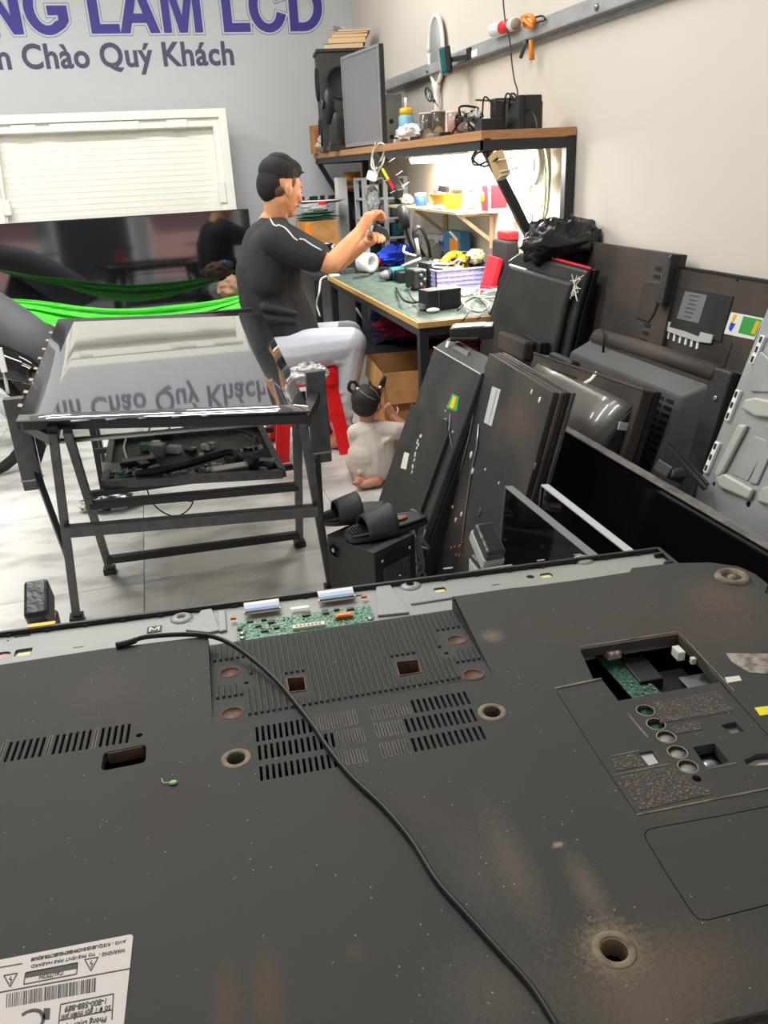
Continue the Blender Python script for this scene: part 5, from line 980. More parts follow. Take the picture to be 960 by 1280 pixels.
# teal drill
p = D(482, 352); dr = thing('cordless_drill', 'teal cordless drill lying on the workbench with its silver chuck forward', 'drill', (p.x, p.y+.05, ZB_))
ax = Vector((.93, .37, 0)).normalized(); ch = Vector((p.x, p.y+.02, ZB_+.032))
MB().tube([ch-ax*.035, ch-ax*.03, ch, ch+ax*.015], [.010, .018, .024, .03], 14).build('chuck', 'grey', dr); MB().tube([ch+ax*.015, ch+ax*.04], [.032, .032], 14).build('collar', 'black', dr)
MB().tube([ch+ax*.04, ch+ax*.06, ch+ax*.15, ch+ax*.17], [.034, .040, .040, .028], 14).build('body', 'teal', dr); g = ax.cross(Vector((0, 0, 1)))
MB().tube([ch+ax*.11, ch+ax*.12-g*.11], [.02, .018], 10, flat=.8).build('grip', 'teal_dark', dr); q = ch+ax*.12-g*.13; MB().box(q, (.07, .06, .05), (0, 0, .6)).build('battery', 'black', dr, bevel=.005)
mat('blue_cloth', '1f49c9', .8, bump=.4, bscale=60); mat('red_cloth', 'c81e34', .8); mat('tealbag', '0f5f5e', .45); mat('paper_roll', 'dcdcda', .6)
def floorz(b, z): b.v = [Vector((v.x, v.y, max(v.z, z))) for v in b.v]; return b
def blob(name, label, cat, px, py, h, r, m_, seed, dy=.0): p = D(px, py, h); b = floorz(crumple((p.x, p.y+dy, ZB_+r[2]*.8), r, seed=seed, fl=1), ZB_); return b.build(name, m_, None, label, cat)
blob('cloth', 'bright blue cloth crumpled on the workbench behind the drill', 'cloth', 497, 331, 0, (.12, .10, .07), 'blue_cloth', 61)
blob('cloth', 'small red cloth between the drill and the blue cloth', 'cloth', 478, 331, 0, (.055, .06, .03), 'red_cloth', 62)
blob('plastic_bag', 'dark teal bag behind the blue cloth on the workbench', 'bag', 482, 318, 0, (.16, .08, .10), 'tealbag', 63, .1)
blob('plastic_bag', 'small turquoise bag between the white roll and the blue cloth', 'bag', 470, 325, 0, (.05, .05, .05), 'teal', 64)
p = D(461, 341); t = thing('paper_roll', 'white roll with a grey printed ring lying left of the red cloth', 'roll', (p.x, p.y, ZB_)); b = MB(); b.lathe([(.03, -.045), (.058, -.045), (.058, .045), (.03, .045), (.03, -.045)], (p.x, p.y+.03, ZB_+.0585), 22, Matrix.Rotation(PI/2, 3, 'X') @ Matrix.Rotation(.5, 3, 'Y'), cap=False); b.build('roll', 'paper_roll', t)
for (px, py, d, rz, m_, lb) in ((432, 342, (.10, .06, .03), .3, 'dark_steel', 'flat dark gadget at the far end of the workbench'), (452, 347, (.12, .02, .015), .5, 'steel', 'long silver tool lying near the far end of the workbench'), (462, 344, (.09, .015, .012), .9, 'black', 'black tool lying beside the long silver tool'), (418, 345, (.06, .05, .01), 0, 'white', 'white paper slip on the far left corner of the workbench')):
    p = D(px, py); MB().box((p.x, p.y, ZB_+d[2]/2), d, (0, 0, rz)).build('tool' if 'tool' in lb else 'gadget', m_, None, lb, 'tool', bevel=.002)
# soldering station / microscope with bent handle
p = D(522, 334); st = thing('hot_air_stand', 'black and white bench holder with a looped dark handle', 'tool stand', (p.x, p.y, ZB_)); zt_ = 1.0
p = Vector((1.36, 4.45, ZB_)); MB().box((p.x, p.y, ZB_+.03), (.14, .12, .06)).build('base', 'black', st, bevel=.006); MB().box((p.x+.02, p.y, ZB_+.10), (.07, .06, .09), (0, .1, 0)).build('body', 'dark_steel', st, bevel=.006)
X_ = p.x; pts = smooth_path([Py(530, 320, 4.45), Py(519, 300, 4.42), Py(518, 288, 4.42), Py(526, 285, 4.42), Py(535, 305, 4.42), Py(538, 322, 4.42)], 5); MB().tube(pts, .014, 8, flat=.6).build('handle', 'black', st)
MB().tube([Py(524, 318, 4.4), Py(520, 298, 4.4)], .009, 8).build('cable_guide', 'lightgrey', st); MB().tube(smooth_path([Py(506, 307, 4.4), Py(505, 315, 4.4), Py(520, 320, 4.42)], 4), .007, 7).build('rest_wire', 'white', st)
for (a, c, lb) in (((502, 333), (526, 323), 'white rod lying against the black bench holder'), ((562, 289), (600, 332), 'long white stick leaning in front of the blue picture box'), ((575, 336), (592, 318), 'short white stick leaning in the lavender basket')):
    MB().tube([Py(*a, 4.32), Py(*c, 4.3)], .007, 7).build('stick', 'cable_white', None, lb, 'stick')
p = Px(570, 318, 1.62); t = thing('picture_box', 'blue box with an orange patch standing against the wall at the back of the bench', 'box', (p.x, p.y, ZB_)); y0_ = p.y; mat('box_blue', '2f6f9b', .5)
MB().b2((1.60, y0_-.12, ZB_), (1.66, y0_+.14, Px(570, 289, 1.62).z)).build('body', 'box_blue', t, bevel=.002); MB().b2((1.598, y0_-.09, ZB_+.05), (1.6, y0_+.04, Px(570, 298, 1.62).z)).build('orange_panel', 'orange', t)
p = Px(563, 318, 1.5); t = thing('tape_roll', 'thick roll of yellow tape in front of the blue picture box', 'tape', (1.5, p.y, ZB_)); MB().lathe([(.04, -.03), (.075, -.03), (.075, .03), (.04, .03), (.04, -.03)], (1.5, p.y-.05, ZB_+.1), 24, Matrix.Rotation(PI/2.6, 3, 'X'), cap=False).build('roll', 'yellow', t); MB().lathe([(.001, 0), (.05, 0), (.05, .07), (.001, .07)], (1.5, p.y-.04, ZB_), 16).build('core', 'offwhite', t)
y_ = 5.0; t = thing('storage_bin', 'clear plastic bin of pale bits beside the blue picture box', 'bin', (1.5, y_-.15, ZB_)); a, c = Py(527, 325, 4.75), Py(553, 292, 4.75)
MB().b2((a.x, 4.72, ZB_), (c.x, 4.9, c.z)).build('body', 'clear', t, bevel=.006); floorz(crumple(((a.x+c.x)/2, 4.81, ZB_+.10), (.06, .06, .08), seed=71, fl=1), ZB_).build('bits', 'offwhite', t, 'pale bits inside')
# black box with red case, right end
a, c = Py(622, 335, 3.75), Py(664, 299, 3.75); t = thing('black_box', 'rounded black box beside the wall at the right end of the workbench', 'box', ((a.x+1.69)/2, 3.75, ZB_)); xk = Py(634, 303, 3.75).x; MB().b2((xk-.01, 3.72, ZB_), (1.69, 3.92, c.z)).build('body', 'black_matte', t, bevel=.012)
zc = c.z; t = thing('red_case', 'flat bright red case lying on the rounded black box', 'case', (1.6, 3.8, zc)); MB().b2((xk+.0, 3.74, zc+.001), (xk+.125, 3.88, zc+.04)).build('body', 'red', t, bevel=.008); MB().b2((xk+.02, 3.738, zc+.018), (xk+.10, 3.741, zc+.03)).build('latch', 'red_cloth', t)
# ------------------------------------------------------------ beyond the bench
ft = thing('side_table', 'dark side table at the far end of the workbench against the back wall', 'table', (1.2, 6.1, 0)); ZF = .748
MB().b2((.92, 5.06, ZF-.03), (1.64, 6.75, ZF)).build('tabletop', 'black_matte', ft)
for x in (.96, 1.6):
    for y in (5.10, 6.71): MB().b2((x-.02, y-.02, 0), (x+.02, y+.02, ZF-.03)).build('leg', 'frame_black', ft)
Fz = ZF+.001
def F_(px, py, y): return Py(px, py, y)
a, c = F_(376, 290, 5.55), F_(420, 275, 5.55); t = thing('carton', 'orange-brown carton under the circuit board pile behind the man', 'box', ((a.x+c.x)/2, 5.6, Fz)); MB().b2((a.x, 5.5, Fz), (c.x, 5.75, F_(400, 276, 5.5).z)).build('body', 'cardboard', t, bevel=.002); z1 = F_(400, 276, 5.5).z
MB().b2((a.x+.02, 5.497, Fz+.01), (a.x+.06, 5.5, z1-.01)).build('printed_patch', 'orange', t)
for i in range(5):
    MB().box(((a.x+c.x)/2+.02*math.sin(i*2), 5.62, z1+.008+.010*i), (.24-.02*i, .2, .005), (.03*math.sin(i), .04*math.cos(i*3), .3*i)).build('circuit_board', 'pcb_dark', None, ['green circuit board at the bottom of the pile behind the man', 'green circuit board second in the pile behind the man', 'green circuit board in the middle of the pile behind the man', 'green circuit board fourth in the pile behind the man', 'topmost green circuit board of the pile behind the man'][i], 'circuit board', 'circuit boards piled behind the man')
zc = z1+.056; floorz(crumple(((a.x+c.x)/2, 5.62, zc+.025), (.09, .08, .025), seed=81, fl=1), zc).build('plastic_bag', 'cling', None, 'clear plastic bag on the circuit board pile', 'bag')
MB().box(((a.x+c.x)/2+.04, 5.58, zc+.05), (.05, .03, .02)).build('red_part', 'red', None, 'small red part in the clear bag behind the man', 'electronics')
pT = F_(400, 251, 5.9); t = thing('round_tray', 'white-rimmed black tray of small parts behind the man', 'tray', (pT.x, 5.9, pT.z)); MB().lathe([(.001, -.012), (.13, -.012), (.17, .0), (.17, .008), (.001, .004)], (pT.x, 5.9, pT.z), 26).build('tray', 'black', t); MB().lathe([(.165, .0), (.172, .0), (.172, .01), (.165, .01), (.165, 0)], (pT.x, 5.9, pT.z), 26, cap=False).build('rim', 'white', t)
MB().tube([(pT.x, 5.9, Fz), (pT.x, 5.9, pT.z-.012)], .05, 12).build('stem', 'grey', t)
random.seed(90)
for i in range(12): an = i*2.4; r = .02+.011*i; MB().box((pT.x+r*math.cos(an), 5.9+r*math.sin(an), pT.z+.018), (.022, .018, .028), (0, 0, an)).build('small_part', 'black', None, 'small black part standing in the white-rimmed tray', 'electronics', 'parts in the white-rimmed tray', bevel=.002)
a, c = F_(401, 310, 5.3), F_(420, 282, 5.35); b = floorz(crumple((F_(408, 290, 5.2).x, 5.42, Fz+.07), (.12, .07, .08), seed=83, fl=1), Fz); b.build('plastic_bag', 'black_gloss', None, 'shiny black bag beneath the circuit board carton', 'bag')
# black bin with brown tape
yc = 6.2; a, c = F_(431, 240, yc), F_(452, 240, yc); t = thing('bin', 'tall black bin with a red band standing beside the far shelf strut', 'bin', ((a.x+c.x)/2, yc, Fz)); cx_ = (a.x+c.x)/2; r = (c.x-a.x)/2
MB().lathe([(.001, 0), (r*.9, 0), (r, a.z-Fz), (.001, a.z-Fz)], (cx_, yc, Fz), 22).build('body', 'black', t); MB().lathe([(r*1.01, a.z-Fz-.0), (r*1.02, a.z-Fz+.014), (.001, a.z-Fz+.014)], (cx_, yc, Fz), 22).build('red_band', 'red', t)
mat('brown_tape', 'b97e25', .35); z2 = F_(440, 214, yc).z; t2 = thing('tape_roll', 'brown packing tape rolls stacked on the tall black bin', 'tape', (cx_, yc, a.z+.015)); MB().lathe([(r*.5, 0), (r*.98, 0), (r*.98, z2-a.z-.02), (r*.5, z2-a.z-.02), (r*.5, 0)], (cx_, yc, a.z+.015), 22, cap=False).build('roll', 'brown_tape', t2); MB().lathe([(.99*r, .01), (.995*r, .01), (.995*r, .03), (.99*r, .03)], (cx_, yc, a.z+.015), 22, cap=False).build('label', 'offwhite', t2)
p = F_(425, 230, 6.1); MB().b2((p.x-.03, 6.05, Fz), (p.x+.04, 6.15, F_(425, 222, 6.1).z)).build('carton', 'white', None, 'narrow white carton left of the tall black bin', 'box', bevel=.002)
# pale plastic rack of shelves at the far end of the bench, standing on the side table
yr = 5.5; a, c = F_(456, 305, yr), F_(520, 300, yr); t = thing('plastic_rack', 'pale grey plastic rack with several tiers behind the raised hands', 'rack', (1.5, 5.55, Fz)); mat('rack_pale', 'b4bcc2', .45)
x0, x1 = F_(458, 270, yr).x, 1.68; zt_ = F_(480, 222, yr).z
for x in (x0, (x0+x1)/2, x1): MB().b2((x-.014, 5.5, Fz), (x+.014, 5.53, zt_)).build('upright', 'rack_pale', t); MB().b2((x-.014, 5.72, Fz), (x+.014, 5.75, zt_)).build('upright', 'rack_pale', t)
for i in range(5): z = Fz+.02+(zt_-Fz-.03)*i/4; MB().b2((x0-.014, 5.495, z), (x1+.014, 5.755, z+.014)).build('tier', 'rack_pale', t, bevel=.002)
random.seed(5); cols = ['black', 'grey', 'dark_steel', 'white', 'black_matte', 'teal_dark']
for i in range(4):
    for k in range(3):
        z = Fz+.034+(zt_-Fz-.03)*i/4; x = x0+.07+(x1-x0-.14)*k/2; hh = (zt_-Fz)/4*.6; MB().box((x, 5.6, z+.002+hh/2), (.07, .12, hh), (0, 0, .1*k)).build('storage_box', cols[(i*3+k) % 6], None, '%s storage box on the %s tier of the pale plastic rack, %s' % (['black', 'grey', 'dark metal', 'white', 'matte black', 'dark teal'][(i*3+k) % 6], ['bottom', 'second', 'third', 'top'][i], ['left', 'middle', 'right'][k]), 'box', 'boxes on the pale plastic rack', bevel=.003)
b = crumple((F_(468, 240, 5.3).x, 5.35, F_(468, 250, 5.3).z), (.045, .04, .085), seed=91, fl=1, amp=.4, sm=True); b.build('plastic_bottle', 'clear', None, 'clear crumpled plastic bottle hanging above the raised hands', 'bottle')
# ------------------------------------------------------------ under the bench
zu = .0
mat('carton_in', 'a87845', .85, col2='8d6234', scale=10)
def carton(name, label, x0, y0, x1, y1, h, flap=True, rot=0):
    cxm, cym = (x0+x1)/2, (y0+y1)/2; M = Matrix.Translation((cxm, cym, 0)) @ Matrix.Rotation(rot, 4, 'Z'); t = thing('cardboard_box', label, 'box', M); w_, d_ = (x1-x0)/2, (y1-y0)/2; th = .005
    MB(M).b2((-w_, -d_, .001), (w_, d_, .006)).build('base', 'carton_in', t)
    for a, c in (((-w_, -d_), (w_, -d_+th)), ((-w_, d_-th), (w_, d_)), ((-w_, -d_), (-w_+th, d_)), ((w_-th, -d_), (w_, d_))): MB(M).b2((*a, .001), (*c, h)).build('side', 'cardboard', t)
    if flap:
        for (o, ax_, sgn, L) in (((-w_, 0), 'y', -1, d_), ((0, -d_), 'x', -1, w_)):
            b = MB(M)
            if ax_ == 'y': b.prism([(-w_, -d_), (-w_-.06, -d_+.02), (-w_-.06, d_-.02), (-w_, d_)], 0, .004); b.v = [v for v in b.v]
            else: b.prism([(-w_, -d_), (-w_+.02, -d_-.09), (w_-.02, -d_-.09), (w_, -d_)], 0, .004)
            for i, v in enumerate(b.v):
                l = M.inverted() @ v; out = max(0, -w_-l.x) if ax_ == 'y' else max(0, -d_-l.y); l.z = h-out*1.6-(.0 if l.z < .002 else -.0)
                if ax_ == 'y': l.x += out*.7+(.004 if v.z > .002 else 0)
                else: l.y += out*.7+(.004 if v.z > .002 else 0)
                b.v[i] = M @ l
            b.build('flap', 'cardboard', t)
    return t
a = Pz(456, 555, 0)
carton('cardboard_box', 'open brown cardboard box under the workbench right in front of the kneeling child', 0.97, 3.56, 1.42, 4.0, .46, True, -.08)
carton('cardboard_box', 'second brown cardboard box further right under the workbench', 1.28, 3.24, 1.64, 3.44, .46, False, .05)
mat('maroon', '7a1634', .85, bump=.5, bscale=50); mat('navy', '1d2340', .85, bump=.5, bscale=50)
tb2 = thing('under_shelf', 'black shelf fixed low beneath the workbench', 'shelf', (1.35, 4.45, .42)); MB().b2((1.05, 4.05, .40), (1.66, 4.95, .425)).build('board', 'black_matte', tb2)
for x in (1.07, 1.63):
    for y in (4.08, 4.92): MB().b2((x-.012, y-.012, 0), (x+.012, y+.012, .40)).build('leg', 'frame_black', tb2)
floorz(crumple((1.34, 4.45, .52), (.22, .22, .11), seed=101, fl=1), .427).build('cloth_bag', 'navy', None, 'dark navy cloth bag on the low shelf beneath the workbench', 'bag')
floorz(crumple((1.33, 4.08, .58), (.26, .16, .07), seed=102, fl=1), .50).build('cloth', 'maroon', None, 'dark maroon cloth crumpled over the navy bag under the bench', 'cloth')
floorz(crumple((1.5, 3.68, .50), (.16, .16, .05), seed=103, fl=1), .43).build('cloth', 'maroon', None, 'dark maroon cloth hanging behind the workbench leg', 'cloth')
MB().tube([Py(445, 385, 4.2), Py(456, 402, 4.2)], .006, 7).build('antenna', 'lightgrey', None, 'short silver rod with a round tip leaning under the bench', 'rod'); 
MB().tube(smooth_path([Px(408, 345, 1.005), Px(401, 350, .97), Px(399, 365, .93), Px(396, 380, .93), Px(400, 395, .93)], 5), .006, 6).build('hanging_cable', 'cable_white', None, 'white cable hanging down at the far left corner of the workbench', 'cable')
# black adapter lying on the televisions beside the bench is built with them
# ------------------------------------------------------------ red stool
sx, sy, zs = .64, 4.02, .445
stl = thing('plastic_stool', 'bright red plastic stool under the seated man', 'stool', (sx, sy, 0)); mat('red_plastic', 'e3141f', .3)
MB().prism(rect(sx-.16, sy-.16, sx+.16, sy+.16, .05, 4), zs-.02, zs).build('seat', 'red_plastic', stl, bevel=.006)
MB().poly(rect(sx-.168, sy-.168, sx+.168, sy+.168, .05, 4), [rect(sx-.15, sy-.15, sx+.15, sy+.15, .04, 4)], zs-.075, zs-.015).build('skirt', 'red_plastic', stl)
for i in (-1, 1):
    for j in (-1, 1):
        b = MB(); 
        for k in range(2):
            a = Vector((sx+i*.14, sy+j*.14, zs-.05)); c = Vector((sx+i*.185, sy+j*.185, .0)); off = Vector((-i*.03, 0, 0)) if k else Vector((0, -j*.03, 0)); b.bar(a+off*1.0, c+off*.6, .07 if k else .008, .008 if k else .07, (0, 1, 0))
        b.build('leg', 'red_plastic', stl)
for a, c in (((-1, -1), (1, -1)), ((-1, 1), (1, 1)), ((-1, -1), (-1, 1)), ((1, -1), (1, 1))): MB().bar((sx+a[0]*.165, sy+a[1]*.165, .2), (sx+c[0]*.165, sy+c[1]*.165, .2), .006, .05).build('brace', 'red_plastic', stl)
t = thing('desk_lamp', 'slim black lamp arm rising from the bench in front of the small shelf', 'lamp', (1.42, 4.7, ZB_)); MB().tube(smooth_path([Py(520, 322, 4.7), Py(513, 305, 4.7), Py(508, 290, 4.68), Py(506, 278, 4.66)], 4), .010, 7).build('arm', 'black', t); MB().tube([Py(506, 284, 4.66), Py(502, 258, 4.62)], [.03, .026], 10).build('head', 'plastic_black', t); MB().lathe([(.001, 0), (.06, 0), (.06, .012), (.001, .014)], (Py(520, 322, 4.7).x, 4.7, ZB_), 16).build('base', 'black', t)

for i, (pp, m_, r, lb) in enumerate((([(520, 352), (512, 362), (516, 374), (528, 380)], 'cable_black', .004, 'black lead curling in front of the transformer box'), ([(538, 374), (548, 366), (556, 372), (566, 364), (578, 370)], 'red', .0035, 'second red test lead crossing the white power strip'),
    ([(572, 388), (584, 376), (596, 372), (606, 380), (612, 392)], 'cable_black', .004, 'black lead looping at the near right corner of the bench'), ([(545, 352), (556, 344), (566, 350), (580, 346)], 'cable_black', .005, 'black lead between the transformer box and the basket'), ([(590, 366), (600, 358), (612, 362), (620, 354)], 'cable_white', .004, 'thin white lead beside the red housing'))):
    MB().tube(smooth_path([D(x, y, .015+.015*(k % 2)) for k, (x, y) in enumerate(pp)], 6), r, 7).build('cable', m_, None, lb, 'cable', 'cables on the workbench')
# ============================================================ TELEVISIONS LEANING ALONG THE RIGHT WALL
def lean(x0, yfar, deg, yaw=0): # frame: u towards the camera, v up the slope, n outwards to the left
    a = math.radians(deg); v = Vector((math.sin(a), 0, math.cos(a))); M = frame((0, 0, 0), (0, -1, 0), v)
    return Matrix.Translation((x0, yfar, 0)) @ Matrix.Rotation(yaw, 4, 'Z') @ M
def leanpx(px, py, z, x_at_z, deg, ybase=None): # frame whose plane passes through the point seen at that pixel and height
    p = Pz(px, py, z); a = math.radians(deg); return lean(p.x-math.tan(a)*z, p.y, deg), p
mat('tv_black_dust', '2b2d2e', .48, col2='47413b', scale=5, amt=(.45, .8), rough2=.75, bump=.2, bscale=500)
mat('tv_brown_dust', '2f2b29', .6, col2='51443b', scale=5, amt=(.35, .75), rough2=.85, bump=.25, bscale=400)
mat('tv_dark', '232425', .5, col2='35312e', scale=6, amt=(.4, .7), rough2=.7)
mat('tv_grey', '3f4345', .5, col2='55504a', scale=7, amt=(.45, .75), rough2=.75)
def shell(M, t, poly, th, m_='tv_dark', name='back_cover', inset=.012, front=True):
    b = MB(M); b.prism(poly, -th, 0); o = b.build(name, m_, t, bevel=.006)
    if front:
        xs = [p[0] for p in poly]; ys = [p[1] for p in poly]; b = MB(M); b.prism([(p[0]+(.006 if p[0] == min(xs) else 0), p[1]) for p in poly], -th-.022, -th-.001); b.build('front_frame', 'black', t, bevel=.003)
    return o
def slats(M, t, u0, u1, v0, v1, n, m_='black', name='vent_slats', across=True, h=.002):
    b = MB(M)
    for i in range(n):
        if across: v = v0+(v1-v0)*i/(n-1); b.b2((u0, v, 0), (u1, v+(v1-v0)/n*.5, h))
        else: u = u0+(u1-u0)*i/(n-1); b.b2((u, v0, 0), (u+(u1-u0)/n*.5, v1, h))
    return b.build(name, m_, t, kind='stuff')
# --- TV with the green sticker
M1 = lean(.655, 2.8, 21.5); t1 = thing('television', 'black television leaning with its back out and a green and yellow sticker on it', 'television', M1, 'televisions leaning along the right wall')
def a1(*q): return [on(M1, *c) for c in q]
tl_, tr_2 = a1((541, 433), (606, 457)); vt = tl_[1]; W1 = .46; 
b = MB(M1); b.prism([(0, .02), (W1, .02), (W1, vt), (0, vt)], -.03, 0); b.build('back_cover', 'tv_black_dust', t1, bevel=.006)
b = MB(M1) # sloping upper housing with the connector deck
b.add([(0, vt, 0), (W1, vt, 0), (W1, vt+.05, -.045), (0, vt+.05, -.045), (0, vt, -.09), (W1, vt, -.09), (W1, vt+.045, -.09), (0, vt+.045, -.09)], [(0, 1, 2, 3), (3, 2, 6, 7), (0, 3, 7, 4), (1, 5, 6, 2), (4, 7, 6, 5), (0, 4, 5, 1)]); b.build('upper_housing', 'tv_black_dust', t1, bevel=.005)
b = MB(M1); b.b2((0, .0, -.09), (W1, vt, -.03)); b.build('front_frame', 'black', t1, bevel=.004)
b = MB(M1); b.b2((.12, vt+.012, -.030), (.26, vt+.04, -.022)).build('connector_deck', 'grey', t1); b = MB(M1); b.b2((.06, vt+.016, -.026), (.085, vt+.04, -.016)).build('socket', 'offwhite', t1)
b = MB(M1); b.bar((0, vt, .001), (W1, vt, .001), .004, .004).build('seam', 'lightgrey', t1)
pp = a1((516, 506), (562, 527), (564, 545), (529, 640)); pp[3] = (pp[2][0], .05); pp += [(.0, .05), (.0, pp[0][1])]
pl2 = MB(M1).prism(pp, 0, .014).build('stand_cover', 'tv_dark', t1, bevel=.004)
b = MB(M1); b.prism(a1((566, 492), (574, 496), (571, 514), (558, 510)), .0, .001); mat('sticker_green', '5fbf2f', .5); stk = b.build('sticker', 'sticker_green', t1, 'green sticker with a yellow stripe'); b = MB(M1); b.prism(a1((567, 495), (571, 497), (567, 511), (562, 509)), .001, .0016); b.build('stripe', 'yellow', stk)
b = MB(M1); b.prism(a1((510, 566), (516, 568), (512, 588), (505, 586)), .014, .0148); b.build('label', 'offwhite', pl2)
b = MB(M1)
for k, (x, y) in enumerate(((522, 552), (521, 560), (519, 568), (518, 575), (516, 583), (515, 590), (526, 545), (523, 556))): c = on(M1, x, y, .014); b.box((c[0], c[1], .0145), (.012, .010 if k % 2 else .018, .001), (0, 0, .3*k))
b.build('print_marks', 'lightgrey', pl2, kind='stuff')
for x, y in ((553, 513), (553, 523), (562, 539)): c = on(M1, x, y, .014); MB(M1).lathe([(.004, .0), (.004, .004), (.002, .005), (.0001, .005)], (c[0], c[1], 0), 10).build('screw', 'lightgrey', t1)
MB(M1).tube([Vector((*on(M1, 564, 518), .004)), Vector((*on(M1, 563, 540), .006)), Vector((*on(M1, 566, 560), .002))], .0025, 5).build('cable', 'grey', t1)
# adapter and loose parts lying on its housing
pc = Pz(601, 415, .80); M = Matrix.Translation((pc.x-.02, pc.y+.03, .768)) @ Matrix.Rotation(-.45, 4, 'Z'); t = thing('power_supply', 'black flat power brick with a silver top lying over the green-stickered television', 'electronics', M)
b = MB(M); b.box((0, 0, .03), (.15, .09, .045), (0, -.05, 0)); b.build('case', 'black', t, bevel=.004); b = MB(M); b.box((-.01, 0, .0535), (.11, .075, .002), (0, -.05, 0)); b.build('top_label', 'steel', t)
b = MB(); b.box((pc.x-.06, pc.y+.0, .785), (.10, .03, .012), (.2, 0, -.5)).build('plastic_clip', 'black', None, 'black plastic clip lying left of the flat power brick', 'clip', bevel=.003)
# --- dusty TV in front
M2 = lean(.765, 2.42, 14.5); t2_ = thing('television', 'grimy brown-black television leaning with a long white sticker and loose wires at its edge', 'television', M2, 'televisions leaning along the right wall')
def a2(*q): return [on(M2, *c) for c in q]
mat('tv_grimy', '2b2c2d', .5, col2='55463b', scale=3.4, amt=(.45, .7), rough2=.8, bump=.3, bscale=300)
q = a2((611, 441), (692, 490), (668, 640)); u_l, u_r = q[0][0], q[1][0]; vt2 = (q[0][1]+q[1][1])/2
poly2 = [(u_l, .03), (u_r, .03), (u_r, q[1][1]), (u_l, q[0][1])]
b = MB(M2); b.prism(poly2, -.018, 0); b.build('back_cover', 'tv_grimy', t2_, bevel=.003)
for k, (o_, c_) in enumerate(((.006, 'dust_brown'), (.012, 'black'), (.018, 'dark_steel'))): b = MB(M2); b.prism([(p[0]+(o_ if p[0] == u_r else 0), p[1]+(o_*.5 if p[1] > .1 else 0)) for p in poly2], -.018-.013*(k+1), -.019-.013*k); b.build('frame_layer', c_, t2_, bevel=.002)
ls = a2((606, 452), (569, 574), (545, 658), (535, 720)); b = MB(M2); b.prism([ls[0], (u_l, ls[0][1]), (u_l, .03), (ls[3][0], .03), ls[2], ls[1]], -.05, -.004); b.build('side_flange', 'dust_brown', t2_, bevel=.003)
b = MB(M2); b.prism(a2((615.5, 483), (626, 487), (614.5, 533), (605, 528)), 0, .0008); st2 = b.build('sticker', 'lightgrey', t2_, 'long pale sticker'); b = MB(M2); c = on(M2, 616, 508); b.box((c[0], c[1], .001), (.002, .11, .0006), (0, 0, -.0)).box((c[0]+.006, c[1]+.01, .001), (.0015, .08, .0006)); b.build('print', 'grey', st2)
mat('glint', 'd9d4c8', .3)
for i, (x, y, s_) in enumerate(((594, 480, .012), (589, 569, .014), (591, 589, .012), (607, 587, .005), (624, 604, .005), (567, 620, .008), (566, 634, .007), (570, 650, .009), (577, 643, .01), (675, 500, .010), (665, 490, .008), (669, 583, .013), (600, 640, .016))):
    c = on(M2, x, y); MB(M2).ell((c[0], c[1], .001), (s_*.6, s_, .003), n=8, m=5).build('putty_blob' if i > 8 else 'screw_head', ['glint', 'dust_brown'][i > 10], t2_)
for i, pp in enumerate((((603, 470), (596, 500), (588, 545), (580, 575), (573, 600)), ((600, 530), (597, 560), (590, 590), (583, 640), (577, 690)))):
    MB(M2).tube([Vector((*on(M2, *c), .004)) for c in pp], .003, 5).build('wire', 'steel', t2_)
floorz(tangle((.70, 2.30, .16), (.03, .07, .14), 26, .004, 'grey', 110, 'bundle of grey mains cable tied beside the grimy television') and MB().b2((.69, 2.29, .0), (.70, 2.30, .001)), 0)
c = Pz(575, 690, .2); random.seed(4); b = MB()
for i in range(30): b.ell((c.x+random.uniform(-.02, .02), c.y+random.uniform(-.05, .05)+.02, .06+.006*i), (.004, .004, .004), n=6, m=4)
b.build('rusty_bits', 'copper', None, 'rusty copper-coloured bits on the floor below the grimy television', 'scrap', kind='stuff')
# --- glossy curved back
M3_, p3 = leanpx(650, 452, .70, 0, 14); t3 = thing('monitor', 'glossy dark monitor with a rounded back behind the grimy television', 'monitor', M3_, 'televisions leaning along the right wall')
uN = on(M3_, 765, 495)[0]; vt3 = on(M3_, 765, 495)[1]; mat('gloss_brown', '3b3835', .3, col2='5a524b', scale=4, rough2=.35, coat=.4)
b = MB(M3_); b.grid(lambda u, v: Vector((uN*u, .2+(vt3-.2)*v, -.085*(v**4)-.0+.04*math.sin(PI*v)*.6)), 4, 14, .01); b.build('rounded_back', 'gloss_brown', t3)
b = MB(M3_); b.prism([(0, .02), (uN, .02), (uN, vt3), (0, vt3)], -.105, -.088); b.build('front_frame', 'black', t3, bevel=.004)
b = MB(M3_); b.grid(lambda u, v: Vector((uN-.001, .2+(vt3-.2)*v, -.10+u*(.10-.10*(v**4)+.03*math.sin(PI*v)))), 4, 14, .004); b.build('end_panel', 'black', t3)
for k in range(3): c = (uN+.003, vt3-.08-.05*k, -.06); MB(M3_).box(c, (.012, .022, .03)).build('socket', 'black' if k else 'lightgrey', t3)
b = MB(M3_); b.b2((.04, vt3-.02, -.12), (.2, vt3+.03, -.08)); b.build('handle_block', 'black', t3, bevel=.01)
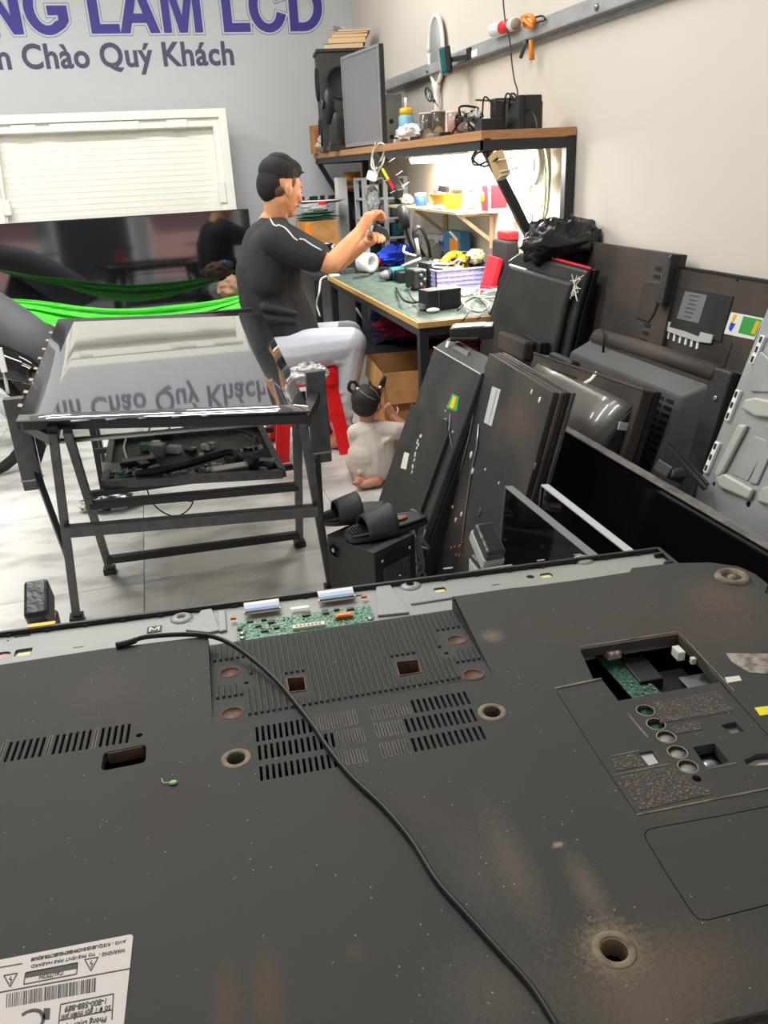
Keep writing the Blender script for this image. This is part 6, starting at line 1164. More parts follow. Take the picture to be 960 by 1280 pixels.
# --- thin TV with a white tape
M4, p4 = leanpx(680, 445, .715, 0, 15); t4 = thing('television', 'dusty brown television with a curved strip of white tape near its top edge', 'television', M4, 'televisions leaning along the right wall')
q = [on(M4, *c) for c in ((672, 443), (805, 487))]; uN4 = q[1][0]; u0_ = -.08
shell(M4, t4, [(u0_, .02), (uN4, .02), (uN4, q[1][1]), (u0_, q[0][1])], .04, 'tv_brown_dust')
b = MB(M4); c = [on(M4, *k_) for k_ in ((746, 466), (739, 475), (730, 480))]; b.tube([Vector((*k_, .001)) for k_ in c], .008, 6, flat=.2); b.build('white_tape', 'white', t4)
b = MB(M4); b.prism([on(M4, *k_) for k_ in ((690, 460), (722, 472), (708, 480), (694, 475))], -.001, .004); b.build('dark_recess', 'black', t4)
slats(M4, t4, uN4-.13, uN4-.07, .25, .52, 16)
MB(M4).bar((u0_, q[0][1], .001), (uN4, q[1][1], .001), .006, .004).build('top_trim', 'dust_brown', t4)
# --- vented TV
M5, p5 = leanpx(737, 423, .775, 0, 16); t5 = thing('television', 'dark grey television with a sloping top edge and two columns of vent slots', 'television', M5, 'televisions leaning along the right wall')
q = [on(M5, *c) for c in ((706, 437), (735, 421), (880, 470), (862, 478))]; uN5 = q[2][0]; vt5 = .5*(q[1][1]+q[2][1])
b = MB(M5); b.add([(-.10, .02, 0), (uN5-.06, .02, 0), (uN5-.06, vt5-.07, 0), (-.10, vt5-.07, 0), (-.06, vt5, -.055), (uN5, vt5, -.055), (uN5, .02, -.055), (-.10, .02, -.055)], [(0, 1, 2, 3), (3, 2, 5, 4), (2, 1, 6, 5), (0, 3, 4, 7), (4, 5, 6, 7), (0, 7, 6, 1)]); b.build('back_cover', 'tv_grey', t5, bevel=.008)
b = MB(M5); b.b2((-.1, .0, -.068), (uN5+.03, vt5+.0, -.056)); b.build('front_frame', 'black', t5, bevel=.006)
for u in (uN5-.17, uN5-.12): slats(M5, t5, u, u+.035, .18, vt5-.10, 26)
# --- brown rounded TV
M6, p6 = leanpx(745, 414, .79, 0, 13); t6 = thing('television', 'television with a dusty brown rounded top edge behind the vented dark grey one', 'television', M6, 'televisions leaning along the right wall')
q = on(M6, 915, 465); uN6, vt6 = q; shell(M6, t6, [(-.02, .02), (uN6, .02), (uN6, vt6), (-.02, on(M6, 745, 414)[1])], .03, 'tv_dark')
b = MB(M6); b.tube([(-.01, vt6-.03, -.02), (uN6*.45, vt6-.022, -.02), (uN6*.9, vt6-.022, -.02)], .028, 12); b.build('top_ridge', 'tv_brown_dust', t6)
for i in range(9): u = .06+i*(uN6-.12)/9; MB(M6).b2((u, vt6-.14, 0), (u+.018, vt6-.06, .006)).build('vent_rib', 'black', t6)
MB(M6).lathe([(.008, 0), (.008, .003), (.004, .004), (.0001, .002)], (uN6-.03, vt6-.08, 0), 12).build('screw', 'steel', t6)
MB(M6).tube([(.05, vt6+.005, .01), (.09, vt6-.02, .02), (.10, vt6-.08, .01)], .004, 6).build('cable', 'cable_black', t6)
# --- television flat against the wall with labels
M7 = lean(1.545, 2.62, 5.5); t7 = thing('television', 'dark brown television back against the wall with a grey label and a green sticker', 'television', M7, 'televisions leaning along the right wall')
def a7(*q, h=0): return [on(M7, *c, h) for c in q]
tp = a7((847, 333), (985, 353)); q = a7((815, 336), (782, 414), (770, 445)); poly7 = [(q[2][0], .02), (1.15, .02), (1.15, tp[1][1]-.0), tp[1], tp[0], (q[0][0], tp[0][1]-.02), q[1]]
poly7 = [(q[2][0], .1), (1.15, .1), (1.15, tp[0][1]), (tp[0][0], tp[0][1]), (q[0][0], q[0][1]), q[1]]
b = MB(M7); b.prism(poly7, -.03, 0); cv7 = b.build('back_cover', 'tv_brown_dust', t7, bevel=.004)
b = MB(M7); b.prism([(p[0]+.01, p[1]-.0) for p in poly7], -.05, -.031); b.build('front_frame', 'black', t7, bevel=.003)
MB(M7).bar((tp[0][0], tp[0][1], 0), (1.15, tp[0][1], 0), .006, .008).build('top_trim', 'black', t7)
b = MB(M7); b.prism(a7((840, 355), (918, 370), (902, 428), (822, 404)), 0, .004); b.build('inset_panel', 'tv_dark', cv7, bevel=.002)
b = MB(M7); b.prism(a7((812, 350), (838, 353), (824, 392), (817, 404), (800, 398)), 0, .022); b.build('raised_block', 'tv_brown_dust', t7, bevel=.006)
b = MB(M7); b.prism(a7((800, 372), (806, 376), (797, 398), (790, 396)), 0, .01).prism(a7((795, 388), (815, 394), (813, 402), (793, 396)), 0, .006); b.build('side_strip', 'lightgrey', t7, kind='stuff')
b = MB(M7); b.prism(a7((858, 364), (885.6, 369), (874.6, 404), (847.5, 398)), .004, .005); mat('label_grey', '75777a', .5); lb7 = b.build('label', 'label_grey', cv7, 'grey printed rating label')
b = MB(M7)
for k in range(6): c = on(M7, 868-k*1.6, 370+k*5.2, .005); b.box((c[0], c[1], .0054), (.05-.006*(k % 3), .004, .0004))
b.build('print', 'dark_steel', lb7)
wpl = thing('x', None, None) if 0 else None
b = MB(M7); b.prism(a7((828, 399), (841, 403), (839, 409), (857, 414), (876, 421), (878, 415), (894, 419), (891, 429), (874, 427), (850, 419), (827, 410)), .004, .008); b.build('white_bracket', 'lightgrey', t7, 'pale bracket under the inset panel')
for i in range(9):
    c = on(M7, 815+i*7.2, 412+i*2.4, 0); MB(M7).box((c[0], c[1], .002), (.010 if i not in (0, 2, 3) else .006, .024, .004)).build('socket', 'white' if i != 1 else 'hot_yellow', t7)
b = MB(M7); b.prism(a7((914, 390), (955, 398), (943, 425), (905, 417)), 0, .001); s7 = b.build('energy_sticker', 'white', t7, 'white, green and yellow energy sticker')
b = MB(M7); b.prism(a7((930, 395), (953, 400), (944, 421), (923, 416)), .001, .0014); b.build('green_field', 'sticker_green', s7); b = MB(M7); b.prism(a7((946, 401), (951, 402), (944, 418), (939, 417)), .0014, .0018).prism(a7((918, 393), (922, 394), (917, 404), (914, 403)), .001, .0014); b.build('yellow_field', 'yellow', s7); b = MB(M7); b.prism(a7((914, 403), (920, 405), (914, 415), (911, 411)), .001, .0014); b.build('blue_field', 'blue', s7)
MATS['sticker_green'].node_tree.nodes['Principled BSDF'].inputs['Base Color'].default_value = lin('3aa04a')
b = MB(M7); b.bar((*on(M7, 916, 428), .0005), (*on(M7, 905, 460), .0005), .003, .001); b.build('joint', 'black', cv7)
c = on(M7, 922, 349); MB(M7).lathe([(.006, -.001), (.006, .0012), (.0001, .001)], (c[0], c[1], 0), 10).build('hole', 'black', cv7)
b = MB(M7); b.b2((.2, .0, -.04), (1.0, .1, -.01)); b.build('foot', 'black', t7)
# --- brown TV behind it
M8 = lean(1.50, 3.12, 7.5); t8 = thing('television', 'plain brown-black television against the wall behind the black plastic bag', 'television', M8, 'televisions leaning along the right wall')
q = [on(M8, *c) for c in ((766, 306), (850, 318), (848, 334))]
b = MB(M8); b.prism([(0.0, .02), (q[1][0], .02), q[1], q[0], (0.0, q[0][1])], -.03, 0); b.build('back_cover', 'tv_brown_dust', t8, bevel=.003)
b = MB(M8); b.prism([(q[1][0]-.05, q[1][1]-.16), (q[1][0]+.0, q[1][1]-.16), (q[1][0]+.0, q[1][1]-.0), (q[1][0]-.02, q[1][1]-.01)], 0, .03); b.build('corner_block', 'tv_dark', t8, bevel=.004)
slats(M8, t8, q[1][0]-.12, q[1][0]-.085, .75, q[1][1]-.06, 10)
# --- dark speaker pair in the gap
for i, (px, py, w_, yy) in enumerate(((758, 345, .13, 2.86), (728, 352, .10, 2.93))):
    p = Py(px, py, yy); t = thing('speaker', ['dark rounded speaker box standing in the gap left of the labelled television', 'narrow black speaker box between the taped television and the rounded speaker'][i], 'speaker', (p.x, yy, 0)); MB().b2((p.x-.06, yy-.07, 0), (p.x+.06-.03*i, yy+.05, p.z)).build('cabinet', 'tv_dark' if i else 'dust_brown', t, bevel=.025)
    MB().lathe([(.05, 0), (.047, .004), (.03, -.008), (.0001, -.006)], (p.x, yy-.072, p.z-.12), 16, Matrix.Rotation(PI/2, 3, 'X')).build('cone', 'black', t)
# --- big rounded black TV with clear tape on its corner
Fp, Np = Py(650, 314, 3.12), Py(736, 337, 2.78); uu = (Np-Fp); uu.z = 0; nrm0 = Vector((0, 0, 1)).cross(uu).normalized(); nrm0 = nrm0 if nrm0.y > 0 else -nrm0
vv = (Vector((0, 0, 1))+nrm0*.22).normalized(); o_ = Fp-vv*(Fp.z/vv.z); M9 = frame(o_, uu, vv)
t9 = thing('television', 'big smooth black television with rounded corners and clear tape beside the bench end', 'television', M9, 'televisions leaning along the right wall')
q = [on(M9, *c) for c in ((602, 412), (615, 378), (622, 350), (634, 325), (650, 314), (736, 337), (722, 385), (703, 445))]
pk = [(q[0][0], .02)]+q[:5]+q[5:7]+[(q[7][0], .02)]
b = MB(M9); b.prism(pk, -.03, 0); b.build('back_cover', 'plastic_black', t9, bevel=.014, seg=3)
b = MB(M9); inn = [(p[0]+(.05 if i < 5 else -.035), p[1]-(.05 if 3 <= i <= 6 else 0)) for i, p in enumerate(pk)]; b.prism(inn, 0, .035); b.build('bulge', 'plastic_black', t9, bevel=.024, seg=4)
b = MB(M9); b.prism([(p[0]*1.0+.004, p[1]+.004) for p in pk], -.06, -.032); b.build('front_frame', 'black', t9, bevel=.003)
MB(M9).bar((q[4][0], q[4][1]+.006, -.012), (q[5][0], q[5][1]+.006, -.012), .008, .008).build('red_edge', 'red', t9, 'thin red strip along the top edge')
random.seed(12); b = MB(M9)
for i in range(20): b.bar((q[5][0]-.09+random.uniform(0, .08), q[5][1]-.02-random.uniform(0, .1), .02), (q[5][0]-.05+random.uniform(0, .06), q[5][1]-.02-random.uniform(0, .1), .022), .0025, .0008)
b.build('clear_tape', 'glint', t9, 'crumpled clear tape on the corner', kind='stuff')
# --- black bin bag on top
pb2 = Py(720, 300, 2.95); st_ = thing('crate', 'black crate hidden under the bin bag', 'crate', (pb2.x, 3.0, 0)); MB().b2((1.52, 2.98, 0), (1.66, 3.1, .93)).build('body', 'black', st_, bevel=.004)
mat('bin_bag', '141517', .25, bump=1, bscale=34)
b = crumple((1.565, 3.03, 1.035), (.16, .12, .10), seed=121, fl=1, amp=.6, sm=True, nu=44, nv=30); b.v = [Vector((min(v.x, 1.69), v.y, max(v.z, .932))) for v in b.v]; b.build('bin_bag', 'bin_bag', None, 'crumpled black plastic bin bag on top of the pile beside the bench', 'bag')
# --- thin black frames beside the dusty stack
Mx, px_ = leanpx(612, 397, .72, 0, 8); tx = thing('television', 'thin black television edge showing behind the flat power brick', 'television', Mx, 'televisions leaning along the right wall')
q = [on(Mx, *c) for c in ((612, 397), (675, 428))]; shell(Mx, tx, [(0, .02), (q[1][0], .02), (q[1][0], q[1][1]), (0, q[0][1])], .02, 'black')
b = MB(Mx); b.b2((.03, q[0][1]-.10, 0), (q[1][0]-.03, q[0][1]-.02, .05)); b.build('upper_housing', 'tv_brown_dust', tx, bevel=.012)
# ------------------------------------------------------------ glass panels on edge in front
mat('panel_black', '0a0b0c', .06, spec=.5)
def glass(name, label, pa, pb, z, deg, th, vL, m_edge, ext=0, trim=.012):
    A = Pz(*pa, z); B = Pz(*pb, z); u = (B-A).normalized(); L = (B-A).length+ext; a = math.radians(deg); nb = Vector((0, 0, 1)).cross(u).normalized(); nb = nb if nb.x > 0 else -nb
    v = (Vector((0, 0, 1))*math.cos(a)+nb*math.sin(a)); H_ = z/math.cos(a); M = frame(A-v*H_, u, v); t = thing(name, label, 'panel', M, 'display panels standing on edge')
    b = MB(M); b.b2((0, .0, -th), (L, H_-.001, 0)); b.build('glass', 'panel_black', t)
    b = MB(M); b.b2((-.001, H_-trim*.3, -th-.004), (L, H_+.001, .006)); b.build('top_frame', m_edge, t, bevel=.001)
    b = MB(M); b.b2((-.006, 0, -th-.002), (0, H_, .004)); b.build('side_frame', 'dark_steel', t); return t
glass('display_panel', 'small black display panel on edge nearest the speaker with a dull grey top frame', (634, 608), (737, 692), .55, 5, .012, 0, 'grey', .12)
glass('display_panel', 'black display panel on edge with a bright silver top frame', (679, 606), (776, 682), .55, 5, .012, 0, 'lightgrey', .12)
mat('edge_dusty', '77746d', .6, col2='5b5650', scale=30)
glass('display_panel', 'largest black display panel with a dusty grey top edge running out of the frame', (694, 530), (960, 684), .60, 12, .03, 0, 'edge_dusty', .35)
# ------------------------------------------------------------ stamped metal chassis at the right edge
Mc = lean(1.065, 1.60, 16.3); tc_ = thing('metal_chassis', 'pale grey stamped metal television chassis leaning at the right edge of the picture', 'chassis', Mc)
mat('zinc', 'a9adaf', .38, .45, '9ba09f', 9, bump=.1); mat('zinc_cream', 'b3b4ac', .45, .3)
def ac(*q, h=0): return [on(Mc, *c, h) for c in q]
e = ac((957, 398), (872, 610), (888, 640)); top_v = e[0][1]; b = MB(Mc); hs_ = [circ(on(Mc, 892, 605), .006, 12), circ(on(Mc, 935, 630), .008, 12)]
u0c = on(Mc, 872, 610)[0]; u1c = on(Mc, 955, 400)[0]
b.poly([(u0c-.0, on(Mc, 872, 610)[1]), (u0c+.10, .02), (.62, .02), (.62, top_v+.1), (u1c, top_v+.1)], hs_, -.004, 0); chs = b.build('sheet', 'zinc', tc_, bevel=.001)
def stamp(q, h, m_='zinc', bev=.008): b = MB(Mc); b.prism(ac(*q), 0, h); return b.build('stamped_rib', m_, chs, bevel=bev, seg=3)
stamp(((935, 500), (950, 497), (985, 505), (985, 525), (948, 522), (931, 512)), .013, 'zinc_cream', .006); stamp(((927, 530), (938, 532), (908, 590), (900, 600), (897, 590)), .012, 'zinc_cream', .006); stamp(((898, 598), (910, 592), (946, 612), (940, 626), (903, 610)), .013, 'zinc_cream', .006)
stamp(((945, 440), (955, 440), (985, 470), (985, 492), (940, 490)), .006); stamp(((955, 610), (990, 600), (990, 640), (950, 628)), .012, 'zinc_cream', .006); stamp(((972, 520), (985, 524), (948, 606), (938, 604)), .006); stamp(((944, 545), (962, 552), (935, 602), (915, 592)), .003, 'zinc')
for (a, c) in (((926, 488), (911, 526)), ((900, 553), (884, 591)), ((957, 420), (942, 455))):
    p, q = ac(a, c); b = MB(Mc); b.bar((*p, .004), (*q, .004), .016, .010); sb = b.build('led_connector', 'white', chs, bevel=.002)
    for k in (.15, .5, .85): x = p[0]+(q[0]-p[0])*k; y = p[1]+(q[1]-p[1])*k; MB(Mc).box((x, y, .0095), (.006, .014, .003)).build('pin_slot', 'black', sb)
# ------------------------------------------------------------ bits behind the largest panel
p = Pz(838, 585, .62); b = MB(); b.box((p.x, p.y, p.z-.01), (.07, .05, .03), (.2, .5, .3)).m(1).tube([p+Vector((-.02, -.03, .0)), p+Vector((.04, -.02, -.01))], .012, 10); b.build('tv_stand_hinge', ['black', 'dark_steel'], None, 'small black hinge block standing behind the largest display panel', 'hinge', bevel=.003)
a, c = Pz(834, 558, .68), Pz(868, 600, .62); MB().bar(a, (c.x+.02, c.y-.02, c.z-.02), .012, .008).bar(a+Vector((.02, .02, 0)), (c.x+.04, c.y, c.z-.02), .01, .008).build('plastic_rail', 'black', None, 'thin black plastic rail leaning behind the largest display panel', 'rail', kind=None)
# ------------------------------------------------------------ speaker on the floor with slippers
zt_s = .30; FLp, Np_, Rp = Pz(408, 668, zt_s), Pz(467, 692, zt_s), Pz(530, 676, zt_s); uS = (Np_-FLp); uS.z = 0; vS = (Rp-Np_); vS.z = 0; vS = vS-uS.normalized()*vS.dot(uS.normalized())
MS = frame((FLp.x, FLp.y, 0), uS, vS); a_, d_ = uS.length, vS.length+.02
spk = thing('speaker', 'black wooden loudspeaker with a ribbed grille standing on the floor under the slippers', 'speaker', MS)
cx_ = a_/2
pr = on(MS @ Matrix.Rotation(0, 4, 'Z'), 416, 677, 0)
b = MB(MS); b.b2((0, 0, .004), (a_, d_, zt_s)); b.build('cabinet', 'plastic_black', spk, bevel=.004)
b = MB(MS); b.lathe([(.001, -.004), (.018, -.004), (.024, .002), (.028, .001)], (.035, -.0, zt_s-.045), 18, Matrix.Rotation(PI/2, 3, 'X')); b.build('bass_port', 'black_gloss', spk); 
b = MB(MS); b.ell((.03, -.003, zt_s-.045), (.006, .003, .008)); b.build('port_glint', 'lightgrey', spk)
b = MB(MS); b.b2((a_, .01, .03), (a_+.004, d_-.01, zt_s-.03)); g_ = b.build('grille', 'black', spk)
for i in range(13): v = .03+i*(d_-.06)/13; MB(MS).b2((a_+.004, v, .05), (a_+.009, v+.005, zt_s-.06)).build('rib', 'dark_steel', g_)
for v in (.03, d_-.03): MB(MS).ell((a_+.004, v, zt_s-.035), (.003, .005, .005)).build('screw', 'lightgrey', spk)
MB(MS).b2((a_-.03, .0, zt_s), (a_, d_*.98, zt_s+.002)).build('edge_board', 'dark_steel', spk)
mat('slipper_rubber', '2f3232', .6, bump=.3, bscale=120)
def slipper(label, toe, heel, z, side=0):
    A, B = Pz(*toe, z), Pz(*heel, z); u = (B-A); L = u.length; M = frame(A, u, Vector((0, 0, 1)).cross(u)); t = thing('slipper', label, 'slipper', M, 'pair of slippers on the floor speaker')
    def half(x): # half width along the sole, toe at 0
        return .048*(1-.0)*((math.sin(PI*min(1, max(0, (x*.94+.03)))))**.38)*(1.08-.22*x)
    out = [(L*i/24, half(i/24)) for i in range(25)]+[(L*i/24, -half(i/24)) for i in range(24, -1, -1)]
    b = MB(M); b.prism([(p[0], p[1]*1.04) for p in out], 0, .018); b.build('outsole', 'slipper_rubber', t, bevel=.004)
    b = MB(M); b.grid(lambda i, j: Vector((L*(.02+.96*i), half(.02+.96*i)*(2*j-1), .018+.008*(2*j-1)**2+.006*math.sin(i*3)+.012*max(0, i-.6))), 20, 8, .006); b.build('footbed', 'slipper_rubber', t)
    for k in range(9): x = .05+.035*k; MB(M).b2((L*x, -half(x)*.75, .022), (L*x+.004, half(x)*.75, .0285)).build('tread', 'black', t)
    b = MB(M); b.grid(lambda i, j: Vector((L*(.20+.36*i), half(.2+.36*i)*1.04*math.cos(PI*j), .012+(.05+.02*i)*math.sin(PI*j)**.8)), 8, 16, .008); st = b.build('strap', 'slipper_rubber', t)
    return t, M, L, half
s1 = slipper('black rubber slide slipper lying farther back on the floor speaker', (404, 655), (484, 640), zt_s+.012)
s2, Ms2, L2, hf2 = slipper('black rubber slide slipper nearer the camera with a brown worn heel patch', (434, 676), (532, 652), zt_s+.006)
mat('brown_patch', '8a5a42', .7); MB(Ms2).ell((L2*.66, -.01+.02, .03), (.035, .016, .004)).build('heel_patch', 'brown_patch', s2, 'brown worn patch')
# ============================================================ PEOPLE
mat('skin', 'e8aa7c', .5, col2='d99468', scale=9, amt=(.4, .7)); mat('skin_child', 'd19a80', .5, col2='c07f66', scale=14)
for n_ in ('skin', 'skin_child'):
    b_ = MATS[n_].node_tree.nodes['Principled BSDF']; b_.inputs['Subsurface Weight'].default_value = .12; b_.inputs['Subsurface Radius'].default_value = (.01, .004, .002)
mat('hair_black', '151414', .8, bump=.9, bscale=160, stretch=(1, 1, .25)); mat('hair_fade', '6b4d3b', .7, bump=.6, bscale=300)
mat('tshirt_black', '2b2b2e', .85, bump=.35, bscale=700); mat('jeans_white', 'c9ced6', .85, col2='bcc3ce', scale=6, bump=.4, bscale=260)
mat('lip', 'b5705a', .5); mat('eye_dark', '1a1412', .3)
YM = 4.02
def H3(px, py, dy=0): return Py(px, py, YM+dy)
def caps(b, *chain): # chain of (point, radius)
    for (p, r1), (q, r2) in zip(chain, chain[1:]): b.cap(p, q, r1, r2, 14)
    return b
man = thing('person', 'man in a black T-shirt and pale jeans seated on the red stool, hands raised', 'person', (.64, 4.05, 0))
# head frame: x forward (to the right of the picture), z up, tilted down a little
hc_ = H3(351, 236, .03); HM = Matrix.Translation(hc_) @ Matrix.Rotation(.42, 4, 'Z') @ Matrix.Rotation(.28, 4, 'Y')
def hp(x, y, z): return HM @ Vector((x, y, z))
def hell(b, c, r, rot=(0, 0, 0)): b.ell(hp(*c), r, HM.to_3x3() @ Euler(rot).to_matrix(), 20, 12)
S_ = 1.04
def head(b):
    hell(b, (-.012, 0, .035), (.100, .078, .088)); hell(b, (.022, 0, .0), (.076, .068, .095)); hell(b, (.034, 0, -.052), (.056, .054, .058)); hell(b, (.062, 0, -.092), (.030, .030, .024))
    hell(b, (.0, .0, -.045), (.06, .06, .05)); hell(b, (.085, 0, .03), (.018, .05, .02)); b.cap(hp(.092, 0, .012), hp(.112, 0, -.022), .010, .014, 10); hell(b, (.100, 0, -.026), (.014, .019, .011))
    hell(b, (.090, 0, -.050), (.014, .026, .008)); hell(b, (.087, 0, -.063), (.013, .022, .008)); hell(b, (.088, 0, -.092), (.016, .018, .014))
    for s in (-1, 1):
        hell(b, (.066, .038*s, -.015), (.026, .024, .022)); hell(b, (.082, .030*s, .010), (.012, .014, .009))
        hell(b, (-.002, .072*s, -.004), (.018, .008, .032), (.25*s, .15, 0)); hell(b, (-.010, .080*s, .008), (.016, .007, .020), (.3*s, 0, 0)); hell(b, (.004, .074*s, -.028), (.009, .007, .012))
b = MB(); head(b)
ne = H3(337, 283, .06)
caps(b, (hp(-.02, 0, -.05), .058), (H3(345, 268, .04), .056), (ne, .062), (H3(338, 300, .06), .075))
# right (near) arm
shR = H3(343, 300, -.10); elR = H3(414, 331, -.17); wrR = H3(449, 290, -.04); haR = H3(459, 275, -.02)
caps(b, (shR, .062), (lerp(shR, elR, .5), .055), (elR, .043), (lerp(elR, wrR, .3), .045), (wrR, .028), (haR, .030))
shL = H3(352, 296, .22); elL = H3(420, 330, .24); wrL = H3(458, 304, .12); haL = H3(467, 297, .08)
caps(b, (shL, .055), (elL, .042), (lerp(elL, wrL, .3), .042), (wrL, .027), (haL, .030))
def hand(b, w_, h, tgt, side, s=1.0, curl=1.0): # palm from wrist w_ through h, fingers closing towards tgt
    d = (h-w_).normalized(); n = (tgt-h); n = (n-d*n.dot(d)).normalized(); x = d.cross(n)
    for k, (o, L) in enumerate(((-.030, .066), (-.010, .076), (.010, .072), (.028, .058))):
        k0 = h+d*.012*s+x*o*s; b.cap(lerp(w_, h, .5)+x*o*.5*s, k0, .014*s, .0125*s, 10)
        a = k0+(d*.86+n*.35*curl).normalized()*L*.42*s; c = a+(d*.30+n*.9*curl).normalized()*L*.33*s; e = c+(-d*.25*curl+n*.9).normalized()*L*.28*s
        b.cap(k0, a, .0105*s, .0095*s, 9); b.cap(a, c, .0095*s, .0085*s, 9); b.cap(c, e, .0085*s, .007*s, 9)
    t0 = lerp(w_, h, .45)+x*.028*side*s+n*.008; t1 = t0+(d*.5+n*.7+x*.45*side).normalized()*.036*s; t2 = t1+(d*.7+n*.55-x*.1*side).normalized()*.028*s
    b.cap(lerp(w_, h, .3), t0, .015*s, .014*s, 10); b.cap(t0, t1, .0125*s, .0105*s, 9); b.cap(t1, t2, .0105*s, .008*s, 9)
held = H3(474, 292, .02)
hand(b, lerp(wrR, haR, .6), H3(462, 270, .0), held, 1, 1.15, 1.3); hand(b, lerp(wrL, haL, .5), H3(467, 295, .07), held, -1, 1.1, 1.2)
# shins and feet of the body
knR = Py(438, 430, 3.93); anR = Vector((.795, 3.93, .075)); b.cap(lerp(knR, anR, .4), anR, .05, .036, 12)
caps(b, (anR, .036), (anR+Vector((-.03, .01, -.035)), .034)); caps(b, (anR+Vector((0, 0, -.03)), .034), (anR+Vector((.09, -.05, -.045)), .028), (anR+Vector((.15, -.08, -.055)), .020))
for k in range(5): b.cap(anR+Vector((.135, -.098+.016*k, -.058)), anR+Vector((.165-.004*k, -.108+.016*k, -.062)), .009, .008, 8)
knL = Py(436, 418, 4.25); anL = Vector((.80, 4.25, .075)); b.cap(lerp(knL, anL, .4), anL, .05, .036, 12); caps(b, (anL, .036), (anL+Vector((.14, -.03, -.055)), .02)); b.cap(anL+Vector((0, 0, -.03)), anL+Vector((-.04, 0, -.04)), .034, .032)
# pelvis and trunk core joining everything
hip = Vector((.575, 4.06, .52)); caps(b, (H3(338, 300, .06), .10), (H3(332, 345, .06), .10), (hip+Vector((0, 0, .05)), .11))
caps(b, (hip+Vector((0, -.08, 0)), .08), (knR, .055), (lerp(knR, anR, .4), .05)); caps(b, (hip+Vector((0, .08, 0)), .08), (knL, .055), (lerp(knL, anL, .4), .05))
b.v = [Vector((v.x, v.y, max(v.z, .002))) for v in b.v]
body = b.build('body', 'skin', man); remesh(body, .0055, 3)
b = MB()
for s in (-1, 1):
    b.ell(hp(.0885, .031*s, .004), (.008, .010, .004), HM.to_3x3(), 10, 6)
b.build('eye', 'eye_dark', man, kind='stuff'); b = MB()
for s in (-1, 1): b.tube([hp(.088, .016*s, .024), hp(.093, .030*s, .028), hp(.080, .046*s, .024)], .0035, 6)
b.build('eyebrow', 'hair_black', man, kind='stuff'); b = MB(); hell(b, (.1015, 0, -.0555), (.004, .020, .006)); b.build('lips', 'lip', man)
b = MB() # hair: cap with a faded back and a short fringe
hell(b, (-.022, 0, .062), (.102, .081, .080)); hell(b, (-.060, 0, .010), (.064, .070, .086)); hell(b, (.020, 0, .094), (.074, .064, .050)); hell(b, (.052, 0, .088), (.034, .050, .026), (0, .45, 0)); hell(b, (-.02, 0, .11), (.07, .06, .045))
random.seed(77)
for i in range(36):
    a = random.uniform(-1, 1); x0 = random.uniform(.0, .058); p = hp(x0, .052*a, .112-.25*x0*x0/.02*.2-.02*abs(a)); q = p+HM.to_3x3() @ Vector((.022+.010*random.random(), .006*a, .002+random.uniform(-.008, .008))); b.cap(p, q, .007, .002, 6)
for i in range(24):
    an = random.uniform(0, 2*PI); r = random.uniform(0, .06); p = hp(-.02+r*math.cos(an), r*math.sin(an), .122-r*r*4); b.cap(p, p+HM.to_3x3() @ Vector((.012, .004*math.sin(an*3), .010)), .007, .003, 6)
hr = b.build('hair', 'hair_black', man); remesh(hr, .0045, 2)
b = MB(); hell(b, (-.045, 0, -.012), (.064, .0705, .052)); 
for s in (-1, 1): hell(b, (.014, .064*s, .035), (.022, .012, .034))
hf_ = b.build('faded_sides', 'hair_fade', man, 'short faded sides of the hair'); remesh(hf_, .005, 2)
# T-shirt
b = MB(); caps(b, (H3(339, 290, .05), .082), (H3(335, 308, .05), .125), (H3(329, 340, .04), .135), (H3(333, 375, .04), .135), (hip+Vector((.0, 0, .10)), .140), (hip+Vector((.01, 0, .03)), .145))
caps(b, (H3(346, 287, .03), .060), (shR, .082), (lerp(shR, elR, .35), .080), (lerp(shR, elR, .68), .072)); caps(b, (H3(346, 287, .10), .060), (shL, .078), (lerp(shL, elL, .65), .068))
caps(b, (H3(336, 312, -.04), .10), (H3(333, 350, -.03), .10)); caps(b, (H3(336, 312, .14), .10), (H3(333, 350, .13), .10))
caps(b, (H3(352, 325, .05), .10), (H3(352, 365, .05), .105), (hip+Vector((.08, 0, .10)), .10))
for (a, c, r) in (((352, 325), (374, 340), .010), ((330, 385), (370, 392), .013), ((325, 398), (368, 402), .014)): b.cap(H3(*a, -.10), H3(*c, -.09), r*1.6, r, 8)
b.cap(H3(339, 281, .05), H3(347, 284, .02), .062, .060)
# flat cut of the sleeve: trim beyond a plane
shirt = b.build('shirt', 'tshirt_black', man); remesh(shirt, .008, 4)
# white piping over the near shoulder and down the sleeve, projected onto the shirt's surface
mat('piping_white', 'e8e8e8', .7)
def on_shirt(o, px, py): # nearest hit of the evaluated garment along the sight line, used to lay a seam on the cloth
    dg = bpy.context.evaluated_depsgraph_get(); ev = o.evaluated_get(dg); me = ev.to_mesh(); from mathutils.bvhtree import BVHTree
    W = WM[o.name]; bv = BVHTree.FromPolygons([W @ v.co for v in me.vertices], [tuple(p.vertices) for p in me.polygons]); ev.to_mesh_clear(); return bv
bv_ = on_shirt(shirt, 0, 0)
for k, pl_ in enumerate((((338, 274), (342, 281), (347, 283)), ((347, 281), (356, 285), (362, 291), (367, 297), (372, 301)), ((374, 299), (380, 300), (386, 304), (394, 309), (402, 313)))):
    pts = []
    for c in smooth_path([(x, y, 0) for x, y in pl_], 4):
        h = bv_.ray_cast(O, ray(c.x, c.y).normalized())
        if not h[0]: h = bv_.find_nearest(Py(c.x, c.y, YM-.15))
        pts.append(h[0]+Vector((0, -.001, .001)))
    MB().tube(pts, .004, 6).build('piping', 'piping_white', man, 'white piping')
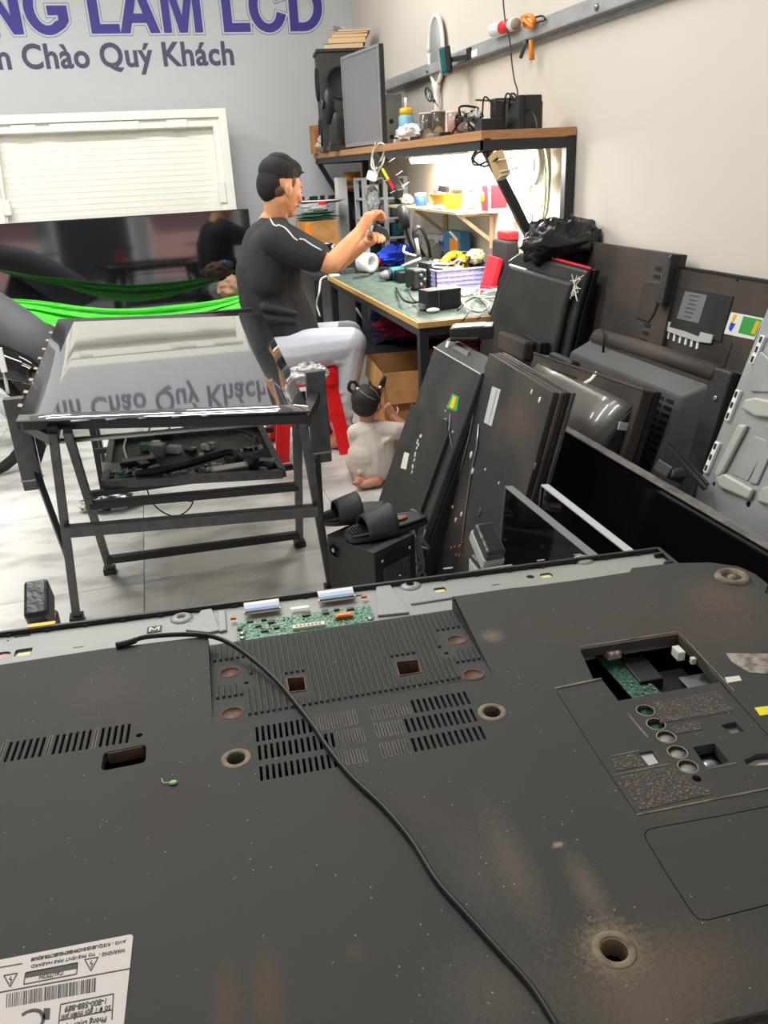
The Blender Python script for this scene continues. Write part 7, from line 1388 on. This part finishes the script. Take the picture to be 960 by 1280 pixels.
# trousers
b = MB(); caps(b, (hip+Vector((-.03, -.06, -.0)), .118), (hip+Vector((.04, -.09, .0)), .112), (lerp(hip+Vector((0, -.1, 0)), knR, .6), .100), (knR, .084), (lerp(knR, anR, .35), .070), (lerp(knR, anR, .72), .060), (lerp(knR, anR, .86), .058))
caps(b, (hip+Vector((-.03, .06, 0)), .115), (hip+Vector((.04, .09, .0)), .10), (lerp(hip+Vector((0, .1, 0)), knL, .6), .086), (knL, .074), (lerp(knL, anL, .35), .064), (lerp(knL, anL, .86), .056))
for k, t_ in enumerate((.25, .5, .62, .7, .78, .84)): q = lerp(knR, anR, t_); b.cap(q+Vector((-.035, -.055, .008)), q+Vector((.045, -.05, -.012*(1 if k % 2 else -1))), .012, .008, 8)
for k, (a, c) in enumerate((((410, 440), (428, 450)), ((405, 430), (436, 447)), ((418, 452), (440, 455)))): b.cap(Py(*a, 3.87), Py(*c, 3.87), .014, .010, 8)
tr_m = b.build('trousers', 'jeans_white', man); b_ = tr_m; remesh(b_, .008, 3)
# the dark part he is holding
hm_ = thing('held_part', 'small dark square part held in the raised hands of the seated man', 'electronics', held); q = [H3(469, 280, .02), H3(484, 286, .02), H3(488, 298, .02), H3(479, 306, .02), H3(464, 297, .02)]
mat('slate', '2c3436', .5); ctr = sum(q, Vector())/5; b = MB(); vs = [p for p in q]+[p+Vector((0, .022, 0)) for p in q]; b.add(vs, [(4, 3, 2, 1, 0), (5, 6, 7, 8, 9)]+[(i, (i+1) % 5, 5+(i+1) % 5, 5+i) for i in range(5)]); b.build('case', 'slate', hm_, bevel=.003)
# ------------------------------------------------------------ child
YC = 3.38
def K3(px, py, dy=0): return Py(px, py, YC+dy)
kid = thing('person', 'small child with two dark pigtails in a cream top kneeling by the cardboard box', 'person', (.80, 3.4, 0))
hk_ = K3(459, 503, .03); KM = Matrix.Translation(hk_) @ Matrix.Rotation(PI/2-.75, 4, 'Z') @ Matrix.Rotation(.18, 4, 'Y')
def kp(x, y, z): return KM @ Vector((x, y, z))
def kell(b, c, r): b.ell(kp(*c), r, KM.to_3x3(), 18, 11)
b = MB(); kell(b, (-.004, 0, .008), (.072, .060, .066)); kell(b, (.022, 0, -.020), (.050, .050, .048)); kell(b, (.050, 0, -.030), (.022, .035, .022)); kell(b, (.078, 0, -.012), (.008, .009, .008)); kell(b, (.058, 0, -.048), (.014, .018, .012))
for s in (-1, 1): kell(b, (.0, .060*s, -.008), (.012, .008, .018)); kell(b, (.052, .026*s, -.022), (.020, .020, .020))
nk = K3(459, 528, .03); shm = K3(464, 541, .03)
caps(b, (kp(-.01, 0, -.04), .034), (nk, .034), (shm, .05))
sR = K3(492, 538, -.01); eR = K3(516, 541, .02); hR = K3(492, 521, .06); sL = K3(445, 541, .03); eL = K3(446, 556, .12); hL = K3(470, 540, .19)
caps(b, (sR, .032), (eR, .024), (hR, .017)); caps(b, (sL, .03), (eL, .024), (hL, .017)); hand(b, lerp(eR, hR, .8), K3(488, 514, .065), K3(487, 500, .12), -1, .55, .25); hand(b, lerp(eL, hL, .9), hL+Vector((.02, .015, .01)), hL+Vector((.05, .06, 0)), 1, .5)
pel = Vector((.815, 3.40, .105)); caps(b, (shm, .06), (K3(463, 570, .03), .065), (pel, .07))
# folded legs: knees forward, feet back with soles up
for s, fx, fy in ((-1, -.055, -.085), (1, .015, -.110)):
    kn = pel+Vector((.07*s+.05, .17, -.055)); an = pel+Vector((fx, fy+.03, -.070)); caps(b, (pel+Vector((.04*s, .02, 0)), .055), (kn, .042), (an, .026)); to = an+(Vector((-.065, -.012, -.005)) if s > 0 else Vector((-.03, -.045, .01)))
    caps(b, (an, .024), (lerp(an, to, .6), .021), (to, .015))
    for k in range(5): tt = to+Vector((0, .006*(k-2), .004)) if s > 0 else to+Vector((.007*(k-2), 0, .003)); b.ell(tt+(to-an).normalized()*.012, (.006, .006, .006), n=8, m=6)
b.v = [Vector((v.x, v.y, max(v.z, .002))) for v in b.v]
kb = b.build('body', 'skin_child', kid); remesh(kb, .0042, 2)
mat('hair_child', '1d1613', .7, bump=.8, bscale=200); b = MB(); kell(b, (-.014, 0, .016), (.070, .067, .066)); kell(b, (-.022, 0, -.014), (.056, .060, .050)); kell(b, (.020, 0, .034), (.052, .054, .042))
for (px, py, pts) in ((441, 481, ((449, 488), (444, 478), (438, 478), (436, 486), (441, 490))), (477, 478, ((474, 485), (477, 477), (481, 472), (479, 482)))):
    P = [K3(x, y, .03) for x, y in pts]; P = smooth_path(P, 4)
    for a, c in zip(P, P[1:]): b.cap(a, c, .009, .008, 8)
kh = b.build('hair', 'hair_child', kid); remesh(kh, .004, 1); bvh = on_shirt(kh, 0, 0)
mat('parting', '8d7a70', .7)
for pl_ in (((450, 488), (456, 493), (463, 497), (470, 500)), ((463, 484), (470, 490), (474, 497))):
    pts = []
    for c in smooth_path([(x, y, 0) for x, y in pl_], 3):
        h = bvh.ray_cast(O, ray(c.x, c.y).normalized()); pts.append(h[0]-ray(c.x, c.y).normalized()*.0002 if h[0] else K3(c.x, c.y, -.03))
    MB().tube(pts, .0022, 5).build('parting', 'parting', kid, 'pale parting in the hair')
for c in ((447, 486), (475, 484)): MB().ell(K3(*c, .01), (.007, .007, .007), n=10, m=7).build('hair_band', 'white', kid, 'white hair band')
mat('top_cream', 'd9cdc3', .85, bump=.3, bscale=300, col2='cfc1b5', scale=12)
b = MB(); caps(b, (K3(459, 534, .03), .048), (K3(458, 552, .03), .076), (K3(458, 580, .02), .080), (pel+Vector((-.015, -.005, .035)), .082)); caps(b, (K3(474, 550, .03), .070), (K3(474, 580, .02), .080), (pel+Vector((.03, -.005, .035)), .080)); caps(b, (K3(459, 540, .02), .060), (K3(466, 560, .012), .078), (K3(466, 585, .012), .084)); caps(b, (K3(459, 536, .03), .045), (sR, .040), (lerp(sR, eR, .75), .040)); caps(b, (K3(455, 538, .03), .045), (sL, .042), (lerp(sL, eL, .8), .038))
for (a, c) in (((450, 590), (478, 580)), ((474, 556), (490, 546))): b.cap(K3(*a, -.040), K3(*c, -.036), .012, .008, 8)
b.v = [Vector((v.x, v.y, max(v.z, .03))) for v in b.v]
ks_ = b.build('shirt', 'top_cream', kid); remesh(ks_, .005, 4)
b = MB()
for s in (-1, 1): kn = pel+Vector((.07*s+.05, .17, -.052)); an = pel+Vector((-.0 if s < 0 else .045, -.03, -.062)); caps(b, (pel+Vector((.04*s, .02, .0)), .064), (kn, .050), (an, .034))
b.v = [Vector((v.x, v.y, max(v.z, .003))) for v in b.v]; kt = b.build('trousers', 'top_cream', kid, 'cream trousers'); remesh(kt, .005, 3)
